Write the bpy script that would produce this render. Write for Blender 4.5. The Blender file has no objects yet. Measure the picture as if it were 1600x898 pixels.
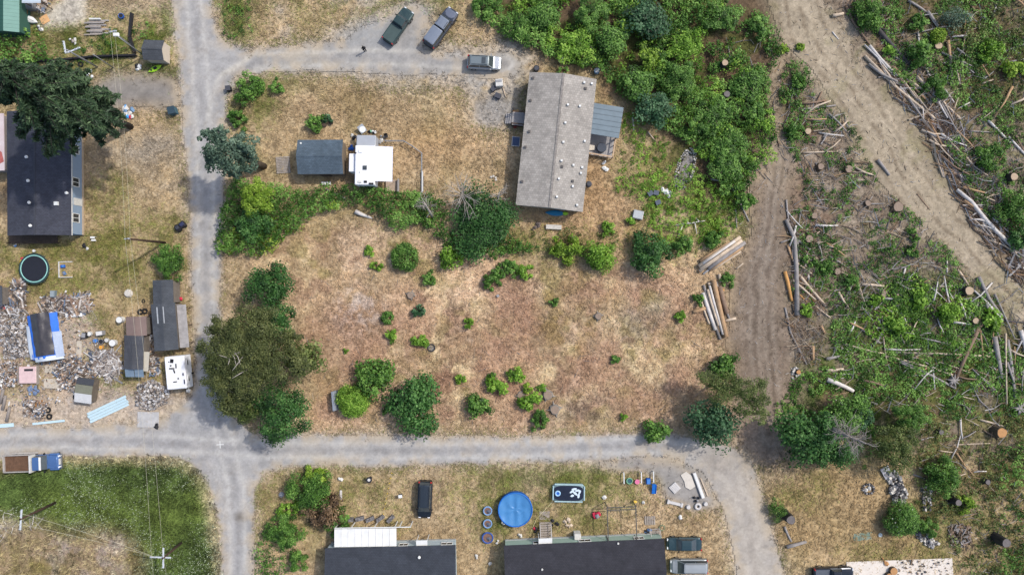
import bpy, math, random
import numpy as np
from mathutils import Vector, Matrix

R = math.radians
S = 0.0875                 # metres on the ground for one photograph pixel
H = 93.333                 # height of the camera over the ground
scene = bpy.context.scene
col = scene.collection

# ------------------------------------------------------------------ camera, sky, sun, exposure
cam_d = bpy.data.cameras.new('camera')
cam = bpy.data.objects.new('camera', cam_d); col.objects.link(cam)
cam.location = (0, 0, H); cam.rotation_euler = (0, 0, 0)
cam_d.sensor_width = 36; cam_d.lens = 24.0; cam_d.clip_start = 0.5; cam_d.clip_end = 2000
scene.camera = cam

SUN_EL, SUN_AZ = R(50), R(30)              # azimuth counted from +X towards +Y
to_sun = Vector((math.cos(SUN_EL)*math.cos(SUN_AZ), math.cos(SUN_EL)*math.sin(SUN_AZ), math.sin(SUN_EL)))
world = bpy.data.worlds.new('World'); scene.world = world; world.use_nodes = True
wn = world.node_tree.nodes; wl = world.node_tree.links
sky = wn.new('ShaderNodeTexSky'); sky.sky_type = 'NISHITA'; sky.sun_disc = False
sky.sun_elevation = SUN_EL; sky.sun_rotation = math.atan2(to_sun.x, to_sun.y)
sky.air_density = 1.0; sky.dust_density = 2.5; sky.ozone_density = 1.0
wl.new(sky.outputs[0], wn['Background'].inputs[0]); wn['Background'].inputs[1].default_value = 0.15
sun_d = bpy.data.lights.new('sun', 'SUN'); sun_d.energy = 2.35; sun_d.angle = R(1.5); sun_d.color = (1.0, 0.955, 0.89)
sun = bpy.data.objects.new('sun', sun_d); col.objects.link(sun)
sun.rotation_euler = to_sun.to_track_quat('Z', 'Y').to_euler(); sun.location = (60, 40, 80)
scene.view_settings.view_transform = 'Standard'; scene.view_settings.look = 'None'
scene.view_settings.exposure = 0.5; scene.view_settings.gamma = 1.0
scene.view_settings.use_curve_mapping = False
scene.cycles.max_bounces = 6; scene.cycles.diffuse_bounces = 3; scene.cycles.transparent_max_bounces = 6

# ------------------------------------------------------------------ helpers
rng = np.random.default_rng(7)
random.seed(7)

def W(px, py, z=0.0):
    """Where the sight line of a photograph pixel meets height z."""
    k = S*(H-z)/H
    return Vector(((px-800)*k, (449-py)*k, z))

KEXP = 1.22
def C(r, g, b, k=None):
    """Albedo of a sunlit surface that photographs as sRGB r g b."""
    f = lambda c: ((c/255+0.055)/1.055)**2.4 if c > 10 else c/255/12.92
    k = k or KEXP
    return (min(f(r)/k, .85), min(f(g)/k, .85), min(f(b)/k, .85), 1)

_tab = np.random.default_rng(99).random((16, 256, 256))
def vnoise(x, y, seed=0):
    t = _tab[seed % 16]
    xi = np.floor(x).astype(np.int64); yi = np.floor(y).astype(np.int64)
    fx = x-xi; fy = y-yi
    fx = fx*fx*(3-2*fx); fy = fy*fy*(3-2*fy)
    a = t[xi % 256, yi % 256]; b = t[(xi+1) % 256, yi % 256]
    c = t[xi % 256, (yi+1) % 256]; d = t[(xi+1) % 256, (yi+1) % 256]
    return (a*(1-fx)+b*fx)*(1-fy)+(c*(1-fx)+d*fx)*fy
def fbm(x, y, scale, octv=4, seed=0):
    """0..1 noise with features of about `scale` metres."""
    v = 0; a = 1; s = 0
    for o in range(octv):
        v = v+a*vnoise(x/scale*2**o+17.3*o+seed*3.1, y/scale*2**o+9.7*o-seed*5.3, seed+o); s += a; a *= .55
    return v/s
def in_poly(poly, x, y):
    c = np.zeros(x.shape, bool); n = len(poly)
    for i in range(n):
        x1, y1 = poly[i]; x2, y2 = poly[(i+1) % n]
        if y1 == y2: continue
        m = ((y1 > y) != (y2 > y)) & (x < (x2-x1)*(y-y1)/(y2-y1)+x1)
        c ^= m
    return c
def seg_dist(pts, x, y):
    d = np.full(x.shape, 1e9)
    for (x1, y1), (x2, y2) in zip(pts[:-1], pts[1:]):
        dx, dy = x2-x1, y2-y1
        t = np.clip(((x-x1)*dx+(y-y1)*dy)/(dx*dx+dy*dy+1e-9), 0, 1)
        d = np.minimum(d, np.hypot(x-x1-t*dx, y-y1-t*dy))
    return d

# ---- mesh collector
class MB:
    def __init__(s): s.v = []; s.f = []; s.m = []
    def add(s, vs, fs, mi=0):
        o = len(s.v); s.v += [tuple(v) for v in vs]
        s.f += [tuple(i+o for i in f) for f in fs]; s.m += [mi]*len(fs); return s
    def box(s, c, d, rz=0, mi=0, taper=1.0, tilt=None):
        x, y, z = d[0]/2, d[1]/2, d[2]/2
        vs = [Vector((sx*x*(taper if sz > 0 else 1), sy*y*(taper if sz > 0 else 1), sz*z)) for sz in (-1, 1) for sy in (-1, 1) for sx in (-1, 1)]
        if tilt is not None:
            m = tilt
            vs = [m @ v for v in vs]
        if rz:
            m = Matrix.Rotation(rz, 3, 'Z'); vs = [m @ v for v in vs]
        vs = [v+Vector(c) for v in vs]
        return s.add(vs, [(0, 2, 3, 1), (4, 5, 7, 6), (0, 1, 5, 4), (2, 6, 7, 3), (0, 4, 6, 2), (1, 3, 7, 5)], mi)
    def bev(s, c, d, b=.05, mi=0):
        """A box with its upright and upper edges cut."""
        x, y, z = d[0]/2, d[1]/2, d[2]/2
        ring = lambda q, zz: [(x-q, -y+b, zz), (x-q, y-b, zz), (x-b, y-q, zz), (-x+b, y-q, zz), (-x+q, y-b, zz), (-x+q, -y+b, zz), (-x+b, -y+q, zz), (x-b, -y+q, zz)]
        bb = b; b0 = b
        vs = ring(0, -z)+ring(0, z-b)
        b = b*2
        vs += [(x-b0, -y+b, z), (x-b0, y-b, z), (x-b, y-b0, z), (-x+b, y-b0, z), (-x+b0, y-b, z), (-x+b0, -y+b, z), (-x+b, -y+b0, z), (x-b, -y+b0, z)]
        vs = [(v[0]+c[0], v[1]+c[1], v[2]+c[2]) for v in vs]
        fs = [tuple(range(7, -1, -1)), tuple(range(16, 24))]
        for k in (0, 8):
            for i in range(8): fs.append((k+i, k+(i+1) % 8, k+8+(i+1) % 8, k+8+i))
        return s.add(vs, fs, mi)
    def tube(s, pts, rad, n=8, mi=0, cap=None, jit=0):
        pts = [Vector(p) for p in pts]; rs = rad if isinstance(rad, (list, tuple)) else [rad]*len(pts)
        o = len(s.v)
        for i, p in enumerate(pts):
            t = (pts[min(i+1, len(pts)-1)]-pts[max(i-1, 0)])
            t = t.normalized() if t.length > 1e-6 else Vector((0, 0, 1))
            a = t.orthogonal().normalized(); b = t.cross(a)
            if i and a.dot(la) < 0: a, b = -a, -b
            if i:
                a = (la-t*la.dot(t)).normalized(); b = t.cross(a)
            la = a
            for k in range(n):
                w = 2*math.pi*k/n; r = rs[i]*(1+random.uniform(-jit, jit))
                s.v.append(tuple(p+a*math.cos(w)*r+b*math.sin(w)*r))
        for i in range(len(pts)-1):
            for k in range(n):
                s.f.append((o+i*n+k, o+i*n+(k+1) % n, o+(i+1)*n+(k+1) % n, o+(i+1)*n+k)); s.m.append(mi)
        s.f.append(tuple(o+k for k in range(n-1, -1, -1))); s.m.append(mi if cap is None else cap)
        e = o+(len(pts)-1)*n
        s.f.append(tuple(e+k for k in range(n))); s.m.append(mi if cap is None else cap)
        return s
    def prism(s, poly, z0, z1, mi=0, top=None):
        a = sum(poly[i][0]*poly[(i+1) % len(poly)][1]-poly[(i+1) % len(poly)][0]*poly[i][1] for i in range(len(poly)))
        if a < 0: poly = poly[::-1]
        n = len(poly)
        o = len(s.v)
        s.v += [(p[0], p[1], z0) for p in poly]+[(p[0], p[1], z1) for p in poly]
        s.f.append(tuple(o+i for i in range(n-1, -1, -1))); s.m.append(mi)
        s.f.append(tuple(o+n+i for i in range(n))); s.m.append(mi if top is None else top)
        for i in range(n):
            s.f.append((o+i, o+(i+1) % n, o+n+(i+1) % n, o+n+i)); s.m.append(mi)
        return s
    def disc(s, c, r0, z0, z1, n=20, r1=None, mi=0):
        """A short drum."""
        r1 = r0 if r1 is None else r1
        P0 = [(c[0]+r0*math.cos(2*math.pi*k/n), c[1]+r0*math.sin(2*math.pi*k/n), z0) for k in range(n)]
        P1 = [(c[0]+r1*math.cos(2*math.pi*k/n), c[1]+r1*math.sin(2*math.pi*k/n), z1) for k in range(n)]
        fs = [tuple(range(n-1, -1, -1)), tuple(range(n, 2*n))]+[(k, (k+1) % n, n+(k+1) % n, n+k) for k in range(n)]
        return s.add(P0+P1, fs, mi)
    def ring(s, c, R0, r, z, n=24, m=6, mi=0, sq=1.0):
        """A torus lying flat; sq squashes its height."""
        o = len(s.v)
        for k in range(n):
            a = 2*math.pi*k/n
            for j in range(m):
                b = 2*math.pi*j/m
                s.v.append((c[0]+(R0+r*math.cos(b))*math.cos(a), c[1]+(R0+r*math.cos(b))*math.sin(a), z+r*math.sin(b)*sq))
        for k in range(n):
            for j in range(m):
                s.f.append((o+k*m+j, o+((k+1) % n)*m+j, o+((k+1) % n)*m+(j+1) % m, o+k*m+(j+1) % m)); s.m.append(mi)
        return s
    def mesh(s, name, mats, smooth=False):
        me = bpy.data.meshes.new(name); me.from_pydata(s.v, [], s.f)
        for m in (mats if isinstance(mats, (list, tuple)) else [mats]): me.materials.append(m)
        if any(s.m): me.polygons.foreach_set('material_index', s.m)
        if smooth: me.polygons.foreach_set('use_smooth', [True]*len(s.f))
        me.update(); return me
    def build(s, name, mats, parent=None, smooth=False):
        return link(name, s.mesh(name, mats, smooth), parent)

def link(name, me, parent=None, loc=None, rz=None):
    o = bpy.data.objects.new(name, me); col.objects.link(o)
    if parent is not None: o.parent = parent
    if loc is not None: o.location = loc
    if rz is not None: o.rotation_euler = (0, 0, rz)
    return o
LABELS = {}
def tag(o, label, cat, group=None, kind=None):
    o['label'] = label
    if cat: o['category'] = cat
    if group: o['group'] = group
    o['kind'] = kind or 'thing'
    if label in LABELS: print('SAME LABEL', label)
    LABELS[label] = o.name
    return o
def thing(name, label, cat, px, py, rz=0, group=None, z=0):
    o = bpy.data.objects.new(name, None); col.objects.link(o)
    o.location = W(px, py, 0) if z == 0 else W(px, py, z); o.rotation_euler = (0, 0, rz)
    o.empty_display_size = .3
    return tag(o, label, cat, group)
def single(name, label, cat, mb, mats, px, py, rz=0, group=None, smooth=False, z=0):
    o = mb.build(name, mats, None, smooth)
    o.location = W(px, py, z); o.rotation_euler = (0, 0, rz)
    return tag(o, label, cat, group)

# ---- materials
MATS = {}
def mat(name, c, rough=.8, var=.14, scale=1.5, c2=None, bump=0.0, metal=0, spec=.3, det=6):
    """Painted or raw surface: base colour worn by noise at two sizes."""
    if name in MATS: return MATS[name]
    m = bpy.data.materials.new(name); m.use_nodes = True; MATS[name] = m
    n, l = m.node_tree.nodes, m.node_tree.links
    b = n['Principled BSDF']; b.inputs['Roughness'].default_value = rough; b.inputs['Metallic'].default_value = metal
    b.inputs['Specular IOR Level'].default_value = spec
    tc = n.new('ShaderNodeTexCoord'); no = n.new('ShaderNodeTexNoise')
    no.inputs['Scale'].default_value = scale; no.inputs['Detail'].default_value = det; no.inputs['Roughness'].default_value = .65
    l.new(tc.outputs['Object'], no.inputs['Vector'])
    ramp = n.new('ShaderNodeValToRGB'); ramp.color_ramp.elements[0].position = .32; ramp.color_ramp.elements[1].position = .68
    c2 = c2 or tuple(max(0, x*(1+var)) for x in c[:3])+(1,)
    c1 = tuple(max(0, x*(1-var)) for x in c[:3])+(1,)
    ramp.color_ramp.elements[0].color = c1; ramp.color_ramp.elements[1].color = c2
    l.new(no.outputs['Fac'], ramp.inputs['Fac']); l.new(ramp.outputs['Color'], b.inputs['Base Color'])
    if bump:
        bp = n.new('ShaderNodeBump'); bp.inputs['Strength'].default_value = bump; bp.inputs['Distance'].default_value = .05
        n2 = n.new('ShaderNodeTexNoise'); n2.inputs['Scale'].default_value = scale*8; n2.inputs['Detail'].default_value = 4
        l.new(tc.outputs['Object'], n2.inputs['Vector']); l.new(n2.outputs['Fac'], bp.inputs['Height']); l.new(bp.outputs['Normal'], b.inputs['Normal'])
    return m
def roof_mat(name, c, course=.14, var=.12, stain=None, axis=0):
    """Shingle courses: many small tabs of uneven tone, running along one axis."""
    if name in MATS: return MATS[name]
    m = bpy.data.materials.new(name); m.use_nodes = True; MATS[name] = m
    n, l = m.node_tree.nodes, m.node_tree.links
    b = n['Principled BSDF']; b.inputs['Roughness'].default_value = .9; b.inputs['Specular IOR Level'].default_value = .2
    tc = n.new('ShaderNodeTexCoord'); mp = n.new('ShaderNodeMapping'); mp.inputs['Rotation'].default_value = (0, 0, R(90) if axis else 0)
    l.new(tc.outputs['Object'], mp.inputs['Vector'])
    br = n.new('ShaderNodeTexBrick'); br.inputs['Scale'].default_value = 1.0
    br.inputs['Brick Width'].default_value = .33; br.inputs['Row Height'].default_value = course; br.inputs['Mortar Size'].default_value = .012
    br.inputs['Color1'].default_value = tuple(x*(1-var) for x in c[:3])+(1,); br.inputs['Color2'].default_value = tuple(x*(1+var) for x in c[:3])+(1,)
    br.inputs['Mortar'].default_value = tuple(x*.6 for x in c[:3])+(1,)
    l.new(mp.outputs['Vector'], br.inputs['Vector'])
    no = n.new('ShaderNodeTexNoise'); no.inputs['Scale'].default_value = .55; no.inputs['Detail'].default_value = 8; no.inputs['Roughness'].default_value = .7
    l.new(tc.outputs['Object'], no.inputs['Vector'])
    mr = n.new('ShaderNodeMapRange'); mr.inputs['From Min'].default_value = .3; mr.inputs['From Max'].default_value = .7
    mr.inputs['To Min'].default_value = .76; mr.inputs['To Max'].default_value = 1.22
    l.new(no.outputs['Fac'], mr.inputs['Value'])
    mx = n.new('ShaderNodeVectorMath'); mx.operation = 'SCALE'
    l.new(br.outputs['Color'], mx.inputs[0]); l.new(mr.outputs[0], mx.inputs['Scale'])
    l.new(mx.outputs[0], b.inputs['Base Color'])
    bp = n.new('ShaderNodeBump'); bp.inputs['Strength'].default_value = .4; bp.inputs['Distance'].default_value = .02
    l.new(br.outputs['Fac'], bp.inputs['Height']); bp.invert = True; l.new(bp.outputs['Normal'], b.inputs['Normal'])
    return m
def leaf_mat(name, dark, mid, light, trans=.25, gain=1.55):
    if name in MATS: return MATS[name]
    dark, mid, light = [tuple(min(.8, x*gain) for x in q[:3])+(1,) for q in (dark, mid, light)]
    m = bpy.data.materials.new(name); m.use_nodes = True; MATS[name] = m
    n, l = m.node_tree.nodes, m.node_tree.links
    b = n['Principled BSDF']; b.inputs['Roughness'].default_value = .55; b.inputs['Specular IOR Level'].default_value = .25
    at = n.new('ShaderNodeAttribute'); at.attribute_name = 'tint'
    oi = n.new('ShaderNodeObjectInfo')
    ad = n.new('ShaderNodeMath'); ad.operation = 'MULTIPLY_ADD'; ad.inputs[1].default_value = .16; ad.inputs[2].default_value = -.08
    l.new(oi.outputs['Random'], ad.inputs[0])
    a2 = n.new('ShaderNodeMath'); a2.operation = 'ADD'; l.new(at.outputs['Fac'], a2.inputs[0]); l.new(ad.outputs[0], a2.inputs[1])
    r = n.new('ShaderNodeValToRGB'); e = r.color_ramp.elements
    e[0].position = .05; e[0].color = dark; e[1].position = .95; e[1].color = light
    k = r.color_ramp.elements.new(.5); k.color = mid
    l.new(a2.outputs[0], r.inputs['Fac']); l.new(r.outputs['Color'], b.inputs['Base Color'])
    tr = n.new('ShaderNodeBsdfTranslucent'); mx = n.new('ShaderNodeMixShader'); mx.inputs[0].default_value = trans
    hs = n.new('ShaderNodeHueSaturation'); hs.inputs['Value'].default_value = 1.3; hs.inputs['Saturation'].default_value = 1.1
    l.new(r.outputs['Color'], hs.inputs['Color']); l.new(hs.outputs['Color'], tr.inputs['Color'])
    l.new(b.outputs[0], mx.inputs[1]); l.new(tr.outputs[0], mx.inputs[2]); l.new(mx.outputs[0], n['Material Output'].inputs['Surface'])
    return m
def glass_mat():
    if 'car_glass' in MATS: return MATS['car_glass']
    m = mat('car_glass', (.045, .055, .06, 1), .08, .2, 2, spec=.6); return m

# ---- leaf clouds (numpy)
def leaf_mesh(name, P, N, size, tint, m, aspect=.62, r=None, bend=.18):
    """One pointed leaf (or leaf spray) of two faces at every point P, lying across direction N."""
    r = r or rng
    n = len(P)
    N = N/np.maximum(np.linalg.norm(N, axis=1, keepdims=True), 1e-6)
    A = r.normal(size=(n, 3)); A -= (A*N).sum(1, keepdims=True)*N
    A /= np.maximum(np.linalg.norm(A, axis=1, keepdims=True), 1e-6)
    B = np.cross(N, A)
    s = size[:, None]
    v = np.empty((n, 4, 3))
    v[:, 0] = P-A*s*.5; v[:, 1] = P+B*s*.5*aspect-N*s*bend*.3; v[:, 2] = P+A*s*.5-N*s*bend; v[:, 3] = P-B*s*.5*aspect-N*s*bend*.3
    return raw_mesh(name, v.reshape(-1, 3), np.arange(4*n), 4, m, tint)
def raw_mesh(name, v, loops, k, m, tint=None):
    nf = len(loops)//k
    me = bpy.data.meshes.new(name)
    me.vertices.add(len(v)); me.vertices.foreach_set('co', np.ascontiguousarray(v, dtype=np.float32).ravel())
    me.loops.add(len(loops)); me.loops.foreach_set('vertex_index', np.ascontiguousarray(loops, dtype=np.int32))
    me.polygons.add(nf); me.polygons.foreach_set('loop_start', np.arange(0, nf*k, k, dtype=np.int32))
    me.polygons.foreach_set('loop_total', np.full(nf, k, dtype=np.int32))
    for q in (m if isinstance(m, (list, tuple)) else [m]): me.materials.append(q)
    if tint is not None:
        at = me.attributes.new('tint', 'FLOAT', 'FACE'); at.data.foreach_set('value', np.ascontiguousarray(tint, dtype=np.float32))
    me.update(); me.validate(); return me
# ------------------------------------------------------------------ the ground: one sheet, its own earth / grass / gravel colours by place
GX, GY, GS = 84.0, 52.0, 0.25
gx = np.arange(-GX, GX+1e-6, GS); gy = np.arange(-GY, GY+1e-6, GS)
X, Y = np.meshgrid(gx, gy)
PX = X/S+800; PY = 449-Y/S
wx = (fbm(X, Y, 3.0, 4, 1)-.5); wy = (fbm(X, Y, 3.0, 4, 2)-.5)
def blur(a, n):
    for _ in range(2):
        for ax in (0, 1):
            c = np.cumsum(np.pad(a, [(n+1, n) if k == ax else (0, 0) for k in (0, 1)], mode='edge'), axis=ax)
            a = (np.take(c, range(2*n+1, c.shape[ax]), axis=ax)-np.take(c, range(0, c.shape[ax]-2*n-1), axis=ax))/(2*n+1)
    return a
def zone(poly, warp=14, soft=2):
    m = in_poly(poly, PX+wx*warp*2, PY+wy*warp*2).astype(float)
    return blur(m, soft) if soft else m
def ell(cx, cy, rx, ry, warp=14, soft=2):
    d = np.hypot((PX+wx*warp*2-cx)/rx, (PY+wy*warp*2-cy)/ry)
    return blur((d < 1).astype(float), soft)
n_big = fbm(X, Y, 9, 4, 3); n_mid = fbm(X, Y, 2.2, 4, 4); n_sm = fbm(X, Y, .7, 3, 5); n_b2 = fbm(X, Y, 6, 4, 6); n_m2 = fbm(X, Y, 1.5, 3, 7)
def st(a, lo, hi): return np.clip((a-lo)/(hi-lo), 0, 1)
colr = np.zeros(X.shape+(3,))
def paint(m, c, a=1.0):
    m = np.clip(m*a, 0, 1)[..., None]
    colr[:] = colr*(1-m)+np.array(c[:3])*m
STRAW, STRAW2, STRAWD = C(182, 160, 126), C(204, 180, 146), C(156, 134, 104)
OLIVE, GREEN, GRN2 = C(128, 122, 74), C(98, 108, 50), C(82, 104, 42)
TAN, TRACK, MUD, SLASH = C(178, 162, 140), C(160, 146, 124), C(122, 108, 95), C(117, 100, 84)
ROAD, ROADL, ROADD, GRAV = C(164, 162, 160), C(184, 181, 176), C(140, 138, 137), C(155, 153, 150)
RED, PALE = C(150, 118, 96), C(188, 178, 168)
paint(np.ones_like(X), STRAW); paint(st(n_big, .5, .7), STRAW2, .7); paint(st(n_mid, .5, .72), STRAWD, .55); paint(st(n_b2, .55, .75), OLIVE, .5)
tuft_w = np.ones_like(X); green_w = np.zeros_like(X)
def lawn(poly, a=.8, c=GREEN, warp=16, soft=5, nz=True):
    """A patch where the grass is still green."""
    m = zone(poly, warp, soft)
    if nz: m = m*st(n_mid*.6+n_sm*.4, .3, .6)
    paint(m, c, a); green_w[:] = np.maximum(green_w, m*a)
# the left lots
lawn([(-80, 40), (285, 10), (290, 110), (150, 130), (60, 110), (-80, 110)], .95, C(108, 110, 58))
lawn([(120, 60), (250, 55), (250, 100), (120, 100)], .6, C(96, 112, 48))
lawn([(-80, 370), (150, 370), (230, 330), (298, 330), (290, 420), (150, 470), (-80, 470)], .8, C(126, 120, 68))
lawn([(140, 270), (210, 260), (215, 400), (150, 410)], .6, C(122, 118, 62))
lawn([(120, 470), (190, 480), (180, 560), (250, 560), (300, 470), (305, 560), (250, 600), (160, 620), (125, 560)], .7, C(112, 110, 56))
lawn([(-80, 540), (60, 545), (60, 650), (-80, 650)], .5, C(118, 112, 66))
paint(zone([(130, 205), (290, 200), (285, 320), (200, 330), (240, 260), (150, 250)], 20, 5)*st(n_mid, .35, .6), C(176, 160, 136), .8)
paint(zone([(190, 220), (285, 215), (285, 250), (190, 248)], 14, 4), GRAV, .45)
paint(zone([(-80, 500), (140, 490), (150, 560), (180, 600), (240, 640), (220, 680), (-80, 680)], 14, 4)*st(n_mid, .25, .5), C(182, 162, 144), .95)
paint(zone([(90, 500), (150, 500), (140, 560), (90, 560)], 10, 4), C(190, 172, 152), .8)
# green meadow and the worn patch in it
mead = zone([(-80, 745), (60, 726), (180, 716), (290, 718), (322, 745), (336, 800), (342, 920), (342, 1000), (-80, 1000)], 8, 2)
paint(mead, C(84, 100, 56)); paint(mead*zone([(60, 765), (160, 765), (230, 790), (300, 760), (300, 850), (230, 820), (150, 815), (40, 810)], 20, 8), C(112, 122, 56), .45); paint(mead*st(n_big, .45, .65), C(108, 120, 58), .5); green_w = np.maximum(green_w, mead)
worn = zone([(-80, 800), (20, 812), (60, 815), (140, 828), (205, 828), (222, 860), (215, 920), (200, 1000), (-80, 1000)], 18, 4)
paint(worn, C(152, 134, 110)); paint(worn*st(n_mid, .5, .7), C(178, 164, 160), .7); paint(worn*st(n_b2, .5, .65), C(122, 112, 58), .6); green_w *= 1-worn*.75
# upper middle
lawn([(335, -30), (400, -30), (395, 60), (350, 70), (338, 40)], .9, C(92, 104, 46))
lawn([(400, -30), (470, -30), (800, -30), (660, 30), (520, 20), (420, 40)], .6, C(128, 122, 72))
lawn([(350, 115), (470, 112), (430, 170), (400, 240), (352, 250)], .7, C(104, 110, 50))
lawn([(560, 300), (640, 290), (700, 300), (690, 380), (600, 400)], .3, C(118, 118, 60))
paint(zone([(470, 110), (560, 112), (800, 130), (800, 210), (720, 230), (600, 150), (480, 140)], 20, 6), C(188, 166, 132), .5)
paint(ell(560, 160, 60, 24, 20, 6), C(150, 124, 90), .5)
paint(ell(690, 235, 70, 40, 20, 6), C(186, 156, 118), .6); paint(ell(660, 210, 40, 18, 20, 5), C(160, 132, 92), .6)
# the open lot in the middle
lot = zone([(345, 395), (420, 390), (520, 345), (700, 370), (900, 400), (1100, 400), (1140, 560), (1080, 665), (480, 675), (500, 560), (430, 420)], 20, 6)
paint(lot*st(n_big, .42, .6), C(196, 168, 134), .7); paint(lot*st(n_b2, .5, .66), C(166, 136, 110), .75); paint(lot*st(n_mid, .52, .66), C(200, 176, 142), .6)
paint(lot*st(fbm(X, Y, 5, 4, 12), .5, .58), C(204, 178, 150), .75); paint(lot*st(fbm(X, Y, 4, 4, 13), .54, .62), C(168, 138, 114), .7); paint(lot*st(fbm(X, Y, 3, 4, 14), .56, .64), C(220, 198, 158), .7); paint(lot*st(fbm(X, Y, 3.5, 4, 15), .56, .64), C(146, 134, 84), .6)
paint(zone([(480, 470), (600, 450), (640, 520), (560, 580), (490, 580)], 22, 6), C(176, 148, 122), .8)
paint(ell(560, 490, 50, 26, 24, 4)*st(n_sm, .4, .6), C(196, 184, 174), .8)
paint(ell(500, 510, 34, 30, 20, 5), RED, .55)
paint(zone([(680, 380), (760, 390), (760, 440), (690, 440)], 20, 4), C(206, 176, 142), .8)
paint(ell(830, 530, 130, 50, 30, 6)*st(n_mid, .38, .6), C(154, 128, 102), .75)
paint(ell(900, 500, 80, 60, 30, 6)*st(n_m2, .4, .62), C(142, 122, 72), .6)
paint(ell(640, 560, 70, 30, 24, 6)*st(n_m2, .4, .62), C(136, 122, 82), .6)
paint(ell(1010, 500, 50, 24, 24, 5)*st(n_m2, .35, .6), C(148, 138, 130), .6)
paint(ell(905, 640, 90, 26, 24, 5)*st(n_m2, .4, .62), C(128, 112, 96), .7)
paint(ell(1050, 620, 34, 18, 20, 4)*st(n_sm, .35, .6), C(126, 114, 102), .8)
paint(zone([(470, 450), (640, 430), (900, 440), (1090, 430), (1130, 560), (1080, 665), (480, 672)], 26, 8)*st(fbm(X, Y, 6, 4, 1), .36, .6), C(178, 142, 118), .6)
paint(zone([(690, 385), (770, 385), (790, 430), (760, 470), (700, 450)], 24, 4)*st(n_m2, .35, .55), C(222, 192, 160), .8); paint(zone([(985, 395), (1100, 400), (1090, 450), (980, 440)], 20, 4)*st(n_m2, .35, .55), C(216, 188, 152), .7)
paint(zone([(560, 560), (780, 540), (900, 620), (700, 660), (560, 640)], 26, 5)*st(fbm(X, Y, 2.4, 4, 8), .48, .6), C(146, 112, 92), .6)
lawn([(760, 355), (1000, 345), (1130, 330), (1090, 400), (930, 400), (800, 400)], .75, C(126, 122, 62))
# round the grey house
paint(zone([(800, 330), (1000, 300), (1010, 380), (930, 390), (820, 350)], 16, 6), C(186, 156, 120), .8)
paint(zone([(905, 240), (950, 250), (960, 330), (905, 330)], 10, 5), C(178, 146, 108), .8)
lawn([(950, 160), (1000, 180), (1060, 230), (1100, 300), (1010, 300), (960, 280), (970, 220)], .7, C(122, 118, 60))
paint(ell(955, 137, 14, 14, 6, 3), C(176, 140, 110), .9)
lawn([(1000, 290), (1150, 280), (1165, 360), (1080, 400), (1010, 370)], .95, C(100, 112, 42))
# the strip of gardens below the lower road
lawn([(400, 730), (640, 725), (640, 830), (520, 830), (400, 850)], .55, C(122, 118, 66))
lawn([(690, 728), (900, 722), (970, 735), (1010, 770), (960, 830), (780, 840), (700, 800)], .62, C(114, 114, 58))
lawn([(780, 728), (960, 722), (960, 750), (790, 765)], .8, C(96, 108, 44))
lawn([(745, 780), (790, 770), (790, 850), (745, 850)], .8, C(96, 106, 44))
paint(zone([(640, 725), (690, 725), (685, 830), (645, 830)], 8, 3), C(170, 152, 124), .7)
paint(ell(830, 750, 20, 16, 10, 3), C(178, 158, 132), .6)
# cleared land and forest floor on the far side of the lot
clr = zone([(1090, -80), (1700, -80), (1700, 1000), (3200, 1000), (1420, 700), (1250, 640), (1200, 560), (1220, 440), (1200, 300), (1240, 150)], 18, 5)
paint(clr, C(132, 118, 102)); paint(clr*st(n_mid, .45, .62), C(160, 146, 128), .8); paint(clr*st(n_b2, .52, .66), C(112, 82, 62), .6); paint(clr*st(n_m2, .55, .7), C(96, 98, 52), .6)
fl = zone([(740, -80), (1210, -80), (1240, 200), (1180, 300), (1100, 310), (1040, 220), (930, 105), (860, 95), (790, 70)], 12, 4)
paint(fl, C(98, 82, 64)); paint(fl*st(n_mid, .45, .65), C(74, 84, 36), .7)
lawn([(1210, 640), (1260, 560), (1340, 470), (1420, 420), (1700, 470), (1700, 660), (1420, 660), (1380, 720), (1230, 690)], .85, C(82, 98, 38))
lawn([(1370, -80), (1700, -80), (1700, 420), (1570, 380), (3200, 270), (1440, 170)], .55, C(82, 92, 42))
paint(zone([(1420, 640), (1700, 640), (1700, 1000), (3200, 1000), (1430, 800)], 16, 5)*st(n_mid, .35, .6), C(142, 124, 96), .8)
lawn([(1420, 640), (1700, 640), (1700, 1000), (1540, 1000), (1430, 800)], .6, C(108, 106, 54))
paint(zone([(1195, 720), (1380, 730), (1400, 800), (1480, 870), (1330, 875), (1210, 870)], 14, 5), C(170, 146, 108), .85)
lawn([(1200, 720), (1300, 735), (1290, 790), (1210, 800)], .5, C(126, 122, 68)); lawn([(1290, 845), (1490, 850), (1490, 880), (1300, 875)], .6, C(122, 118, 62))
paint(zone([(1120, 690), (1250, 640), (1260, 740), (1200, 760)], 14, 5), C(160, 144, 122), .6)
# bare tracks
tr_dirt = zone([(1196, -80), (1200, 10), (1215, 60), (1270, 110), (1318, 180), (1350, 270), (1410, 330), (1460, 390), (1520, 435), (1580, 492), (1640, 560), (1700, 620), (1700, 520), (1640, 470), (1600, 440), (1560, 392), (1512, 330), (1474, 270), (1432, 190), (1372, 130), (1318, 66), (1290, 10), (1285, -80)], 18, 4)
paint(tr_dirt, TRACK); paint(tr_dirt*st(n_mid, .45, .65), C(176, 162, 140), .6); paint(tr_dirt*st(n_m2, .48, .62), C(132, 120, 102), .7); paint(tr_dirt*st(fbm(X, Y, 4, 4, 2), .56, .64), C(128, 122, 82), .45)
tr_mud = zone([(1196, 215), (1240, 212), (1252, 250), (1238, 300), (1225, 350), (1228, 420), (1228, 500), (1240, 560), (1252, 610), (1235, 660), (1215, 720), (1160, 720), (1150, 660), (1142, 600), (1138, 520), (1140, 440), (1160, 390), (1172, 330), (1180, 260)], 18, 5)
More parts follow.
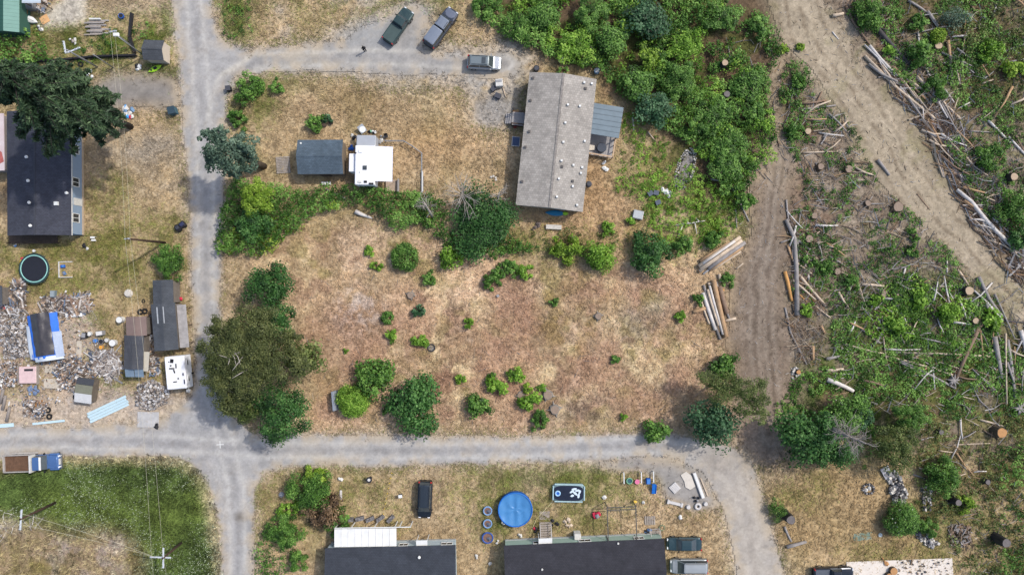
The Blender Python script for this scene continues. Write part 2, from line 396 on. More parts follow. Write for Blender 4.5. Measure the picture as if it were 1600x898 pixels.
paint(tr_mud, MUD); paint(tr_mud*st(-PY+wx*40, -330, -260), C(176, 156, 130), .9); paint(tr_mud*st(n_mid, .5, .66), C(140, 126, 112), .7); paint(tr_mud*st(PY+wx*60, 560, 640), C(156, 136, 118), .7); paint(tr_mud*st(n_m2, .55, .7), C(98, 86, 74), .5)
# faint foot and wheel lines over the dry grass
for a, w_, c_, k_ in [([(740, 30), (780, 60), (830, 110)], 5, STRAW2, .6), ([(600, 300), (640, 250), (700, 215)], 5, C(180, 150, 114), .7), ([(1238, 60), (1214, 110), (1207, 150), (1214, 195), (1222, 235)], 9, C(158, 142, 120), .95)]:
    paint(blur((seg_dist(a, PX+wx*10, PY+wy*10) < w_).astype(float), 2), c_, k_)
# ---- roads
r_main = zone([(262, -80), (268, 0), (272, 40), (281, 100), (285, 200), (296, 300), (299, 400), (302, 480), (308, 560), (302, 618), (262, 650), (210, 664), (130, 667), (-80, 668), (-80, 716), (0, 714), (110, 711), (250, 711), (300, 722), (324, 748), (338, 800), (343, 898), (344, 1000), (398, 1000), (397, 898), (396, 800), (399, 762), (415, 737), (450, 726), (600, 727), (900, 719), (1010, 713), (1058, 716), (1098, 737), (1128, 790), (1144, 850), (1150, 898), (1152, 1000), (1240, 1000), (1226, 898), (1206, 830), (1191, 780), (1176, 732), (1150, 702), (1120, 690), (1060, 680), (1000, 678), (850, 683), (600, 680), (470, 680), (395, 679), (356, 645), (345, 600), (342, 520), (345, 400), (348, 300), (350, 200), (352, 150), (366, 119), (420, 110), (380, 78), (350, 66), (336, 40), (330, 0), (328, -80)], 3.5, 1)
r_drive = zone([(350, 66), (382, 76), (440, 75), (540, 64), (560, 44), (600, 30), (640, 4), (664, 10), (672, 40), (655, 76), (700, 84), (760, 84), (800, 84), (816, 100), (806, 122), (700, 119), (560, 113), (420, 110), (376, 116), (352, 150), (340, 110)], 5, 2)
g_soft = np.maximum.reduce([zone([(515, 78), (530, 45), (575, 26), (640, -5), (672, 0), (690, 60), (720, 80), (815, 68), (832, 110), (806, 150), (800, 205), (748, 200), (735, 140), (640, 132), (560, 124)], 18, 5), zone([(425, 5), (452, 0), (455, 60), (432, 62)], 8, 3)*.8, zone([(515, -20), (600, -20), (590, 25), (520, 20)], 12, 4)*.6])
yard = np.maximum(zone([(-80, 618), (60, 622), (130, 600), (200, 606), (262, 612), (300, 612), (306, 640), (262, 664), (200, 674), (-80, 676)], 12, 4), zone([(62, 500), (146, 492), (150, 552), (100, 556), (66, 600)], 12, 4)*.8)
r_asph = zone([(142, 142), (170, 124), (210, 119), (282, 114), (288, 168), (230, 168), (165, 172), (146, 164)], 13, 4)
r_pad = ell(775, 174, 34, 26, 12, 2)
r_corner = zone([(905, 724), (1010, 712), (1058, 716), (1098, 737), (1126, 790), (1090, 796), (1040, 780), (1030, 745), (980, 735)], 6, 2)
def tracks(line, half, mask, base, light, dark):
    d = seg_dist(line, PX+wx*6, PY+wy*6)
    paint(mask*np.exp(-((d-half)/3.6)**2)*(.6+.8*n_mid), light, .85); paint(mask*np.exp(-(d/4)**2)*(.4+n_mid), dark, .55)
for mk in (r_main, r_drive): paint(np.clip(blur(mk, 3)*1.6, 0, 1), C(180, 164, 142), .75)
paint(g_soft*st(n_mid*.5+n_m2*.5, .3, .55), C(168, 163, 156), 1.0); paint(yard, C(186, 170, 152), .9); paint(yard*st(n_mid, .5, .64), C(168, 158, 148), .7); paint(r_corner, C(150, 146, 142), .95); paint(r_pad, C(152, 147, 140), .8); paint(r_asph, C(132, 127, 122)); paint(r_asph*st(n_b2, .45, .6), C(150, 144, 136), .6)
paint(r_drive, GRAV, .95); paint(r_drive*st(n_big, .45, .62), C(172, 164, 150), .7); paint(ell(590, 55, 60, 26, 10, 3), C(160, 160, 158), .6)
paint(r_main, ROAD); paint(r_main*st(n_big, .45, .65), C(172, 169, 165), .5)
tracks([(300, -20), (312, 100), (318, 200), (322, 300), (322, 480), (324, 580), (345, 660), (370, 760), (371, 1000)], 12, r_main, ROAD, ROADL, ROADD)
tracks([(-40, 690), (200, 688), (400, 702), (700, 704), (1000, 696), (1090, 706), (1140, 740), (1170, 800), (1190, 1000)], 11, r_main, ROAD, ROADL, ROADD)
tracks([(330, 200), (350, 130), (400, 95), (600, 90), (790, 100)], 11, r_drive+r_main*.6, GRAV, C(184, 180, 172), C(146, 144, 142))
paint(ell(1122, 722, 26, 20, 10, 3)*r_main, C(138, 134, 131), .8); paint(ell(374, 808, 7, 9, 4, 1), C(104, 96, 86), .75); paint(ell(386, 812, 6, 3, 3, 1), C(110, 104, 92), .6)
paint(r_main*st(PX-700+wx*60, 300, 450)*st(PY, 600, 660), C(178, 166, 150), .6)
paint(ell(330, 280, 1, 1, 0, 1), ROAD)
ppad = zone([(60, 40), (80, 12), (120, -20), (136, -20), (136, 30), (120, 36), (90, 40)], 5, 2); paint(ppad, C(192, 184, 168)); paint(ppad*st(n_mid, .5, .65), C(160, 152, 140), .7)
paint(zone([(130, 0), (280, -10), (280, 20), (140, 24)], 8, 3), C(180, 164, 140), .7)
# fine unevenness common to all
colr *= (1+(n_sm-.5)*.34+(n_m2-.5)*.3)[..., None]
# ruts along the dirt track and skid path, worn spots on the lanes
for ln_ in ([(1250, -20), (1262, 50), (1330, 140), (1390, 240), (1450, 330), (1540, 415), (1620, 500)], [(1225, -20), (1240, 60), (1310, 150), (1365, 250), (1425, 340), (1520, 430), (1610, 520)], [(1275, -20), (1290, 50), (1355, 140), (1415, 235), (1475, 320), (1560, 405), (1640, 480)]):
    d_ = seg_dist(ln_, PX+wx*16, PY+wy*16); paint(tr_dirt*np.exp(-(d_/3.0)**2)*st(n_m2, .3, .55), C(122, 108, 90), .75); paint(tr_dirt*np.exp(-((d_-7)/4.0)**2), C(182, 168, 146), .4)
for ln_ in ([(1215, 230), (1200, 340), (1180, 440), (1180, 560), (1200, 690)], [(1225, 230), (1212, 340), (1200, 440), (1205, 560), (1220, 690)]):
    d_ = seg_dist(ln_, PX+wx*16, PY+wy*16); paint(tr_mud*np.exp(-(d_/3.0)**2)*st(n_m2, .3, .55), C(96, 85, 74), .6); paint(tr_mud*np.exp(-((d_-7)/3.5)**2), C(148, 136, 122), .5)
lane = np.maximum(r_main, r_drive)
paint(lane*st(fbm(X, Y, 1.8, 4, 3), .58, .68), C(152, 148, 145), .25); paint(lane*st(fbm(X, Y, 1.4, 4, 9), .6, .7), C(186, 180, 172), .25); paint(lane*st(fbm(X, Y, .9, 3, 6), .68, .76), C(132, 126, 120), .35)
edge = blur(lane, 4)*(1-blur(lane, 4))*4
paint(edge*st(n_m2, .42, .62), C(182, 166, 142), .75)
roads = np.clip(np.maximum.reduce([r_main, r_drive, r_asph, r_corner*.9, r_pad*.8]), 0, 1)
bare = np.clip(np.maximum.reduce([roads, tr_dirt, tr_mud, ppad, yard*.9, g_soft*.7]), 0, 1)
relief = (fbm(X, Y, 1.6, 4, 8)-.5)*.16*(1-roads)+(fbm(X, Y, 5, 3, 9)-.5)*.16*clr*(1-roads)
relief += tr_dirt*(fbm(X*1.0+Y*.0, Y, 1.1, 3, 10)-.5)*.12
GZ = relief-.03-.03*(roads > .35)

def ground_mat(name, s1, s2, contrast, bump):
    m = bpy.data.materials.new(name); m.use_nodes = True
    n, l = m.node_tree.nodes, m.node_tree.links
    b = n['Principled BSDF']; b.inputs['Roughness'].default_value = .95; b.inputs['Specular IOR Level'].default_value = .1
    at = n.new('ShaderNodeAttribute'); at.attribute_name = 'earth'
    tc = n.new('ShaderNodeTexCoord')
    prev = at.outputs['Color']; hs = []
    for sc, dt, k in ((s1, 5, contrast), (s2, 3, contrast*.8)):
        no = n.new('ShaderNodeTexNoise'); no.inputs['Scale'].default_value = sc; no.inputs['Detail'].default_value = dt; no.inputs['Roughness'].default_value = .7
        l.new(tc.outputs['Object'], no.inputs['Vector'])
        mr = n.new('ShaderNodeMapRange'); mr.inputs['From Min'].default_value = .25; mr.inputs['From Max'].default_value = .75
        mr.inputs['To Min'].default_value = 1-k; mr.inputs['To Max'].default_value = 1+k
        l.new(no.outputs['Fac'], mr.inputs['Value'])
        mx = n.new('ShaderNodeVectorMath'); mx.operation = 'SCALE'; l.new(prev, mx.inputs[0]); l.new(mr.outputs[0], mx.inputs['Scale']); prev = mx.outputs[0]
        hs.append(no)
    # sparse pale and dark specks: straw ends, stones, clods
    vo = n.new('ShaderNodeTexVoronoi'); vo.inputs['Scale'].default_value = 3.2; l.new(tc.outputs['Object'], vo.inputs['Vector'])
    sep = n.new('ShaderNodeSeparateColor'); l.new(vo.outputs['Color'], sep.inputs[0])
    mr = n.new('ShaderNodeMapRange'); mr.inputs['To Min'].default_value = 1-contrast*.7; mr.inputs['To Max'].default_value = 1+contrast*.7; l.new(sep.outputs[0], mr.inputs['Value'])
    mx = n.new('ShaderNodeVectorMath'); mx.operation = 'SCALE'; l.new(prev, mx.inputs[0]); l.new(mr.outputs[0], mx.inputs['Scale']); prev = mx.outputs[0]
    l.new(prev, b.inputs['Base Color'])
    bp = n.new('ShaderNodeBump'); bp.inputs['Strength'].default_value = bump; bp.inputs['Distance'].default_value = .12
    l.new(hs[0].outputs['Fac'], bp.inputs['Height']); l.new(bp.outputs['Normal'], b.inputs['Normal'])
    return m
M_EARTH = ground_mat('earth_and_grass', 2.6, 9, .3, .7)
M_GRAVEL = ground_mat('packed_gravel', 3.0, 14, .09, .12)
M_DIRT = ground_mat('bare_dirt', 1.8, 8, .2, .5)
def sheet(name, mask, z, m):
    """The cells of the ground grid where mask holds, as a mesh with the earth colours."""
    ny, nx = X.shape
    if mask is None: cell = np.ones((ny-1, nx-1), bool)
    else: cell = (mask[:-1, :-1]+mask[1:, :-1]+mask[:-1, 1:]+mask[1:, 1:])/4 > .5
    jy, ix = np.nonzero(cell)
    idx = np.stack([jy*nx+ix, jy*nx+ix+1, (jy+1)*nx+ix+1, (jy+1)*nx+ix], 1).ravel()
    u, inv = np.unique(idx, return_inverse=True)
    zz = z if np.isscalar(z) else z.ravel()[u]
    v = np.stack([X.ravel()[u], Y.ravel()[u], np.broadcast_to(zz, u.shape)], 1)
    me = raw_mesh(name, v, inv, 4, m)
    at = me.attributes.new('earth', 'FLOAT_COLOR', 'POINT')
    cc = np.concatenate([colr.reshape(-1, 3)[u], np.ones((len(u), 1))], 1)
    at.data.foreach_set('color', cc.astype(np.float32).ravel())
    me.polygons.foreach_set('use_smooth', np.ones(len(me.polygons), bool))
    o = link(name, me); o['kind'] = 'structure'; return o
sheet('ground', None, GZ, M_EARTH)['label'] = 'dry straw-coloured ground with worn green patches'
sheet('road', r_main, .022, M_GRAVEL)['label'] = 'pale grey gravel lane looping through the lots'
sheet('gravel_drive', np.where(r_main > .5, 0, np.maximum(r_drive, r_corner)), .018, M_GRAVEL)['label'] = 'grey gravel drive and parking spots'
sheet('driveway', r_asph*(r_main < .5), .02, M_GRAVEL)['label'] = 'dark grey driveway off the lane'
sheet('dirt_track', tr_dirt, np.maximum(relief*.8, -.02)+.03, M_DIRT)['label'] = 'wide tan dirt track across the cleared land'
sheet('skid_path', tr_mud*(r_main < .5)*(tr_dirt < .5), relief*.6+.035, M_DIRT)['label'] = 'brown muddy skid path beside the log stacks'
# the same land going on beyond the grid
b = MB()
for x0, y0, x1, y1 in ((-600, GY, 600, 600), (-600, -600, 600, -GY), (-600, -GY, -GX, GY), (GX, -GY, 600, GY)):
    b.add([(x0, y0, -.06), (x1, y0, -.06), (x1, y1, -.06), (x0, y1, -.06)], [(0, 1, 2, 3)])
far = b.build('terrain', mat('far_land', C(140, 128, 92), .95, .3, .12, C(96, 104, 58)), None); far['kind'] = 'structure'; far['label'] = 'rough land going on beyond the lots'

# ---- grass blades: straw tufts, green tufts, meadow with white flower heads
def blade_mat():
    m = bpy.data.materials.new('grass_blades'); m.use_nodes = True; n, l = m.node_tree.nodes, m.node_tree.links
    b = n['Principled BSDF']; b.inputs['Roughness'].default_value = .8; b.inputs['Specular IOR Level'].default_value = .15
    at = n.new('ShaderNodeAttribute'); at.attribute_name = 'earth'; l.new(at.outputs['Color'], b.inputs['Base Color'])
    tr = n.new('ShaderNodeBsdfTranslucent'); l.new(at.outputs['Color'], tr.inputs['Color']); mx = n.new('ShaderNodeMixShader'); mx.inputs[0].default_value = .2
    l.new(b.outputs[0], mx.inputs[1]); l.new(tr.outputs[0], mx.inputs[2]); l.new(mx.outputs[0], n['Material Output'].inputs['Surface']); return m
BLADE = blade_mat()
def grass(name, label, wgt, n, ln, wd, lift, tone, nb=4, seed=1, amp=.3):
    r = np.random.default_rng(seed)
    w = np.clip(wgt, 0, None).ravel(); inview = (np.abs(X) < 73) & (np.abs(Y) < 42); w = w*inview.ravel(); p = np.cumsum(w); p /= p[-1]
    k = np.searchsorted(p, r.random(n))
    x = X.ravel()[k]+r.uniform(-.13, .13, n); y = Y.ravel()[k]+r.uniform(-.13, .13, n); z = GZ.ravel()[k]
    base = np.stack([x, y, z], 1)
    a0 = r.uniform(0, 2*math.pi, n); big = r.uniform(.5, 1.4, n)
    tn = np.clip(r.normal(.46, .28, n)+(fbm(x, y, 1.6, 3, 11)-.5)*.9, 0, 1)
    V = []; T = []
    for j in range(nb):
        a = a0+j*2*math.pi/nb+r.normal(0, .5, n); L = ln*big*r.uniform(.6, 1.2, n); h = lift*big*r.uniform(.4, 1.2, n)
        d = np.stack([np.cos(a), np.sin(a)], 1); q = np.stack([-np.sin(a), np.cos(a)], 1)*(wd*big)[:, None]*.5
        v = np.empty((n, 3, 3)); v[:, 0, :2] = base[:, :2]+q; v[:, 1, :2] = base[:, :2]-q; v[:, 0, 2] = v[:, 1, 2] = base[:, 2]+h*.35
        v[:, 2, :2] = base[:, :2]+d*L[:, None]; v[:, 2, 2] = base[:, 2]+h
        V.append(v); T.append(colr.reshape(-1, 3)[k]*np.array(tone)*(1+amp*2*(np.clip(tn+r.normal(0, .12, n), 0, 1)-.42))[:, None])
    V = np.concatenate(V); T = np.clip(np.concatenate(T), .005, .8)
    me = raw_mesh(name, V.reshape(-1, 3), np.arange(3*len(V)), 3, BLADE)
    at = me.attributes.new('earth', 'FLOAT_COLOR', 'FACE'); at.data.foreach_set('color', np.concatenate([T, np.ones((len(T), 1))], 1).astype(np.float32).ravel())
    o = link(name, me); tag(o, label, 'grass', kind='stuff'); return o
dry_w = (1-bare)*(1-np.clip(green_w, 0, 1)*.8)*(1-.75*clr)*(1-.8*fl)*(.4+n_mid)
grass('dry_grass', 'dry straw-coloured grass over the open lots', dry_w, 88000, .3, .09, .2, (1.05, 1.03, 1.0), 4, 21, .46)
grass('green_grass', 'short green grass patches in the yards', (1-bare)*green_w*(1-mead)*(.3+n_mid), 36000, .26, .08, .16, (.9, 1.06, .8), 4, 22, .55)
grass('meadow_grass', 'tall green meadow grass by the lane corner', (1-bare)*mead*(1-.9*worn), 30000, .42, .11, .35, (1.05, 1.1, .95), 5, 23, .85)
grass('verge_grass', 'thin weeds along the edges of the lanes', blur(bare, 4)*(bare < .3)*(1-clr)*(.2+st(n_mid, .45, .6)), 9000, .22, .07, .12, (.7, .8, .5), 4, 24, .4)
# white flower heads standing in the meadow
r_ = np.random.default_rng(5); w = (mead*(1-worn)*st(n_b2, .42, .62)*(np.abs(X) < 73)*(np.abs(Y) < 42)).ravel(); p = np.cumsum(w); p /= p[-1]
k = np.searchsorted(p, r_.random(3200)); P = np.stack([X.ravel()[k]+r_.uniform(-.12, .12, 3200), Y.ravel()[k]+r_.uniform(-.12, .12, 3200), r_.uniform(.3, .55, 3200)], 1)
N = r_.normal(0, .35, (3200, 3)); N[:, 2] = 1
tag(link('meadow_flowers', leaf_mesh('meadow_flowers', P, N, r_.uniform(.05, .16, 3200), r_.random(3200), mat('flower_white', C(172, 182, 150), .8, .1), .8, r_)), 'small white flower heads dotted over the green meadow', 'flowers', kind='stuff')
# ------------------------------------------------------------------ plants
L_DARK = leaf_mat('leaf_dark', C(26, 48, 22), C(46, 82, 36), C(86, 122, 64))
L_BLUE = leaf_mat('leaf_bluegreen', C(28, 48, 30), C(50, 82, 52), C(90, 120, 86))
L_MID = leaf_mat('leaf_mid', C(37, 62, 22), C(70, 105, 40), C(118, 151, 74))
L_BRIGHT = leaf_mat('leaf_bright', C(57, 84, 22), C(95, 131, 42), C(147, 177, 78), .3)
L_YEL = leaf_mat('leaf_yellowgreen', C(66, 90, 24), C(108, 136, 42), C(158, 178, 80), .3)
L_OLIVE = leaf_mat('leaf_olive', C(42, 54, 24), C(74, 88, 42), C(116, 126, 74))
L_GREY = leaf_mat('leaf_greygreen', C(44, 62, 50), C(78, 100, 82), C(120, 140, 118), .2, 1.2)
L_FIR = leaf_mat('needle_dark', C(24, 38, 26), C(46, 66, 44), C(88, 108, 74), .12)
L_UMBER = leaf_mat('leaf_umber', C(40, 47, 24), C(68, 76, 40), C(108, 112, 68))
L_BROWN = leaf_mat('leaf_dead', C(52, 40, 30), C(92, 74, 54), C(140, 116, 88), .1)
BARK = mat('bark_brown', C(92, 80, 66), .95, .25, 3, bump=.6)
BARKG = mat('bark_grey', C(140, 134, 126), .95, .2, 3, bump=.6)
BARKD = mat('bark_dark', C(58, 54, 50), .95, .3, 3, bump=.6)
DEADW = mat('dead_twig', C(170, 162, 152), .95, .15, 3)

CROWNS = {}
def crown_mesh(kind, Rm, m, var=0):
    key = (kind, Rm, m.name, var)
    if key in CROWNS: return CROWNS[key]
    r = np.random.default_rng(hash((kind, int(Rm*10), var)) % 99991 if False else (len(kind)*131+int(Rm*10)*17+var*7+3))
    s, cov, zs, cl = {'broad': (.31, 3.3, .85, .32), 'fine': (.19, 3.0, .8, .24), 'feather': (.18, 1.4, .9, .3), 'tight': (.17, 4.2, .8, .27), 'lush': (.25, 3.3, .75, .28)}[kind]
    n = int(min(26000, cov*6.0*Rm*Rm/(.31*s*s)*.55))
    K = max(7, int(16*Rm**1.1))
    az = r.uniform(0, 2*math.pi, K); el = np.arcsin(r.uniform(-.05, 1, K))
    lob = 1+.22*np.sin(az*2+r.uniform(0, 6))+.2*np.sin(az*3+r.uniform(0, 6))+.16*np.sin(az*5+r.uniform(0, 6))
    if kind == 'tight': lob = 1+(lob-1)*.3
    if kind == 'tight': K3 = K*3; az = r.uniform(0, 2*math.pi, K3); el = np.arcsin(r.uniform(-.05, 1, K3)); K = K3; lob = 1+.05*np.sin(az*3)
    rad = Rm*(1-cl)*np.minimum(r.uniform(*((.97, 1.05) if kind == 'tight' else (.62, 1.16)), K)*lob, 1.26)
    cen = np.stack([np.cos(az)*np.cos(el)*rad, np.sin(az)*np.cos(el)*rad, (np.sin(el)*rad+Rm*.22)*zs+Rm*.12], 1)
    rc = Rm*cl*r.uniform(.7, 1.35, K); tc = r.normal(.46, .17, K)
    k = r.integers(0, K, n)
    d = r.normal(size=(n, 3)); d[:, 2] += .45; d /= np.linalg.norm(d, axis=1, keepdims=True)
    P = cen[k]+d*(rc[k]*r.uniform(.55, 1.1, n))[:, None]; P[:, 2] = np.maximum(P[:, 2], .06)
    N = d+r.normal(0, .45, (n, 3)); N[:, 2] += .55
    t = np.clip(tc[k]+r.normal(0, .17, n), 0, 1)
    asp = .5 if kind == 'feather' else .68
    me = leaf_mesh('crown', P, N, s*r.uniform(.6, 1.35, n), t, m, asp, r)
    CROWNS[key] = me; return me
STEMS = {}
def stem_mesh(Rm, h, m, var=0):
    key = (Rm, h, m.name, var)
    if key in STEMS: return STEMS[key]
    b = MB(); r = random.Random(int(Rm*100)+var*7+int(h*10))
    t = max(.05, Rm*.055)
    top = Vector((r.uniform(-.1, .1)*Rm, r.uniform(-.1, .1)*Rm, h+Rm*.35))
    b.tube([(0, 0, -.15), (r.uniform(-.05, .05)*Rm, 0, (h+Rm*.3)*.5), top], [t*1.4, t, t*.6], 7)
    for i in range(5):
        a = i*1.256+r.uniform(-.3, .3); st_ = Vector((0, 0, h*.7+Rm*.1*i/4)); e = Vector((math.cos(a)*Rm*.6, math.sin(a)*Rm*.6, h+Rm*r.uniform(.35, .7)))
        b.tube([st_, st_.lerp(e, .5)+Vector((0, 0, Rm*.08)), e], [t*.6, t*.4, t*.15], 5)
    STEMS[key] = b.mesh('trunk', m, True); return STEMS[key]
SIZES = (.5, .8, 1.2, 1.7, 2.4, 3.2, 4.4)
_vc = [0]
def plant(px, py, rpx, kind, m, label, name='shrub', cat='shrub', h=0.0, sy=1.0, rz=None, group=None, zs=1.0, bark=None):
    """A shrub or tree whose crown is seen at px,py with half-width rpx; h lifts the crown on a trunk."""
    rr = rpx*S*(H-h-1)/H
    Rm = min(SIZES, key=lambda q: abs(math.log(q/rr)))
    _vc[0] += 1; var = _vc[0] % 3
    loc = W(px, py, h+rr*.5); loc.z = 0
    o = bpy.data.objects.new(name, None); col.objects.link(o); o.location = loc; o.empty_display_size = .3
    o.rotation_euler = (0, 0, 0)
    tag(o, label, cat, group)
    k = rr/Rm/.88
    c = link('crown', crown_mesh(kind, Rm, m, var), o); c.location = (0, 0, h); c.scale = (k, k*sy, k*zs)
    c.rotation_euler = (0, 0, rz if rz is not None else (_vc[0]*2.4) % 6.28) if sy == 1.0 else (0, 0, rz or 0)
    s = link('trunk', stem_mesh(Rm, round(h/k/1.0), bark or BARK, 0), o); s.scale = (k, k, k if h else k*zs)
    return o

# --- hedge thickets and undergrowth: masses nobody could count
def thicket(name, label, poly, m, dens, leaf, hgt, thr=0.0, seed=1, scale=3.0, warp=12, kind='shrubbery'):
    r = np.random.default_rng(seed)
    xs = [p[0] for p in poly]; ys = [p[1] for p in poly]
    area = (max(xs)-min(xs))*(max(ys)-min(ys))*S*S
    nc = int(area*dens)
    px = r.uniform(min(xs), max(xs), nc); py = r.uniform(min(ys), max(ys), nc)
    x = (px-800)*S; y = (449-py)*S
    ok = in_poly(poly, px+(fbm(x, y, 3, 3, 1)-.5)*2*warp, py+(fbm(x, y, 3, 3, 2)-.5)*2*warp)
    f = fbm(x, y, scale, 4, seed % 13); ok &= f > thr; ok &= seg_dist([(1238, 60), (1214, 110), (1207, 150), (1214, 195), (1222, 235)], px, py) > 8
    x, y, f = x[ok], y[ok], f[ok]; nc = len(x)
    hh = hgt*(.35+1.3*np.clip((f-thr)/(1-thr+.05)*1.6, 0, 1))*r.uniform(.7, 1.2, nc); rc = leaf*r.uniform(1.1, 2.2, nc)
    tc = np.clip(.46+(fbm(x, y, 2.0, 3, (seed+5) % 13)-.5)*1.5+r.normal(0, .12, nc), .02, .98)
    per = 9; k = np.repeat(np.arange(nc), per); n = len(k)
    d = r.normal(size=(n, 3)); d[:, 2] = np.abs(d[:, 2])*.9+.1; d /= np.linalg.norm(d, axis=1, keepdims=True)
    P = np.stack([x, y, hh*.75], 1)[k]+d*(rc[k]*r.uniform(.4, 1.1, n))[:, None]*np.array([1, 1, .8])
    N = d+r.normal(0, .5, (n, 3)); N[:, 2] += .6
    t = np.clip(tc[k]+r.normal(0, .14, n), 0, 1)
    o = link(name, leaf_mesh(name, P, N, leaf*r.uniform(.55, 1.35, n), t, m, .66, r)); tag(o, label, kind, kind='stuff'); return o
HEDGE = [(344, 395), (347, 330), (372, 280), (425, 288), (470, 300), (520, 288), (556, 292), (600, 298), (652, 302), (668, 320), (672, 350), (620, 358), (600, 340), (560, 322), (500, 336), (455, 366), (415, 398)]
thicket('hedge_shrubbery', 'green bramble thicket along the boundary below the camper', HEDGE, L_MID, 12, .25, 1.3, .0, 3, 2.5, 8)
thicket('laurel_shrubbery', 'green brambles running from the thicket to the dark laurel', [(640, 300), (700, 312), (700, 350), (720, 385), (800, 372), (840, 392), (770, 404), (700, 392), (680, 358), (640, 352)], L_MID, 8, .28, 1.0, .25, 22, 2, 10)
thicket('hedge_foliage', 'yellow-green weeds mixed into the bramble boundary', [(344, 398), (350, 360), (420, 345), (520, 318), (560, 316), (500, 340), (455, 370), (415, 400)], L_YEL, 6, .24, 1.4, .38, 4, 1.8, 8)
thicket('undergrowth', 'dense dark green undergrowth behind the grey house', [(742, -30), (1105, -30), (1108, 60), (1195, 120), (1225, 210), (1185, 265), (1150, 315), (1116, 295), (1102, 240), (1050, 205), (985, 165), (935, 108), (868, 95), (792, 68), (758, 25)], L_MID, 9.5, .28, 1.5, .41, 5, 3, 16, 'undergrowth')
thicket('woodland_foliage', 'mid-green saplings rising through the undergrowth', [(760, -30), (1105, -30), (1150, 100), (1225, 160), (1205, 260), (1140, 310), (1060, 215), (940, 108), (800, 68)], L_BRIGHT, 6, .26, 1.9, .5, 6, 2.0, 14, 'undergrowth')
thicket('weeds', 'yellow-green weeds between the bleached branch and the thicket', [(1000, 290), (1060, 250), (1110, 290), (1150, 300), (1160, 350), (1090, 395), (1015, 375)], L_BRIGHT, 8, .2, .5, .34, 7, 2, 12, 'weeds')
thicket('scrub_weeds', 'olive weeds on the slope beside the covered deck', [(960, 170), (1010, 190), (1045, 225), (1030, 280), (1000, 320), (960, 300), (975, 230)], L_BRIGHT, 6, .2, .4, .42, 8, 2, 12, 'weeds')
thicket('clearing_undergrowth', 'bright green regrowth over the cleared slope', [(1212, 640), (1262, 560), (1330, 470), (1400, 425), (1520, 440), (1560, 480), (1620, 520), (1620, 650), (1420, 650), (1385, 730), (1290, 720), (1220, 690)], L_MID, 8, .24, .34, .45, 9, 3, 12, 'undergrowth')
thicket('leafy_regrowth_foliage', 'light green leafy regrowth between the fallen logs', [(1340, 470), (1420, 430), (1520, 470), (1530, 540), (1400, 545), (1350, 520)], L_BRIGHT, 4.0, .3, .5, .49, 10, 2, 12, 'undergrowth')
thicket('bank_undergrowth', 'patchy green undergrowth beyond the dirt track', [(1370, -30), (1620, -30), (1620, 420), (1572, 385), (1510, 285), (1440, 175), (1380, 90), (1320, 20)], L_MID, 6, .24, .5, .47, 11, 3.5, 12, 'undergrowth')
thicket('sunny_undergrowth', 'yellow-green brush in the corner beyond the dirt track', [(1500, -30), (1620, -30), (1620, 240), (1540, 200), (1500, 100)], L_OLIVE, 4, .26, .5, .46, 12, 3, 12, 'undergrowth')
thicket('margin_weeds', 'green brush between the woodland and the dirt track', [(1110, 10), (1180, 15), (1240, 80), (1270, 140), (1245, 215), (1190, 230), (1150, 120)], L_MID, 5, .28, .9, .44, 21, 2.5, 10, 'undergrowth')
thicket('cutover_weeds', 'scattered weeds through the brown slash', [(1240, 120), (1330, 190), (1370, 290), (1440, 350), (1530, 440), (1430, 470), (1310, 500), (1240, 470), (1225, 360), (1260, 290), (1225, 220)], L_MID, 6.5, .22, .4, .48, 13, 2.5, 12, 'weeds')
thicket('lower_undergrowth', 'olive scrub in the rough corner past the rock piles', [(1425, 650), (1620, 650), (1620, 930), (1520, 930), (1490, 860), (1440, 800)], L_OLIVE, 4, .25, .6, .45, 14, 2.6, 12, 'undergrowth')
thicket('corner_undergrowth', 'green brush filling the lower corner of the rough ground', [(1560, 700), (1620, 690), (1620, 930), (1545, 930), (1570, 850)], L_MID, 3.0, .28, 1.0, .42, 15, 3, 12, 'undergrowth')
thicket('barn_shrubbery', 'leafy thicket in front of the green-roofed barn', [(-30, 52), (40, 50), (66, 44), (78, 70), (90, 100), (40, 108), (-30, 110)], L_MID, 4.4, .3, 1.2, .2, 16, 2, 6)
thicket('fence_weeds', 'bright weeds beside the dark fence line', [(160, 55), (250, 30), (215, 95), (150, 100), (70, 98), (60, 80)], L_MID, 2.0, .22, .4, .46, 17, 2, 10, 'weeds')
thicket('lane_corner_weeds', 'rank green weeds at the top lane corner', [(338, -30), (395, -30), (393, 50), (352, 62)], L_MID, 3.0, .22, .5, .38, 18, 1.5, 8, 'weeds')
thicket('lot_weeds', 'dry olive weeds in a line through the open lot', [(770, 365), (960, 350), (1000, 375), (930, 400), (880, 400), (780, 395)], L_OLIVE, 4, .2, .4, .42, 19, 2, 10, 'weeds')
thicket('garden_shrubbery', 'green shrubbery beside the dark-roofed home near the lane', [(402, 898), (400, 850), (425, 810), (470, 820), (470, 860), (455, 898)], L_MID, 4.0, .26, 1.2, .15, 20, 2, 6)

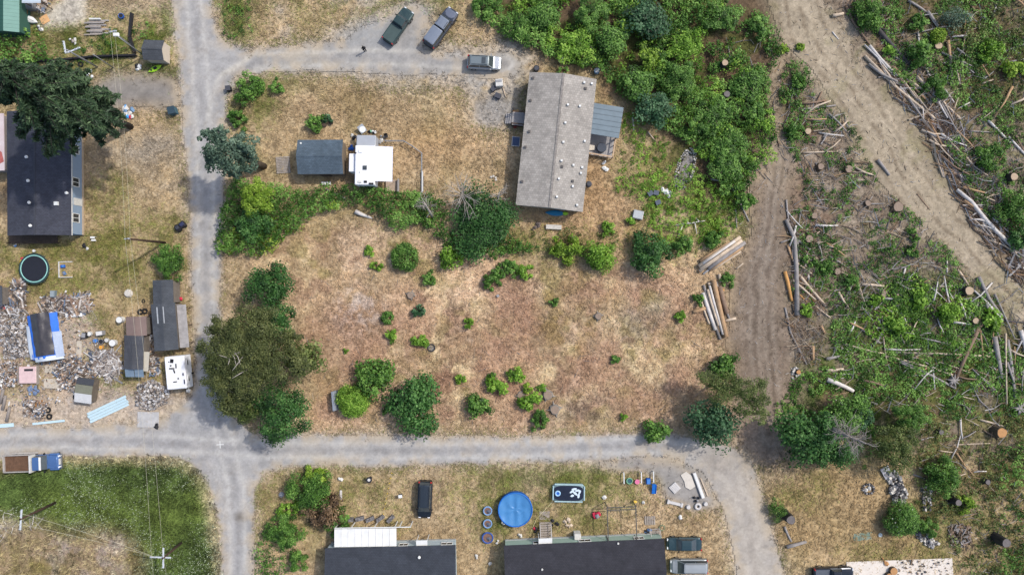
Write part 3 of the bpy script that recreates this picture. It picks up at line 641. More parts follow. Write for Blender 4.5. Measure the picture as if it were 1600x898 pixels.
# --- single shrubs of the open lot and the gardens: px, py, half width, leaf kind, material, label
for a in [
 (579, 392, 11, 'lush', L_BRIGHT, 'small bright shrub below the bramble thicket, upper of two'),
 (588, 415, 9, 'lush', L_BRIGHT, 'smallest bright shrub below the bramble thicket, lower of two'),
 (633, 402, 21, 'tight', L_MID, 'round mid-green clump of fine stems below the bramble thicket'),
 (703, 403, 19, 'broad', L_BRIGHT, 'leafy bright sapling just below the big dark laurel'),
 (672, 434, 12, 'lush', L_MID, 'thin green shrub between the round clump and the bare sandy patch'),
 (605, 496, 10, 'tight', L_MID, 'small dark round shrub at the pale bare patch'),
 (654, 486, 11, 'broad', L_BLUE, 'small blue-green shrub above the dark ring on the ground'),
 (614, 526, 11, 'broad', L_BRIGHT, 'small light green shrub below the pale bare patch'),
 (656, 531, 12, 'broad', L_BRIGHT, 'small light green shrub touching the dark ring'),
 (732, 505, 9, 'broad', L_BRIGHT, 'small lone light shrub in the middle of the brown lot'),
 (541, 549, 5, 'lush', L_BRIGHT, 'tiny lone seedling on the reddish bare soil'),
 (584, 592, 31, 'broad', L_MID, 'broad-leaved shrub behind the clipped yellow-green one'),
 (552, 625, 25, 'tight', L_BRIGHT, 'dense clipped yellow-green round bush with a grey sheet behind'),
 (648, 631, 42, 'broad', L_DARK, 'largest broad-leaved dark shrub of the open lot near the lower lane'),
 (605, 637, 10, 'broad', L_MID, 'small shrub at the foot of the largest dark lot shrub'),
 (720, 592, 9, 'broad', L_BRIGHT, 'small light shrub above the gap in the lower lot shrubs'),
 (748, 634, 20, 'broad', L_MID, 'rounded mid-green shrub in the chain near the lower lane'),
 (775, 604, 16, 'broad', L_BRIGHT, 'light shrub joined to the chain above the rounded one'),
 (768, 588, 8, 'broad', L_MID, 'narrow tip shrub at the upper end of the chain'),
 (806, 585, 13, 'broad', L_BRIGHT, 'low spreading light shrub above the two grey stumps'),
 (829, 628, 16, 'broad', L_BRIGHT, 'upright light green shrub beside the two grey stumps'),
 (824, 606, 9, 'broad', L_YEL, 'small yellowish shrub on top of the upright light one'),
 (845, 607, 8, 'broad', L_BRIGHT, 'small light shrub just above the grey stumps'),
 (845, 658, 16, 'fine', L_MID, 'dark round bush at the lane edge below the grey stumps'),
 (767, 440, 14, 'lush', L_MID, 'green shrub at the low end of the curved row'),
 (780, 424, 12, 'lush', L_MID, 'second green shrub of the curved row on sandy soil'),
 (800, 418, 14, 'lush', L_MID, 'third green shrub of the curved row on sandy soil'),
 (820, 425, 13, 'lush', L_BRIGHT, 'brightest end shrub of the curved row'),
 (937, 402, 26, 'lush', L_BRIGHT, 'large bright green round shrub below the grey house'),
 (885, 388, 22, 'lush', L_YEL, 'loose yellowish shrub next to the large bright one'),
 (1016, 394, 32, 'lush', L_DARK, 'large dark green rounded shrub near the bleached branch'),
 (1070, 381, 17, 'lush', L_MID, 'medium shrub under the bleached branch'),
 (1114, 372, 15, 'lush', L_MID, 'medium shrub behind the upper log stack'),
 (985, 346, 9, 'lush', L_BRIGHT, 'small bright shrub below the grey box on the grass'),
 (948, 358, 12, 'lush', L_BRIGHT, 'loose bright shrub above the large bright round one'),
 (864, 471, 8, 'lush', L_MID, 'tiny dark shrub alone in the upper lot'),
 (962, 563, 9, 'lush', L_MID, 'tiny dark shrub alone in the lower lot'),
 (975, 650, 7, 'lush', L_BRIGHT, 'seedling near the lower lane below the dead twigs'),
 (1026, 674, 21, 'broad', L_MID, 'round green shrub overhanging the lower lane'),
 (1065, 495, 11, 'lush', L_BRIGHT, 'small bright shrub beside the lower log stack'),
 (1132, 572, 22, 'broad', L_MID, 'leafy green shrub beside the skid path above the feathery tree'),
 (1091, 470, 10, 'lush', L_MID, 'small shrub pressed against the lower log stack'),
 (1137, 437, 12, 'lush', L_MID, 'small shrub between the two log stacks'),
 (495, 192, 15, 'lush', L_MID, 'round green shrub above the slate-roofed shed'),
 (513, 188, 9, 'lush', L_BLUE, 'small greyish shrub beside black pots above the shed'),
 (390, 140, 23, 'fine', L_MID, 'dark bush at the lane bend beside the black box'),
 (433, 135, 12, 'fine', L_MID, 'small loose bush beside the lane bend'),
 (374, 186, 16, 'fine', L_MID, 'bush between the lane bend and the blue-grey tree'),
 (488, 765, 33, 'fine', L_MID, 'bushy green shrub in the corner garden'),
 (497, 744, 20, 'fine', L_YEL, 'pale lime-green shrub at the edge of the corner garden'),
 (447, 795, 14, 'fine', L_BRIGHT, 'light bush at the dry edge of the corner garden'),
 (470, 790, 13, 'broad', L_BRIGHT, 'bright leafy shrub in the middle of the corner garden'),
 (530, 812, 23, 'fine', L_MID, 'green bush leaning on the white awning'),
 (505, 800, 30, 'fine', L_BROWN, 'dead brown bush in the corner garden'),
 (443, 828, 27, 'fine', L_MID, 'green bush above the garden shrubbery'),
 (465, 872, 18, 'fine', L_MID, 'dark bush at the bottom edge beside the dark-roofed home'),
 (1213, 795, 17, 'feather', L_MID, 'spiky green shrub beside the black stump by the lane'),
 (1408, 810, 26, 'tight', L_MID, 'round bush dotted with white flowers below the rock pile'),
 (1446, 822, 17, 'fine', L_MID, 'dark low bush behind the white-flowered bush'),
 (1475, 745, 28, 'fine', L_MID, 'full green shrub past the rock piles'),
 (1508, 786, 15, 'fine', L_YEL, 'yellowing shrub beside the tall black stump'),
 (1265, 407, 10, 'lush', L_MID, 'small green shrub behind the leaning grey log'),
 (1290, 421, 13, 'lush', L_MID, 'low shrub among the cut rounds by the grey log'),
 (1331, 441, 13, 'lush', L_MID, 'dark green shrub near the pale short log'),
 (1262, 483, 12, 'lush', L_BRIGHT, 'green shrub at the butt of the leaning grey log'),
 (1437, 466, 15, 'broad', L_BRIGHT, 'bright leafy shrub in the cut slope'),
 (1478, 488, 17, 'broad', L_BRIGHT, 'largest bright leafy shrub in the cut slope'),
 (1550, 500, 16, 'broad', L_BRIGHT, 'bright shrub between the track-side logs'),
 (1398, 505, 15, 'broad', L_BRIGHT, 'bright shrub at the broken grey log'),
 (1366, 470, 10, 'broad', L_BRIGHT, 'small bright shrub under the pale short log'),
 (1427, 368, 10, 'lush', L_MID, 'upper of two shrubs at the inner edge of the track'),
 (1427, 390, 11, 'lush', L_MID, 'lower of two shrubs at the inner edge of the track'),
 (1358, 20, 24, 'lush', L_MID, 'dense green shrub at the head of the big dark log'),
 (1432, 36, 15, 'lush', L_MID, 'green shrub beside the broken grey trunk'),
 (1466, 56, 12, 'tight', L_YEL, 'round light bush at the end of the broken grey trunk'),
 (1388, 80, 11, 'lush', L_BRIGHT, 'bright shrub alongside the big dark log'),
 (1435, 82, 22, 'lush', L_MID, 'wide green shrub beyond the big dark log'),
 (1462, 138, 18, 'lush', L_MID, 'green shrub above the parallel pale logs'),
 (1546, 78, 18, 'broad', L_BRIGHT, 'pale leafy shrub out in the brushy corner'),
 (1492, 30, 22, 'feather', L_GREY, 'greyish feathery shrub in the brushy corner'),
 (1585, 110, 16, 'broad', L_YEL, 'yellow-green shrub at the picture edge in the brushy corner'),
 (1580, 330, 26, 'lush', L_MID, 'large green shrub beyond the white forked log'),
 (1590, 375, 20, 'lush', L_DARK, 'dark shrub at the foot of the white forked log'),
 (1545, 245, 20, 'lush', L_MID, 'green shrub uphill of the white forked log'),
 (1250, 75, 7, 'broad', L_YEL, 'lime shrub at the left margin of the track'),
 (1222, 80, 10, 'broad', L_YEL, 'small lime shrub among slash by the track'),
 (1250, 130, 14, 'lush', L_MID, 'green shrub by the faint footpath'),
 (1240, 205, 14, 'lush', L_MID, 'green shrub where footpath meets skid path'),
 (1165, 310, 16, 'lush', L_MID, 'green shrub at the top of the skid path'),
]:
    plant(*a)
# --- trees
for px, py, r, kind, m, h, lab in [
 (398, 308, 27, 'fine', L_YEL, 1.6, 'lime-yellow tree rising from the bramble thicket'),
 (397, 345, 27, 'lush', L_DARK, 1.0, 'dark shrubby tree below the lime-yellow one'),
 (754, 346, 52, 'lush', L_DARK, .4, 'big dark laurel tree beside the bare dead trees'),
 (420, 447, 36, 'lush', L_DARK, 2.0, 'round dark tree at the lane above the big brown-green tree'),
 (432, 498, 28, 'lush', L_DARK, 3.0, 'dark tree tucked behind the big brown-green tree'),
 (440, 642, 43, 'fine', L_DARK, 3.0, 'dense green tree at the lane crossing'),
 (385, 640, 26, 'fine', L_OLIVE, 3.0, 'olive tree between lane and dense green tree'),
 (475, 560, 30, 'broad', L_OLIVE, 3.5, 'light green side tree of the big brown-green clump'),
 (265, 407, 27, 'fine', L_MID, .3, 'round dark bush beside the leaning utility pole'),
 (1113, 661, 40, 'broad', L_BLUE, 2.0, 'dark blue-green tree at the end of the lower lane'),
 (1128, 610, 26, 'feather', L_OLIVE, 4.0, 'thin side tree beside the airy feathery one'),
 (1258, 680, 42, 'broad', L_DARK, 2.5, 'dark broad-leaved tree beside the tall grey snag'),
 (1305, 700, 34, 'lush', L_DARK, 2.0, 'dark tree under the tall grey snag'),
 (1320, 650, 34, 'lush', L_MID, 1.5, 'green tree above the tall grey snag'),
 (1400, 700, 34, 'fine', L_OLIVE, 2.0, 'olive tree behind the long rock pile'),
 (1425, 650, 26, 'fine', L_MID, 1.5, 'green tree between snag and sawn stump'),
 (1022, 168, 29, 'broad', L_BLUE, 2.0, 'blue-green tree standing out behind the covered deck'),
 (1014, 86, 18, 'broad', L_YEL, 2.5, 'lime-green tree in the woodland behind the grey house'),
 (995, 130, 26, 'broad', L_MID, 2.0, 'mid-green tree between the lime and the blue-green one'),
 (905, 70, 30, 'lush', L_BRIGHT, 1.0, 'spreading tree right behind the grey house'),
 (955, 62, 27, 'lush', L_MID, 2.0, 'dark tree beside the lime-green woodland tree'),
 (1010, 30, 32, 'broad', L_BLUE, 2.0, 'big dark tree at the top edge of the woodland'),
 (925, 15, 26, 'fine', L_MID, 2.0, 'mid-green tree at the top edge above the grey house'),
 (850, 25, 26, 'lush', L_MID, 1.5, 'tree at the top edge nearest the parked cars'),
 (805, 40, 26, 'fine', L_MID, 1.0, 'shrubby tree at the corner of the gravel parking'),
 (760, 8, 22, 'fine', L_MID, 1.0, 'shrubby tree beside the long grey pickup'),
 (880, 110, 8, 'fine', L_MID, .3, 'low sapling against the back wall of the grey house'),
 (1068, 75, 24, 'lush', L_BRIGHT, 1.5, 'green tree by the bare gap in the woodland'),
 (1130, 22, 26, 'lush', L_MID, 1.0, 'green tree at the top edge beside the dirt track'),
 (1188, 38, 20, 'lush', L_MID, .6, 'small tree at the margin of the dirt track'),
 (1065, 125, 27, 'fine', L_MID, 1.5, 'dark tree above the blue-green woodland tree'),
 (1115, 180, 27, 'lush', L_MID, 1.2, 'tree in the heart of the woodland below the tall black stump'),
 (1090, 195, 20, 'fine', L_MID, 1.5, 'tree uphill of the stone-ringed pit'),
 (1150, 225, 27, 'lush', L_MID, 1.2, 'dark tree where the woodland meets the skid path'),
 (1136, 258, 27, 'lush', L_MID, 1.5, 'dark tree beside the stone-ringed pit'),
 (1170, 130, 26, 'lush', L_MID, 1.0, 'leafy tree beside the sawn stump in the woodland'),
 (1184, 178, 16, 'lush', L_MID, 1.0, 'leafy tree along the faint footpath'),
 (1345, 655, 20, 'lush', L_BLUE, 1.0, 'bluish tree behind the snag branches'),
]:
    wood = px > 740 and py < 270
    plant(px, py, r, kind, m, lab, 'tree', 'tree', h*.6 if wood else h, zs=.6 if wood or 'laurel' in lab else .9)
# trees whose one crown is made of several boughs
def bough_tree(label, base, lobes, top):
    o = thing('tree', label, 'tree', *base)
    for k, (px, py, r, kind, m, z) in enumerate(lobes):
        rr = r*S*(H-z)/H; Rm = min(SIZES, key=lambda q: abs(math.log(q/rr)))
        c = link('crown', crown_mesh(kind, Rm, m, k % 3), o); p = W(px, py, z+rr*.4)-o.location; p.z = z; c.location = p; c.scale = (rr/Rm*1.08, rr/Rm*1.08, rr/Rm*.8); c.rotation_euler = (0, 0, k*1.9)
    t = Vector((sum((W(q[0], q[1], q[5])-o.location).x for q in lobes)/len(lobes)*.5, sum((W(q[0], q[1], q[5])-o.location).y for q in lobes)/len(lobes)*.5, top*.65))
    b = MB(); b.tube([(0, 0, -.1), t*.5, t], [.05*top, .042*top, .03*top], 9)
    for px, py, r, kind, m, z in lobes:
        e = W(px, py, z+.5)-o.location; b.tube([t*.7, t.lerp(e, .5), e], [.024*top, .016*top, .006*top], 6)
    b.build('trunk', BARK, o, True); return o
bough_tree('blue-grey leafy tree leaning over the lane', (412, 260), [(352, 240, 30, 'lush', L_GREY, 9), (325, 215, 17, 'lush', L_GREY, 9.5), (376, 225, 24, 'lush', L_GREY, 9), (340, 255, 20, 'lush', L_GREY, 8), (385, 250, 20, 'lush', L_GREY, 8), (345, 210, 14, 'lush', L_GREY, 10), (362, 266, 15, 'lush', L_GREY, 7.5)], 10)
bough_tree('airy feathery tree over the skid path', (1140, 606), [(1160, 612, 26, 'feather', L_OLIVE, 5), (1182, 606, 22, 'feather', L_OLIVE, 5.5), (1172, 636, 24, 'feather', L_OLIVE, 5), (1138, 600, 24, 'feather', L_OLIVE, 4.5), (1190, 650, 14, 'feather', L_OLIVE, 4.5), (1105, 592, 18, 'feather', L_OLIVE, 4), (1185, 625, 20, 'feather', L_OLIVE, 5.5)], 6)
o = bough_tree('big brown-green spreading tree at the lane corner', (425, 552), [(385, 545, 48, 'fine', L_UMBER, 7), (350, 555, 38, 'fine', L_UMBER, 7), (370, 600, 42, 'fine', L_UMBER, 6), (400, 512, 40, 'fine', L_UMBER, 7), (432, 565, 42, 'fine', L_UMBER, 6), (342, 590, 28, 'fine', L_UMBER, 6.5), (345, 520, 25, 'fine', L_UMBER, 6.5), (362, 628, 22, 'fine', L_UMBER, 5.5), (455, 530, 22, 'fine', L_UMBER, 5.5)], 9)
b = MB()
for k in range(7):
    p = Vector((-1.0+random.uniform(-1.4, 1.4), -.4+random.uniform(-1.6, 1.6), 8.4+random.uniform(0, 1.0))); q = p+Vector((random.uniform(-1.6, 1.6), random.uniform(-1.8, 1.8), random.uniform(1.2, 2.0)))
    b.tube([p, p.lerp(q, .5)+Vector((.15, .1, .1)), q], [.09, .06, .02], 5)
b.build('bare_branch', DEADW, o, True)

# tall drooping fir: trunk at the drive, crown carried high
fir = thing('fir_tree', 'tall dark drooping fir over the blue-walled house', 'tree', 204, 198)
b = MB(); b.tube([(0, 0, -.2), (0, 0, 8), (.1, 0, 17), (0, 0, 25.5)], [.46, .38, .22, .03], 9); b.build('trunk', BARKD, fir, True)
r_ = np.random.default_rng(77); P = []; N = []; T = []; SZ = []; b = MB()
zz = 8.2
while zz < 25.2:
    prof = np.interp(zz, [8, 11, 14, 18, 22, 25.5], [2.4, 4.6, 5.4, 4.4, 2.6, .4])
    nb = 6 if zz < 22 else 4
    a0 = r_.uniform(0, 6.28)
    for k in range(nb):
        a = a0+k*6.283/nb+r_.normal(0, .2); Lb = prof*r_.uniform(.72, 1.15)*(1-.24*math.sin(a)); d = np.array([math.cos(a), math.sin(a), 0])
        tt = r_.normal(.45, .16); pts = []
        for q in np.linspace(0, 1, 5): pts.append(Vector(d*Lb*q)+Vector((0, 0, zz+.25*Lb*(q*.5-q*q*.85))))
        b.tube(pts, [.09, .07, .05, .035, .015], 4)
        m_ = int(150*Lb/5)+20; q = np.sqrt(r_.random(m_)*.96+.04)
        side = np.array([-d[1], d[0], 0]); w_ = r_.normal(0, .30, m_)*(1.15-q)*Lb*.42
        p = d*(Lb*q)[:, None]+side*w_[:, None]; p[:, 2] = zz+.25*Lb*(q*.5-q*q*.85)-np.abs(w_)*.35-r_.uniform(0, .35, m_)
        P.append(p); nn = r_.normal(0, .35, (m_, 3)); nn[:, 2] += .9; nn += d*.5; N.append(nn); T.append(np.clip(tt+r_.normal(0, .16, m_), 0, 1)); SZ.append(r_.uniform(.45, .95, m_))
    zz += .52
P, N, T, SZ = map(np.concatenate, (P, N, T, SZ))
b.build('branch', BARKD, fir, True)
link('needles', leaf_mesh('needles', P, N, SZ, T, L_FIR, .24, r_, .4), fir)

# bare dead trees and the tall snag
def dead_tree(label, px, py, h, spread, n, m, name='dead_tree', twig=.05, seed=1, lean=(0, 0), low=.35, t=.14):
    o = thing(name, label, 'tree', px, py)
    r = random.Random(seed); b = MB(); top = Vector((lean[0], lean[1], h))
    b.tube([(0, 0, -.1), (lean[0]*.4, lean[1]*.4, h*.5), top], [t*1.3, t, t*.3], 8); b.build('trunk', m, o, True)
    b = MB()
    for k in range(n):
        z = r.uniform(low, .98); s = Vector((lean[0]*z, lean[1]*z, h*z)); a = r.uniform(0, 6.28); L = spread*(1.15-z*.5)*r.uniform(.5, 1.1)
        e = s+Vector((math.cos(a)*L, math.sin(a)*L, L*r.uniform(.1, .7))); mid = s.lerp(e, .5)+Vector((r.uniform(-.2, .2), r.uniform(-.2, .2), .15*L))
        b.tube([s, mid, e], [twig, twig*.7, twig*.25], 4)
        for j in range(3):
            q = s.lerp(e, r.uniform(.4, .9)); a2 = a+r.uniform(-1.2, 1.2); L2 = L*.4
            b.tube([q, q+Vector((math.cos(a2)*L2, math.sin(a2)*L2, L2*.5))], [twig*.5, twig*.15], 4)
    b.build('branch', m, o, True); return o
GREYW = mat('snag_wood', C(150, 142, 136), .95, .2, 2)
dead_tree('bare dead tree at the end of the thicket, nearest the fence', 678, 342, 5, 1.8, 22, DEADW, seed=2, lean=(-1.0, 2.2))
dead_tree('wide bare dead tree beside the dark laurel, middle of three', 727, 318, 5, 3.4, 36, DEADW, seed=3, lean=(-.1, .9))
dead_tree('bare dead tree next to the corner of the grey house', 776, 318, 4.4, 2.0, 18, DEADW, seed=4, lean=(.5, 1.0))
dead_tree('tall grey dead snag with tangled bare branches', 1272, 657, 13.5, 2.9, 54, GREYW, 'snag', .05, 5, (0, 0), .45, .3)
# white blossoms on the bush by the rock pile
r_ = np.random.default_rng(31)
for o in bpy.data.objects:
    if o.get('label', '').startswith('round bush dotted'):
        a = r_.uniform(0, 6.28, 34); q = np.sqrt(r_.random(34))*2.0
        P = np.stack([np.cos(a)*q, np.sin(a)*q, 2.35*np.sqrt(np.clip(1-(q/2.6)**2, .05, 1))+.12], 1); N = np.stack([np.cos(a)*q*.4, np.sin(a)*q*.4, np.ones(34)], 1)
        link('blossom', leaf_mesh('blossom', P, N, np.full(34, .22), r_.random(34), mat('blossom_white', C(226, 226, 206), .8, .06), .9, r_), o)
# ------------------------------------------------------------------ buildings
def rect(corners, z):
    """Centre, size and turn of a roof seen at four pixels (top-left, top-right, bottom-right, bottom-left) at height z."""
    p = [W(x, y, z) for x, y in corners]
    c = sum(p, Vector())/4; c.z = 0
    u = ((p[1]-p[0])+(p[2]-p[3]))/2; v = ((p[0]-p[3])+(p[1]-p[2]))/2
    return c, u.length, v.length, math.atan2(u.y, u.x)
def at(name, label, cat, c, rz, group=None):
    o = bpy.data.objects.new(name, None); col.objects.link(o); o.location = c; o.rotation_euler = (0, 0, rz); o.empty_display_size = .5
    return tag(o, label, cat, group)
def gable(b, sx, sy, ze, zr, t=.12, axis='y', mi=0, cx=0, cy=0):
    """Two pitched slabs with their ridge along an axis."""
    for s in (-1, 1):
        if axis == 'y':
            vs = [(cx+s*sx/2, cy-sy/2, ze), (cx+s*sx/2, cy+sy/2, ze), (cx, cy+sy/2, zr), (cx, cy-sy/2, zr)]
        else:
            vs = [(cx-sx/2, cy+s*sy/2, ze), (cx+sx/2, cy+s*sy/2, ze), (cx+sx/2, cy, zr), (cx-sx/2, cy, zr)]
        vs += [(x, y, z-t) for x, y, z in vs]
        f = [(0, 1, 2, 3), (7, 6, 5, 4), (0, 4, 5, 1), (1, 5, 6, 2), (3, 2, 6, 7), (0, 3, 7, 4)]
        if (s < 0) == (axis == 'y'): f = [q[::-1] for q in f]
        b.add(vs, f, mi)
    return b
def walls(b, sx, sy, ze, zr, axis='y', mi=0):
    x, y = sx/2, sy/2
    vs = [(-x, -y, 0), (x, -y, 0), (x, y, 0), (-x, y, 0), (-x, -y, ze), (x, -y, ze), (x, y, ze), (-x, y, ze)]
    fs = [(0, 1, 5, 4), (1, 2, 6, 5), (2, 3, 7, 6), (3, 0, 4, 7)]
    if axis == 'y': vs += [(0, -y, zr), (0, y, zr)]; fs += [(4, 5, 8), (6, 7, 9)]
    else: vs += [(-x, 0, zr), (x, 0, zr)]; fs += [(7, 4, 8), (5, 6, 9)]
    return b.add(vs, fs, mi)
WHITE = mat('white_paint', C(226, 226, 222), .6, .05, 2); WHITE2 = mat('white_worn', C(206, 204, 198), .75, .12, 3)
GLASS = mat('window_glass', (.03, .035, .04, 1), .1, .3, 3, spec=.6)
def window(parent, c, w, h, face, panes=2, frame=None):
    """A framed window on a wall; face '+x' '-x' '+y' '-y'; c is its middle on the wall face."""
    fr = frame or WHITE
    ax = face[1]; s = 1 if face[0] == '+' else -1
    def bx(b, du, dz, wu, wz, off, th):
        if ax == 'x': b.box((c[0]+s*off, c[1]+du, c[2]+dz), (th, wu, wz))
        else: b.box((c[0]+du, c[1]+s*off, c[2]+dz), (wu, th, wz))
    o = MB(); t = .08
    for du, dz, wu, wz in ((0, h/2, w+t, t), (0, -h/2, w+t, t), (-w/2, 0, t, h-t), (w/2, 0, t, h-t)): bx(o, du, dz, wu, wz, .04, .08)
    if panes == 2: bx(o, 0, 0, t*.8, h-t, .035, .07)
    f = o.build('window', fr, parent)
    for k in range(panes):
        q = MB(); bx(q, 0 if panes == 1 else (-w/4 if k == 0 else w/4), 0, w/panes-.06, h-.1, .012, .02); q.build('pane', GLASS, f)
def vents(parent, pts, zf, m, r=.16, h=.28, square=False, name='roof_vent'):
    for x, y in pts:
        b = MB(); z = zf(x, y)
        if square: b.box((x, y, z+h/2), (r*2, r*2, h))
        else: b.disc((x, y), r, z-.1, z+h*.7, 10); b.disc((x, y), r*1.35, z+h*.7, z+h, 10, r*1.0)
        b.build(name, m, parent)
def loc_of(o, px, py, z):
    return o.matrix_basis.inverted() @ W(px, py, z)

# --- the long grey shingled home in the middle
c, sx, sy, rz = rect([(828, 113), (934, 124), (909, 331), (805, 320)], 2.9)
ho = at('mobile_home', 'long grey-shingled home in the middle of the plots', 'house', c, rz)
RG = roof_mat('shingle_grey', C(164, 158, 150), .3, .13); ze, zr = 2.9, 3.9
gable(MB(), sx, sy, ze, zr).build('roof', RG, ho)
b = MB(); b.box((0, 0, zr+.02), (.3, sy+.02, .05)); b.build('ridge_cap', mat('ridge_grey', C(138, 132, 126), .95, .3, 3), ho)
walls(MB(), sx-.7, sy-.6, ze+.02, zr-.1).build('wall', mat('wall_beige', C(188, 178, 160), .9, .06), ho)
zf = lambda x, y: zr-(zr-ze)*abs(x)/(sx/2)
pp = [loc_of(ho, px, py, 3.4) for px, py in ((913, 129), (925, 130), (887, 165), (906, 166), (883, 193), (880, 223), (914, 220), (877, 252), (896, 258), (910, 261), (908, 270), (873, 280), (895, 291), (870, 308), (902, 320))]
vents(ho, [(p.x, p.y) for p in pp], zf, WHITE, .13, .28, True)
pp = [loc_of(ho, px, py, 3.4) for px, py in ((833, 121), (829, 156), (827, 205), (821, 229), (816, 283), (915, 138), (878, 261), (895, 283))]
vents(ho, [(p.x, p.y) for p in pp], zf, mat('vent_dark', C(92, 88, 86), .8, .1), .15, .2, True)
window(ho, (-sx/2+.35, 4, 1.7), 1.4, 1.1, '-x'); window(ho, (-sx/2+.35, -5, 1.7), 1.4, 1.1, '-x'); window(ho, (1.5, -sy/2+.3, 1.7), 1.4, 1.1, '-y')
window(ho, (sx/2-.35, -6, 1.7), 1.4, 1.1, '+x')
b = MB(); b.box((-sx/2+.33, .6, 1.35), (.06, .95, 2.0)); dd = b.build('door', mat('door_brown', C(120, 92, 70), .6, .1), ho)
b = MB(); b.box((-sx/2+.28, .25, 1.2), (.06, .08, .1)); b.build('handle', mat('brass', (.5, .4, .2, 1), .4, .1, metal=1), dd)
# front landing
WOOD = mat('deck_wood', C(160, 138, 116), .9, .18, 3, bump=.3); WOODG = mat('deck_grey', C(162, 158, 156), .9, .12, 3, bump=.3); WOODD = mat('wood_dark', C(84, 70, 60), .9, .25, 3, bump=.3)
def deck(parent, x0, x1, y0, y1, z, m, n, along='x', name='plank', gap=.012, th=.05):
    for k in range(n):
        b = MB()
        if along == 'x':
            w = (y1-y0)/n; b.box(((x0+x1)/2, y0+w*(k+.5), z-th/2), (x1-x0, w-gap, th))
        else:
            w = (x1-x0)/n; b.box((x0+w*(k+.5), (y0+y1)/2, z-th/2), (w-gap, y1-y0, th))
        b.build(name, m, parent)
o = at('porch', 'small grey landing with brown rails at the front door', 'porch', W(811, 188), rz)
deck(o, -1.0, .8, -.9, .9, .75, WOODG, 8); b = MB()
for x, y in ((-.95, -.85), (-.95, .85), (.7, -.85), (.7, .85)): b.box((x, y, .85), (.1, .1, 1.7))
b.build('post', WOODD, o)
for y in (-.85, .85):
    b = MB(); b.box((-.12, y, 1.66), (1.7, .1, .08)); b.box((-.12, y, 1.2), (1.7, .06, .06)); b.build('railing', WOODD, o)
b = MB()
for k in range(3): b.box((-1.15-.28*k, 0, .56-.19*k), (.27, 1.4, .06))
b.build('step', WOODG, o)
# covered deck at the back
c, ax_, ay_, rz2 = rect([(920, 160), (973, 168), (968, 217), (915, 208)], 2.75)
o = at('deck_cover', 'blue-grey metal awning over the back deck', 'awning', c, rz2)
MET = mat('metal_bluegrey', C(112, 126, 134), .45, .1, 1.2, metal=.2)
for k in range(6):
    b = MB(); w = ay_/6; y = -ay_/2+w*(k+.5); b.box((0, y, 2.8), (ax_, w-.015, .05)); b.box((0, y-w/2+.05, 2.84), (ax_, .05, .04)); b.build('panel', MET, o)
for x in (-ax_/2+.25, ax_/2-.25):
    for y in (-ay_/2+.2, ay_/2-.2):
        b = MB(); b.box((x, y, 1.37), (.12, .12, 2.74)); b.build('post', WOOD, o)
o = at('deck', 'back deck with tan rails below the awning', 'deck', W(940, 215), rz2)
deck(o, -1.9, 1.7, -2.7, 2.7, .7, WOODG, 12, 'y')
for x0, y0, x1, y1 in ((-1.9, -2.7, 1.75, -2.7), (1.75, -2.75, 1.75, 2.6)):
    b = MB(); L = math.hypot(x1-x0, y1-y0); a = math.atan2(y1-y0, x1-x0)
    b.box(((x0+x1)/2, (y0+y1)/2, 1.62), (L, .16, .06), a)
    for q in range(7): b.box((x0+(x1-x0)*q/6, y0+(y1-y0)*q/6, .8), (.1, .1, 1.6), a)
    b.build('railing', mat('rail_tan', C(196, 168, 138), .85, .1, 3), o)
b = MB(); b.disc((0, 0), .62, .7, 1.42, 18); b.disc((0, 0), .66, 1.42, 1.5, 18, .6)
single('water_tub', 'round dark covered tub on the back deck', 'tub', b, mat('tub_dark', C(66, 72, 82), .6, .15, 2), 938, 234)
b = MB(); b.prism([(-.4, -.35), (.45, -.3), (.4, .3), (-.3, .4)], .71, 1.0); single('deck_cushion', 'pale cushion heap in the deck corner', 'cushion', b, mat('cream', C(214, 204, 188), .9, .1, 4), 923, 233)

# --- the blue-walled house with the dark roof, under the fir
c, sx, sy, rz = rect([(4, 172), (106, 176), (117, 365), (18, 370)], 3.0)
ho = at('house', 'blue-walled house with a dark roof under the fir', 'house', c, rz)
ze, zr = 3.0, 3.9
gable(MB(), sx, sy, ze, zr).build('roof', roof_mat('shingle_dark', C(70, 72, 82), .2, .12), ho)
b = MB(); b.box((0, 0, zr+.015), (.25, sy+.02, .04)); b.build('ridge_cap', mat('ridge_dark', C(66, 68, 76), .95, .1), ho)
b = MB()
for s in (1,): b.box((s*(sx/2+.03), 0, ze-.05), (.06, sy, .14))
b.build('gutter', WHITE2, ho)
walls(MB(), sx-.5, sy-.5, ze+.02, zr-.1).build('wall', mat('siding_blue', C(136, 154, 174), .85, .05, 2), ho)
b = MB(); b.box((sx/2-.22, 0, .2), (.06, sy-.5, .4)); b.build('foundation_board', mat('tan_trim', C(186, 166, 142), .9, .1), ho)
for y in (-.5*sy+2.4, -.5*sy+7.2, -.5*sy+11.6): window(ho, (sx/2-.25, y, 1.75), 1.15, 1.35, '+x')
b = MB(); b.box((sx/2-.22, -.5*sy+4.6, 1.2), (.06, .95, 2.0)); b.build('door', WHITE2, ho)
zf = lambda x, y: zr-(zr-ze)*abs(x)/(sx/2)
pp = [loc_of(ho, px, py, 3.5) for px, py in ((44, 246), (47, 283), (102, 301), (49, 317), (51, 353))]
vents(ho, [(p.x, p.y) for p in pp], zf, WHITE, .16, .3)
p = loc_of(ho, 88, 318, 3.5); vents(ho, [(p.x, p.y)], zf, WHITE, .24, .3, True, 'roof_hatch')
o = at('back_porch', 'dark low porch along the end of the blue-walled house', 'porch', W(55, 374), rz); deck(o, -3.2, 3.4, -.6, .7, .5, WOODD, 7)
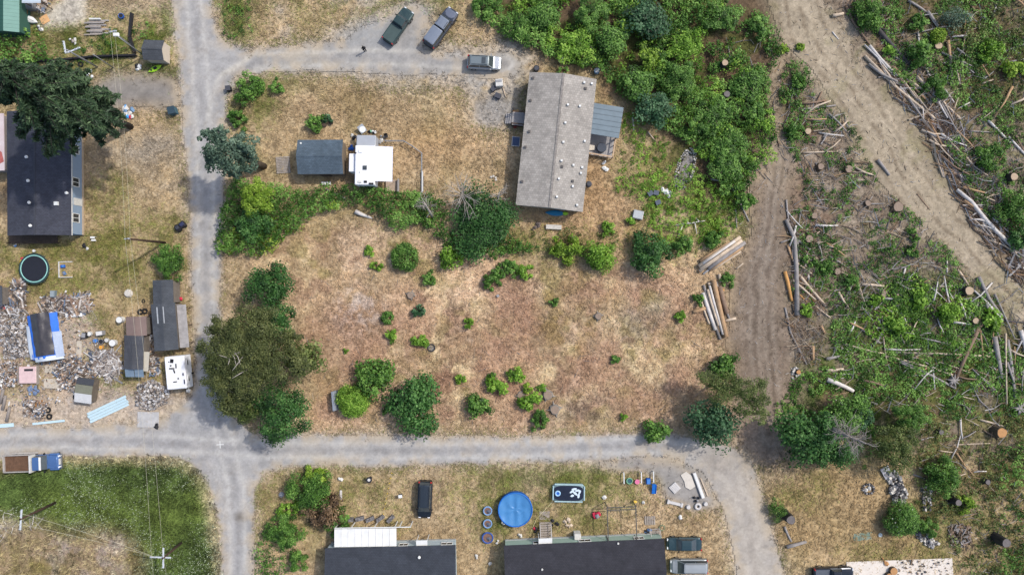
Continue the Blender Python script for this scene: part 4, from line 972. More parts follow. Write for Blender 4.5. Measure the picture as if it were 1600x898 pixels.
for x in (-3.1, -1, 1.2, 3.3):
    b = MB(); b.box((x, -.5, .7), (.1, .1, 1.4)); b.build('post', WOODD, o)
c, sx, sy, rz = rect([(-60, 178), (3, 178), (11, 266), (-58, 268)], 2.6)
o = at('lean_to', 'faded pink and white patched roof beside the dark roof', 'shed', c, rz)
b = MB(); b.box((0, 0, 2.62), (sx, sy, .12)); b.build('roof', mat('pink_sheet', C(206, 186, 186), .8, .06, .5, C(216, 206, 206)), o)
b = MB(); b.prism([(sx/2-1.0, -.8), (sx/2-.3, -1.4), (sx/2-.05, -2.6), (sx/2-.8, -3.0), (sx/2-1.6, -2.2)], 2.69, 2.71); b.build('red_patch', mat('red_worn', C(176, 98, 92), .8, .2, 2), o)
b = MB(); b.box((0, 0, 1.28), (sx-.4, sy-.4, 2.56)); b.build('wall', mat('wall_dim', C(150, 140, 136), .9, .1), o)

# --- the two long dark-roofed homes along the bottom edge
def long_home(label, corners, z, wallm, roofm, wins, hoods):
    c, sx, sy, rz = rect(corners, z); ho = at('mobile_home', label, 'house', c, rz); zr = z+.75
    gable(MB(), sx, sy, z, zr, .12, 'x').build('roof', roofm, ho)
    b = MB(); b.box((0, 0, zr+.015), (sx+.02, .25, .04)); b.build('ridge_cap', roofm, ho)
    walls(MB(), sx-.35, sy-.35, z+.02, zr-.1, 'x').build('wall', wallm, ho)
    b = MB(); b.box((0, sy/2-.14, .25), (sx-.36, .06, .5)); b.build('skirting', mat('skirt', C(176, 180, 178), .85, .08), ho)
    for wx_, w in wins: window(ho, (wx_, sy/2-.17, 1.7), w, .9, '+y')
    for px, py, w in hoods:
        p = loc_of(ho, px, py, 2.5); b = MB(); b.box((p.x, sy/2+.15, 2.5), (w, 1.1, .06), tilt=Matrix.Rotation(R(8), 3, 'X')); b.box((p.x-w/2+.05, sy/2+.55, 1.2), (.08, .08, 2.4)); b.box((p.x+w/2-.05, sy/2+.55, 1.2), (.08, .08, 2.4)); b.build('door_hood', WHITE, ho)
        b = MB(); b.box((p.x, sy/2-.14, 1.4), (.95, .06, 2.0)); b.build('door', WHITE2, ho)
    return ho, sx, sy, zr
RD = roof_mat('shingle_charcoal', C(62, 66, 74), .2, .08)
h3, sx, sy, zr3 = long_home('dark-roofed home with the white awning at the bottom edge', [(508, 856), (712, 851), (714, 945), (510, 950)], 2.7, mat('siding_greyblue', C(182, 196, 200), .85, .05), RD, [(sx_, 1.5) for sx_ in (7.4,)]+[(1.6, 1.2)], [(659, 845, 1.5)])
z3 = lambda x, y: zr3-.75*abs(y)/(sy/2)
p = loc_of(h3, 655, 870, 3.1); vents(h3, [(p.x, p.y)], z3, WHITE, .15, .3)
h4, sx4, sy4, zr4 = long_home('green-walled dark-roofed home beside the two pools', [(787, 852), (1037, 841), (1042, 930), (791, 941)], 2.7, mat('siding_mint', C(160, 182, 168), .85, .05), roof_mat('shingle_black', C(58, 58, 64), .2, .08), [(.2, 1.6), (-6, 1.4), (7.5, 1.3)], [(852, 841, 1.8)])
z4 = lambda x, y: zr4-.75*abs(y)/(sy4/2)
pp = [loc_of(h4, 966, 849, 3.0), loc_of(h4, 847, 888, 3.2)]; vents(h4, [(q.x, q.y) for q in pp], z4, WHITE2, .11, .22)
p = loc_of(h4, 901, 834, 0); b = MB(); b.bev((p.x, sy4/2+.25, .75), (.9, .8, 1.5), .06); b.build('heat_pump', WHITE2, h4)
# white awning with its post frame
c, sx, sy, rz = rect([(522, 826), (619, 825), (620, 852), (523, 854)], 2.45)
o = at('awning', 'white ribbed awning on posts at the dark-roofed home', 'awning', c, rz)
AWM = mat('awning_white', C(224, 224, 220), .6, .08, .8, C(236, 236, 234))
n = 9
for k in range(n):
    w = sx/n; b = MB(); x = -sx/2+w*(k+.5); b.box((x, 0, 2.46), (w-.02, sy, .04), tilt=Matrix.Rotation(R(-3), 3, 'X')); b.box((x-w/2+.04, 0, 2.5), (.05, sy, .05), tilt=Matrix.Rotation(R(-3), 3, 'X')); b.build('panel', AWM, o)
b = MB(); b.box((.9, sy/2+.12, 2.36), (sx+2.0, .1, .1)); b.build('beam', WHITE, o)
for x in (-sx/2+.1, -1.9, 1.2, 3.9, sx/2+.4, sx/2+1.85):
    b = MB(); b.box((x, sy/2+.12, 1.16), (.1, .1, 2.3)); b.build('post', WHITE, o)
b = MB()
for k in range(5): b.box((-2.6+k*1.4, sy/2+.55+.1*(k % 2), .3), (1.1, .5, .6), .2*k)
b.build('porch_clutter', mat('clutter_dark', C(70, 66, 66), .8, .4, 4, C(150, 148, 150)), o)
# steps up to the mint house
def steps(label, px, py, w, n, run, z0, rz, m, rail=True):
    o = at('steps', label, 'steps', W(px, py), rz)
    for k in range(n):
        b = MB(); b.box((0, -run*k, z0*(k+1)/n-.03), (w, run*.92, .06)); b.build('tread', m, o)
    L = run*n
    for s in (-1, 1):
        b = MB(); b.tube([(s*w/2, run*.5, .05), (s*w/2, -L+run*.5, z0)], .07, 4); b.build('stringer', m, o)
        if rail:
            b = MB(); b.tube([(s*w/2, run*.5, .9), (s*w/2, -L+run*.5, z0+.9)], .05, 4)
            for q in (0, .5, 1): b.box((s*w/2, run*.5-L*q, .45+z0*q*.9), (.07, .07, .9+z0*q*.2))
            b.build('railing', mat('rail_grey', C(188, 182, 176), .85, .1, 3), o)
    return o
GREYWD = mat('weathered_wood', C(158, 148, 138), .95, .2, 3, bump=.3)
steps('wooden steps with rails up to the white door hood', 852, 816, 1.5, 7, .27, 1.1, R(2), GREYWD)
o = at('boardwalk', 'short board landing below the wooden steps', 'landing', W(851, 805), R(2)); deck(o, -.7, .7, -.5, .6, .08, GREYWD, 6)
steps('wooden steps at the end of the mint-walled house', 1022, 826, 1.3, 6, .25, 1.0, R(2), GREYWD)
o = at('pallet', 'grey pallet below the end steps', 'pallet', W(1017, 812), R(2)); deck(o, -.9, .6, -.6, .6, .14, GREYWD, 5, 'y', gap=.07)
# dark open frame
o = at('pergola', 'thin dark open frame in front of the mint-walled house', 'pergola', W(967, 808), R(2))
DK = mat('frame_dark', C(84, 84, 80), .7, .15, 3)
for x in (-1.85, 1.95):
    for y in (-2.3, 2.2):
        b = MB(); b.box((x, y, 1.15), (.1, .1, 2.3)); b.build('post', DK, o)
    b = MB(); b.box((x, -.05, 2.33), (.12, 4.7, .1)); b.build('beam', DK, o)
for y in (2.2, 1.85, -2.3):
    b = MB(); b.box((.05, y, 2.42), (4.0, .1, .08)); b.build('crossbeam', DK, o)

# --- sheds
def shed(label, corners, z, rise, axis, roofm, wallm, name='shed', ov=.15, door=None):
    c, sx, sy, rz = rect(corners, z); o = at(name, label, 'shed', c, rz)
    gable(MB(), sx, sy, z, z+rise, .08, axis).build('roof', roofm, o)
    walls(MB(), sx-2*ov, sy-2*ov, z, z+rise-.06, axis).build('wall', wallm, o)
    b = MB()
    if axis == 'x': b.box((0, 0, z+rise+.01), (sx+.01, .18, .03))
    else: b.box((0, 0, z+rise+.01), (.18, sy+.01, .03))
    b.build('ridge_cap', roofm, o)
    if door:
        b = MB(); b.box((door[0], door[1], .95), (door[2], door[3], 1.8)); b.build('door', WOODD, o)
    return o, sx, sy
RS = roof_mat('shingle_slate', C(84, 98, 110), .2, .13); RS2 = roof_mat('shingle_slate_dark', C(82, 86, 92), .2, .1)
o, sx, sy = shed('slate-roofed garden shed beside the white camper', [(464, 219), (536, 218), (536, 272), (466, 272)], 2.4, .7, 'x', RS, mat('shed_wall', C(132, 118, 102), .9, .1))
b = MB(); b.box((.3, -sy/2+.1, .95), (1.4, .05, 1.8)); b.build('door', WOODD, o)
vents(o, [(-sx/2+.5, sy/2-.5)], lambda x, y: 2.55, WHITE, .1, .15)
shed('little beige shed with a grey roof by the kayak', [(223, 63), (255, 63), (257, 95), (226, 93)], 2.0, .6, 'x', RS2, mat('shed_beige', C(196, 184, 168), .9, .06))
# barn with green metal roof, mostly outside
c = W(5, -10, 2.9); c.z = 0
o = at('barn', 'low barn with ribbed green metal roof in the corner', 'barn', c, 0)
GM, GM2 = mat('metal_green_shaded', C(52, 92, 80), .5, .08, 1.0, metal=.1), mat('metal_green_sunlit', C(122, 158, 146), .45, .06, 1.0, metal=.1)  # paler green paints the sun on one slope, darker green the slope facing away
yb = W(5, 50, 2.5).y-c.y
xs = [(-2.4, 2.3), (0, 2.9), (1.72, 2.35)]
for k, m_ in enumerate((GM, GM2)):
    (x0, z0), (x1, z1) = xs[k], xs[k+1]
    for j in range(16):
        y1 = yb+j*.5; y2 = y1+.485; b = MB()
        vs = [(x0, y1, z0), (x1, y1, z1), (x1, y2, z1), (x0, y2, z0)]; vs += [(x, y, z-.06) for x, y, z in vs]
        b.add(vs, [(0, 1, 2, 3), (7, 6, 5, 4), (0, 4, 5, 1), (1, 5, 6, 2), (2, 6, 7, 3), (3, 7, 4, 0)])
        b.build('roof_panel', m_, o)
b = MB(); vs = [(-2.2, yb+.2, 0), (1.6, yb+.2, 0), (1.6, yb+.2, 2.33), (0, yb+.2, 2.82), (-2.2, yb+.2, 2.25)]; vs += [(x, y+7.6, z) for x, y, z in vs]
b.add(vs, [tuple(range(5)), tuple(range(9, 4, -1))]+[(k, 5+k, 5+(k+1) % 5, (k+1) % 5) for k in range(5)]); b.build('wall', mat('barn_wall', C(56, 92, 80), .85, .1), o)
# junk-yard sheds
o, sx, sy = shed('dark shed by the lane with pale streaks on its roof', [(236, 475), (273, 473), (279, 545), (241, 549)], 2.3, .35, 'y', RS2, mat('junk_wall', C(120, 112, 104), .9, .2, 2))
for x, w in ((-.7, .22), (.1, .26)):
    b = MB(); b.box((x, 1.6, 2.62-abs(x)*.2+.02), (w, 2.2, .02)); b.build('roof_streak', mat('streak_pale', C(168, 172, 176), .7, .2, 4), o)
b = MB(); b.box((sx/2+.55, -.1, 1.7), (1.15, sy-.5, .05), tilt=Matrix.Rotation(R(14), 3, 'Y')); b.build('side_roof', mat('tin_grey', C(160, 156, 154), .5, .25, 1.2, metal=.2), o)
for y in (-2.4, 0, 2.3):
    b = MB(); b.box((sx/2+1.0, y, .75), (.1, .1, 1.5)); b.build('post', WOODD, o)
shed('small dark shed at the upper end of the streaked one', [(238, 438), (269, 437), (272, 474), (240, 475)], 2.3, .3, 'y', RS2, mat('junk_wall', C(120, 112, 104), .9, .2, 2))
o, sx, sy = shed('long shed with dark felt roof in the junk yard', [(195, 524), (226, 524), (222, 577), (193, 576)], 2.2, .3, 'y', roof_mat('felt_dark', C(80, 82, 88), .5, .06), mat('junk_wall', C(120, 112, 104), .9, .2, 2))
for s in (-.27, .27):
    b = MB(); b.box((s*sx*.92, -sy/2-.55, 1.95), (sx*.46, 1.1, .05), tilt=Matrix.Rotation(R(14), 3, 'X')); b.build('end_sheet', mat('sheet_blue', C(120, 138, 154), .5, .12, 2), o)
o, sx, sy = shed('shed with rusty brown roof in the junk yard', [(197, 495), (229, 494), (229, 524), (197, 525)], 2.2, .2, 'y', mat('rust_roof', C(128, 110, 104), .85, .1, 1), mat('junk_wall', C(120, 112, 104), .9, .2, 2))
b = MB(); b.box((0, 0, 1.8), (1.6, 2.6, .05), tilt=Matrix.Rotation(R(8), 3, 'Y')); b.box((-.6, 1, .9), (.08, .08, 1.8)); b.box((-.6, -1, .9), (.08, .08, 1.8)); b.box((.6, 1, .85), (.08, .08, 1.7)); b.box((.6, -1, .85), (.08, .08, 1.7))
single('shelter', 'leaning beige sheet shelter beside the felt-roofed shed', 'shelter', b, mat('beige_sheet', C(186, 180, 166), .8, .08, 2), 234, 562, R(-4))
# striped hutch: black, olive and pale roof boards
o = at('hutch', 'hutch with black, olive and pale striped roof', 'hutch', W(148, 606, 0), R(-8))
for k, (y0, y1, cc) in enumerate(((.72, 1.6, C(66, 68, 74)), (-.45, .72, C(122, 122, 106)), (-1.75, -.45, C(204, 204, 204)))):
    b = MB(); b.box((-.55, (y0+y1)/2-.15, 1.55-abs((y0+y1)/2)*.12), (2.3, y1-y0-.02, .06), tilt=Matrix.Rotation(R(-8 if k == 0 else (0 if k == 1 else 10)), 3, 'X')); b.build('roof_board', mat('hutch%d' % k, cc, .7, .08, 2), o)
b = MB(); b.box((-.5, -.15, .7), (2.1, 3.0, 1.36)); b.build('wall', mat('hutch_wall', C(110, 100, 88), .9, .2), o)
b = MB(); b.box((-1.0, -1.9, .5), (.08, .6, .05)); b.build('ramp', GREYWD, o)
# the bit of shed at the picture edge
o = at('lean_to', 'dark lean-to roof at the edge above the scrap boards', 'shed', W(5, 462, 0), R(1)); b = MB(); b.box((-.8, 0, 1.9), (4.0, 2.7, .08), tilt=Matrix.Rotation(R(3), 3, 'Y')); b.build('roof', RS2, o)
b = MB(); b.box((-.8, 0, .92), (3.6, 2.3, 1.8)); b.build('wall', mat('junk_wall', C(120, 112, 104), .9, .2, 2), o)
# porch things by the barn
o = at('porch', 'pale metal porch roof beside the barn', 'porch', W(49, -2, 2.6), 0); b = MB(); b.box((0, 0, 0), (2.5, 1.2, .06)); b.build('roof', mat('pale_metal', C(192, 202, 210), .5, .05, metal=.1), o)
for x in (-1.1, 1.1):
    b = MB(); b.box((x, -.4, -1.3), (.09, .09, 2.55)); b.build('post', WOODD, o)
o = at('deck', 'rust-brown deck boards beside the barn', 'deck', W(42, 14), 0); deck(o, -.5, .55, -1.0, .9, .7, mat('deck_rust', C(150, 98, 48), .9, .2, 3), 7)
# ------------------------------------------------------------------ vehicles
TYRE = mat('tyre_rubber', (.012, .012, .013, 1), .85, .2, 5); RIM = mat('rim_metal', (.35, .36, .37, 1), .35, .1, metal=.8)
LAMPW = mat('lamp_clear', (.75, .77, .8, 1), .15, .05, spec=.6); LAMPR = mat('lamp_red', (.45, .012, .014, 1), .25, .1, spec=.6); TRIM = mat('trim_black', (.012, .012, .014, 1), .6, .2)
def car_paint(name, c): return mat(name, c, .22, .05, .8, metal=.35, spec=.6)
def loft(b, secs, mi=0):
    """Skin rings of equal length; closed at both ends."""
    n = len(secs[0]); o = len(b.v)
    for s in secs: b.v += [tuple(p) for p in s]
    for i in range(len(secs)-1):
        for k in range(n):
            b.f.append((o+i*n+k, o+i*n+(k+1) % n, o+(i+1)*n+(k+1) % n, o+(i+1)*n+k)); b.m.append(mi)
    b.f.append(tuple(o+k for k in range(n-1, -1, -1))); b.m.append(mi)
    e = o+(len(secs)-1)*n; b.f.append(tuple(e+k for k in range(n))); b.m.append(mi)
def hull(b, st):
    """Car body from stations (x, half width, top z)."""
    secs = []
    for x, w, z in st:
        half = [(w*.9, .28), (w, .5), (w*1.0, z-.22), (w*.95, z-.06), (w*.82, z)]
        secs.append([(x, -y, zz) for y, zz in half][::-1][::-1]+[(x, y, zz) for y, zz in half[::-1]])
    loft(b, [[(p[0], p[1], p[2]) for p in s] for s in secs])
def cabin(b, x0, x1, x2, x3, w0, w1, z0, z1):
    """Glass house: rear base, rear top, front top, front base."""
    vs = [(x0, -w0, z0), (x3, -w0, z0), (x3, w0, z0), (x0, w0, z0), (x1, -w1, z1), (x2, -w1, z1), (x2, w1, z1), (x1, w1, z1)]
    b.add(vs, [(0, 1, 5, 4), (1, 2, 6, 5), (2, 3, 7, 6), (3, 0, 4, 7), (4, 5, 6, 7)])
    return vs
def crowned(b, x0, x1, w, z, t=.05, curve=.05, n=6):
    """A thin panel arched a little across and rounded at its ends."""
    for i in range(n):
        pass
    secs = []
    for i, u in enumerate((0, .06, .3, .7, .94, 1)):
        x = x0+(x1-x0)*u; ww = w*(.93 if u in (0, 1) else 1); zz = z-(.035 if u in (0, 1) else 0)
        ring = [(x, ww*q, zz+curve*(1-q*q)) for q in (-1, -.6, 0, .6, 1)]; ring += [(x, ww*q, zz-t) for q in (1, -1)]
        secs.append(ring)
    loft(b, secs)
def wheel(parent, x, y, r, w=.24):
    s = 1 if y > 0 else -1
    b = MB(); b.tube([(x, y-w/2, r), (x, y+w/2, r)], r, 16); t = b.build('wheel', TYRE, parent)
    b = MB(); b.tube([(x, y+s*w*.5, r), (x, y+s*(w*.5+.015), r)], r*.6, 12); b.build('rim', RIM, t)
def car(label, px, py, ang, L, Wd, paint, style, group='parked vehicles', name='parked_car', cat='car', roofm=None, hood2=None, sunroof=False):
    o = thing(name, label, cat, px, py, R(ang), group)
    h = L/2; w = Wd/2
    P = {'suv': dict(hood=1.0, tail=1.02, belt=1.08, z1=1.72, g=(-.47, -.40, .14, .27)),
         'sedan': dict(hood=.9, tail=.95, belt=.98, z1=1.42, g=(-.34, -.17, .10, .25)),
         'van': dict(hood=1.05, tail=1.1, belt=1.1, z1=1.75, g=(-.48, -.43, .16, .32)),
         'pickup': dict(hood=1.05, tail=1.0, belt=1.1, z1=1.72, g=(-.04, .0, .17, .25)),
         'canopy': dict(hood=1.1, tail=1.05, belt=1.12, z1=1.85, g=(-.06, -.04, .18, .25)),
         'jeep': dict(hood=1.1, tail=1.05, belt=1.15, z1=1.8, g=(-.10, -.06, .12, .18))}[style]
    b = MB(); g = P['g']
    hull(b, [(-h, w*.80, P['tail']-.12), (-h*.97, w*.93, P['tail']-.02), (-h*.8, w, P['belt']), (0, w, P['belt']), (L*g[3], w, P['belt']), (L*g[3]+.15, w*.98, P['hood']+.04), (h*.84, w*.95, P['hood']-.05), (h*.95, w*.86, P['hood']-.14), (h, w*.68, P['hood']-.3)])
    b.build('body', paint, o, False)
    # hood panel
    b = MB(); crowned(b, L*g[3]+.12, h*.9, w*.74, P['hood']-.005, .05, .05); b.build('hood', hood2 or paint, o)
    z0 = P['belt']-.02; zt = P['z1']; w0, w1 = w*.86, w*.70
    x0, x1, x2, x3 = [L*q for q in g]
    b = MB(); V = cabin(b, x0, x1, x2, x3, w0, w1, z0, zt-.04); b.build('windows', glass_mat(), o)
    b = MB(); crowned(b, x1-.05, x2+.03, w1+.03, zt-.03, .06, .05); rf = b.build('roof', roofm or paint, o)
    if sunroof:
        b = MB(); b.box(((x1+x2)/2+.55, 0, zt+.025), (.55, w1*1.3, .02)); b.build('sunroof', glass_mat(), rf)
    if style in ('suv', 'canopy', 'van'):
        for s in (-1, 1):
            b = MB(); b.tube([(x1+.2, s*(w1-.08), zt+.06), (x2-.15, s*(w1-.08), zt+.06)], .025, 5); b.build('roof_rail', TRIM, rf)
    for k, (i, j) in enumerate(((0, 4), (1, 5), (2, 6), (3, 7))):
        b = MB(); a, c_ = Vector(V[i]), Vector(V[j]); s = -1 if k in (0, 1) else 1
        b.tube([a+Vector((0, s*.01, 0)), c_+Vector((0, s*.01, 0))], .05, 4); b.build('pillar', paint, o)
    xm = (x1+x2)/2
    if style in ('suv', 'sedan', 'van'):
        for s in (-1, 1):
            b = MB(); b.tube([(xm, s*(w0+.005), z0), (xm, s*(w1+.01), zt-.04)], .045, 4); b.build('pillar', paint, o)
    if style in ('pickup', 'jeep'):
        bx = (-h*.95, x0-.08)
        b = MB(); b.box(((bx[0]+bx[1])/2, 0, P['belt']+.03), (bx[1]-bx[0], w*1.66, .05)); 
        if style == 'pickup': b.build('bed_cover', mat('tonneau_'+paint.name, tuple(x*1.0 for x in C(70, 86, 84))[:3]+(1,), .5, .1), o)
        else:
            b.build('bed_cover', mat('tonneau_dark', C(86, 92, 102), .6, .08), o)
            for q in (.25, .5, .75):
                b = MB(); b.box((bx[0]+(bx[1]-bx[0])*q, 0, P['belt']+.01), (.04, w*1.6, .03)); b.build('cover_seam', TRIM, o)
        for s in (-1, 1):
            b = MB(); b.box(((bx[0]+bx[1])/2, s*w*.9, P['belt']+.01), (bx[1]-bx[0]+.1, .12, .07)); b.build('bed_rail', paint, o)
    if style == 'canopy':
        b = MB(); cabin(b, -h*.97, -h*.92, x0-.14, x0-.1, w*.88, w*.76, z0, zt-.06); b.build('canopy_side', glass_mat(), o)
        b = MB(); crowned(b, -h*.93, x0-.12, w*.78, zt-.04, .06, .05); b.build('canopy_roof', roofm or paint, o)
    for s in (-1, 1):
        wheel(o, h*.62, s*(w-.12), .34); wheel(o, -h*.62, s*(w-.12), .34)
        b = MB(); b.box((h*.93, s*w*.62, P['hood']-.2), (.3, .36, .14), taper=.8); b.build('headlight', LAMPW, o)
        b = MB(); b.box((-h*.955, s*w*.82, P['tail']-.02), (.16, .22, .34), taper=.8); b.build('taillight', LAMPR, o)
        b = MB(); b.box((x3-.35, s*(w+.08), P['belt']+.08), (.14, .22, .16), taper=.8); b.build('mirror', TRIM if style != 'suv' else paint, o)
    for x, q in ((h*.985, .66), (-h*.985, .78)):
        b = MB(); b.box((x, 0, .45), (.14, w*q*2.1, .26)); b.build('bumper', TRIM, o)
    return o
def paint_of(n, c): return car_paint('paint_'+n, c)
car('dark green pickup parked on the gravel with a covered bed', 624, 44, 55, 5.3, 1.9, paint_of('green', C(60, 80, 80)), 'pickup', cat='pickup', name='pickup_truck')
car('long dark grey pickup with canopy parked beside the green pickup', 690, 47, 54, 6.0, 2.0, paint_of('charcoal', C(66, 72, 84)), 'canopy', cat='pickup', name='pickup_truck', roofm=car_paint('roof_silver', C(138, 146, 158)), hood2=car_paint('hood_grey', C(118, 124, 138)))
car('silver car with sunroof on the gravel above the grey house', 757, 101, -3, 4.6, 1.85, paint_of('silver', C(172, 178, 182)), 'suv', roofm=car_paint('roof_grey', C(128, 138, 140)), hood2=car_paint('hood_silver', C(214, 216, 218)), sunroof=True)
car('black car parked alone on grass between the bottom homes', 665, 777, -92, 5.0, 1.95, paint_of('black', C(34, 40, 48)), 'van', roofm=car_paint('roof_black', C(56, 64, 72)))
car('dark teal sedan beside the end of the mint-walled house', 1067, 846, 180, 4.7, 1.8, paint_of('teal', C(56, 78, 84)), 'sedan')
car('silver minivan parked below the teal sedan', 1074, 880, 180, 5.1, 1.95, paint_of('silver2', C(150, 156, 158)), 'van', roofm=car_paint('roof_silver2', C(176, 180, 180)))
car('dark vehicle with covered rear beside the pale concrete pad', 1298, 893, 2, 5.4, 2.0, paint_of('navy', C(44, 50, 60)), 'jeep', cat='pickup', name='pickup_truck')
# blue flatbed truck
o = thing('flatbed_truck', 'old blue truck with brown-floored flatbed beside the meadow', 'truck', 59, 719, R(2), 'parked vehicles')
BL = car_paint('paint_blue', C(88, 122, 172)); RUST = mat('bed_rust', C(104, 78, 60), .95, .22, 2, bump=.3)
b = MB(); b.box((-.2, 0, .75), (7.0, .8, .2)); b.build('chassis', TRIM, o)
for k in range(10):
    b = MB(); b.box((-3.42+.39*k, 0, 1.15), (.375, 2.1, .06)); b.build('bed_plank', RUST, o)
for s in (-1, 1):
    b = MB(); b.box((-1.6, s*1.12, 1.3), (4.1, .1, .45)); b.build('bed_side', mat('bed_grey', C(176, 170, 164), .7, .15, 2), o)
b = MB(); b.box((-3.62, 0, 1.3), (.1, 2.3, .45)); b.build('tailgate', mat('bed_grey', C(176, 170, 164), .7, .15, 2), o)
b = MB(); b.box((.42, 0, 1.7), (.16, 2.3, 1.1)); b.build('headboard', WHITE2, o)
b = MB(); b.box((.2, 0, 1.32), (.25, .4, .3)); b.build('toolbox', WHITE2, o)
b = MB(); hull(b, [(.55, .98, 1.3), (.7, 1.0, 1.3), (2.0, 1.0, 1.3), (2.2, .9, 1.3), (3.45, .82, 1.25), (3.6, .74, 1.1)]); b.build('body', BL, o)
b = MB(); cabin(b, .58, .66, 1.7, 2.15, .94, .82, 1.28, 2.0); b.build('windows', glass_mat(), o)
b = MB(); crowned(b, .58, 1.55, .86, 2.0, .06, .05); b.build('roof', BL, o)
b = MB(); b.box((1.66, 0, 2.02), (.26, 1.75, .06)); b.build('visor', WHITE, o)
b = MB(); crowned(b, 2.2, 3.5, .62, 1.27, .06, .08); b.build('hood', BL, o)
for s in (-1, 1):
    b = MB(); crowned(b, 2.35, 3.55, .16, 1.05, .3, .06); q = b.build('fender', BL, o); q.location = (0, s*.96, 0)
    b = MB(); b.disc((3.58, s*.72), .13, .85, 1.1, 10); b.build('headlight', LAMPW, o)
    wheel(o, 2.9, s*.92, .45, .28); wheel(o, -2.1, s*.92, .45, .3)
    b = MB(); b.box((1.95, s*1.2, 1.5), (.12, .22, .28)); b.build('mirror', TRIM, o)
b = MB(); b.box((3.75, 0, .7), (.14, 2.0, .25)); b.build('bumper', RIM, o); b = MB(); b.box((3.66, 0, 1.0), (.08, .8, .3)); b.build('grille', WHITE2, o)
b = MB(); b.box((-1.0, 1.3, 1.0), (3.6, .18, .1)); b.build('side_rack', mat('bed_grey', C(176, 170, 164), .7, .15, 2), o)
# white camper by the slate-roofed shed
def L_(o, px, py, z): return loc_of(o, px, py, z)
o = thing('camper_trailer', 'white camper with slide-out and awning beside the slate-roofed shed', 'camper', 576, 250, R(-1))
CW = mat('camper_white', C(236, 236, 238), .5, .03, 1.5)
a = L_(o, 555, 227, 2.9); c_ = L_(o, 585, 289, 2.9); mx, my = (a.x+c_.x)/2, (a.y+c_.y)/2; sx, sy = c_.x-a.x, a.y-c_.y
b = MB(); b.bev((mx, my, 1.72), (sx, sy, 2.36), .08); b.build('body', CW, o)
b = MB(); b.bev((mx, a.y+.72, 1.5), (sx-.05, 1.5, 1.9), .1); b.build('nose', mat('camper_grey', C(168, 172, 178), .5, .06), o)
b = MB(); b.box((mx, a.y+1.47, 1.4), (sx*.7, .05, .6)); b.build('front_window', GLASS, o)
q = L_(o, 550, 254, 2.5); b = MB(); b.bev((q.x, q.y, 1.5), (.85, 2.4, 1.9), .05); b.build('slide_out', CW, o)
a2 = L_(o, 585, 229, 2.5); c2 = L_(o, 613, 284, 2.4); b = MB(); b.box(((a2.x+c2.x)/2+.02, (a2.y+c2.y)/2, 2.62), (c2.x-a2.x, a2.y-c2.y, .04), tilt=Matrix.Rotation(R(6), 3, 'Y')); b.build('awning', mat('awning_cloth', C(226, 226, 236), .7, .03, 1), o)
for y in (a2.y-.2, c2.y+.2):
    b = MB(); b.tube([(c2.x-.1, y, .05), (c2.x-.05, y, 2.5)], .03, 5); b.build('awning_arm', RIM, o)
for px, py, w, h_, m_ in ((570, 262, .55, .55, glass_mat()), (563, 236, .5, .4, CW), (571, 284, .4, .3, TRIM), (580, 287, .6, .25, TRIM), (562, 284, .5, .3, WHITE2)):
    q = L_(o, px, py, 2.95); b = MB(); b.bev((q.x, q.y, 2.95), (w, h_, .14), .03); b.build('roof_hatch', m_, o)
q = L_(o, 556, 239, 2.95); vents(o, [(q.x, q.y)], lambda x, y: 2.88, TRIM, .08, .12); q = L_(o, 562, 269, 2.95); vents(o, [(q.x, q.y)], lambda x, y: 2.88, WHITE2, .07, .12)
for s in (-1, 1): wheel(o, mx+s*(sx/2-.2), my-.3, .33)
window(o, (a.x, my+1.5, 1.7), .9, .7, '-x', 1)
# low steps and ramp at the camper
o = at('ramp', 'pale wooden ramp at the end of the camper awning', 'ramp', W(614, 292), R(-1)); deck(o, -.9, .9, -.7, .9, .45, mat('ramp_wood', C(178, 158, 138), .9, .1, 3), 8, 'y')
b = MB(); b.box((.85, .1, .6), (.08, 1.8, 1.0)); b.build('post', WOODG, o)
# white trailer at the lane corner of the junk yard
o = thing('travel_trailer', 'white travel trailer with marks on its roof in the junk yard', 'trailer', 274, 582, R(5))
q = L_(o, 274, 582, 2.3)
b = MB(); b.bev((q.x, q.y, 1.38), (2.65, 4.4, 1.84), .1); b.build('body', CW, o)
b = MB(); b.box((q.x-.3, q.y+.15, 2.32), (1.85, 3.5, .05)); b.build('roof_panel', mat('roof_white', C(240, 240, 240), .6, .03), o)
for x, y, w, h_ in ((-.3, 1.6, .42, .5), (-.4, .6, .7, .16), (-.1, .2, .14, .5), (.2, .9, .12, .6), (-.1, -1.2, .5, .12), (.35, -.8, .14, .2), (-.7, 1.5, .1, .14), (-.5, 1.0, .2, .16)):
    b = MB(); b.box((q.x+x, q.y+y, 2.38), (w, h_, .08), random.uniform(-.3, .3)); b.build('roof_fitting', TRIM, o)
for x, y, w, h_ in ((1.02, -.3, .16, .34), (1.12, -1.3, .14, .6)):
    b = MB(); b.box((q.x+x, q.y+y, 2.33), (w, h_, .06)); b.build('side_hatch', mat('hatch_dark', C(50, 56, 84), .5, .1), o)
b = MB(); b.tube([(q.x+.7, q.y-2.2, .55), (q.x+.72, q.y-3.0, .5)], .07, 6); b.box((q.x+.72, q.y-2.7, .6), (.5, .35, .25)); b.build('hitch', WHITE2, o)
for s in (-1, 1): wheel(o, q.x+s*1.15, q.y-.4, .33)
for y in (1.2, -1.0): window(o, (q.x+1.325, q.y+y, 1.5), .7, .5, '+x', 1)
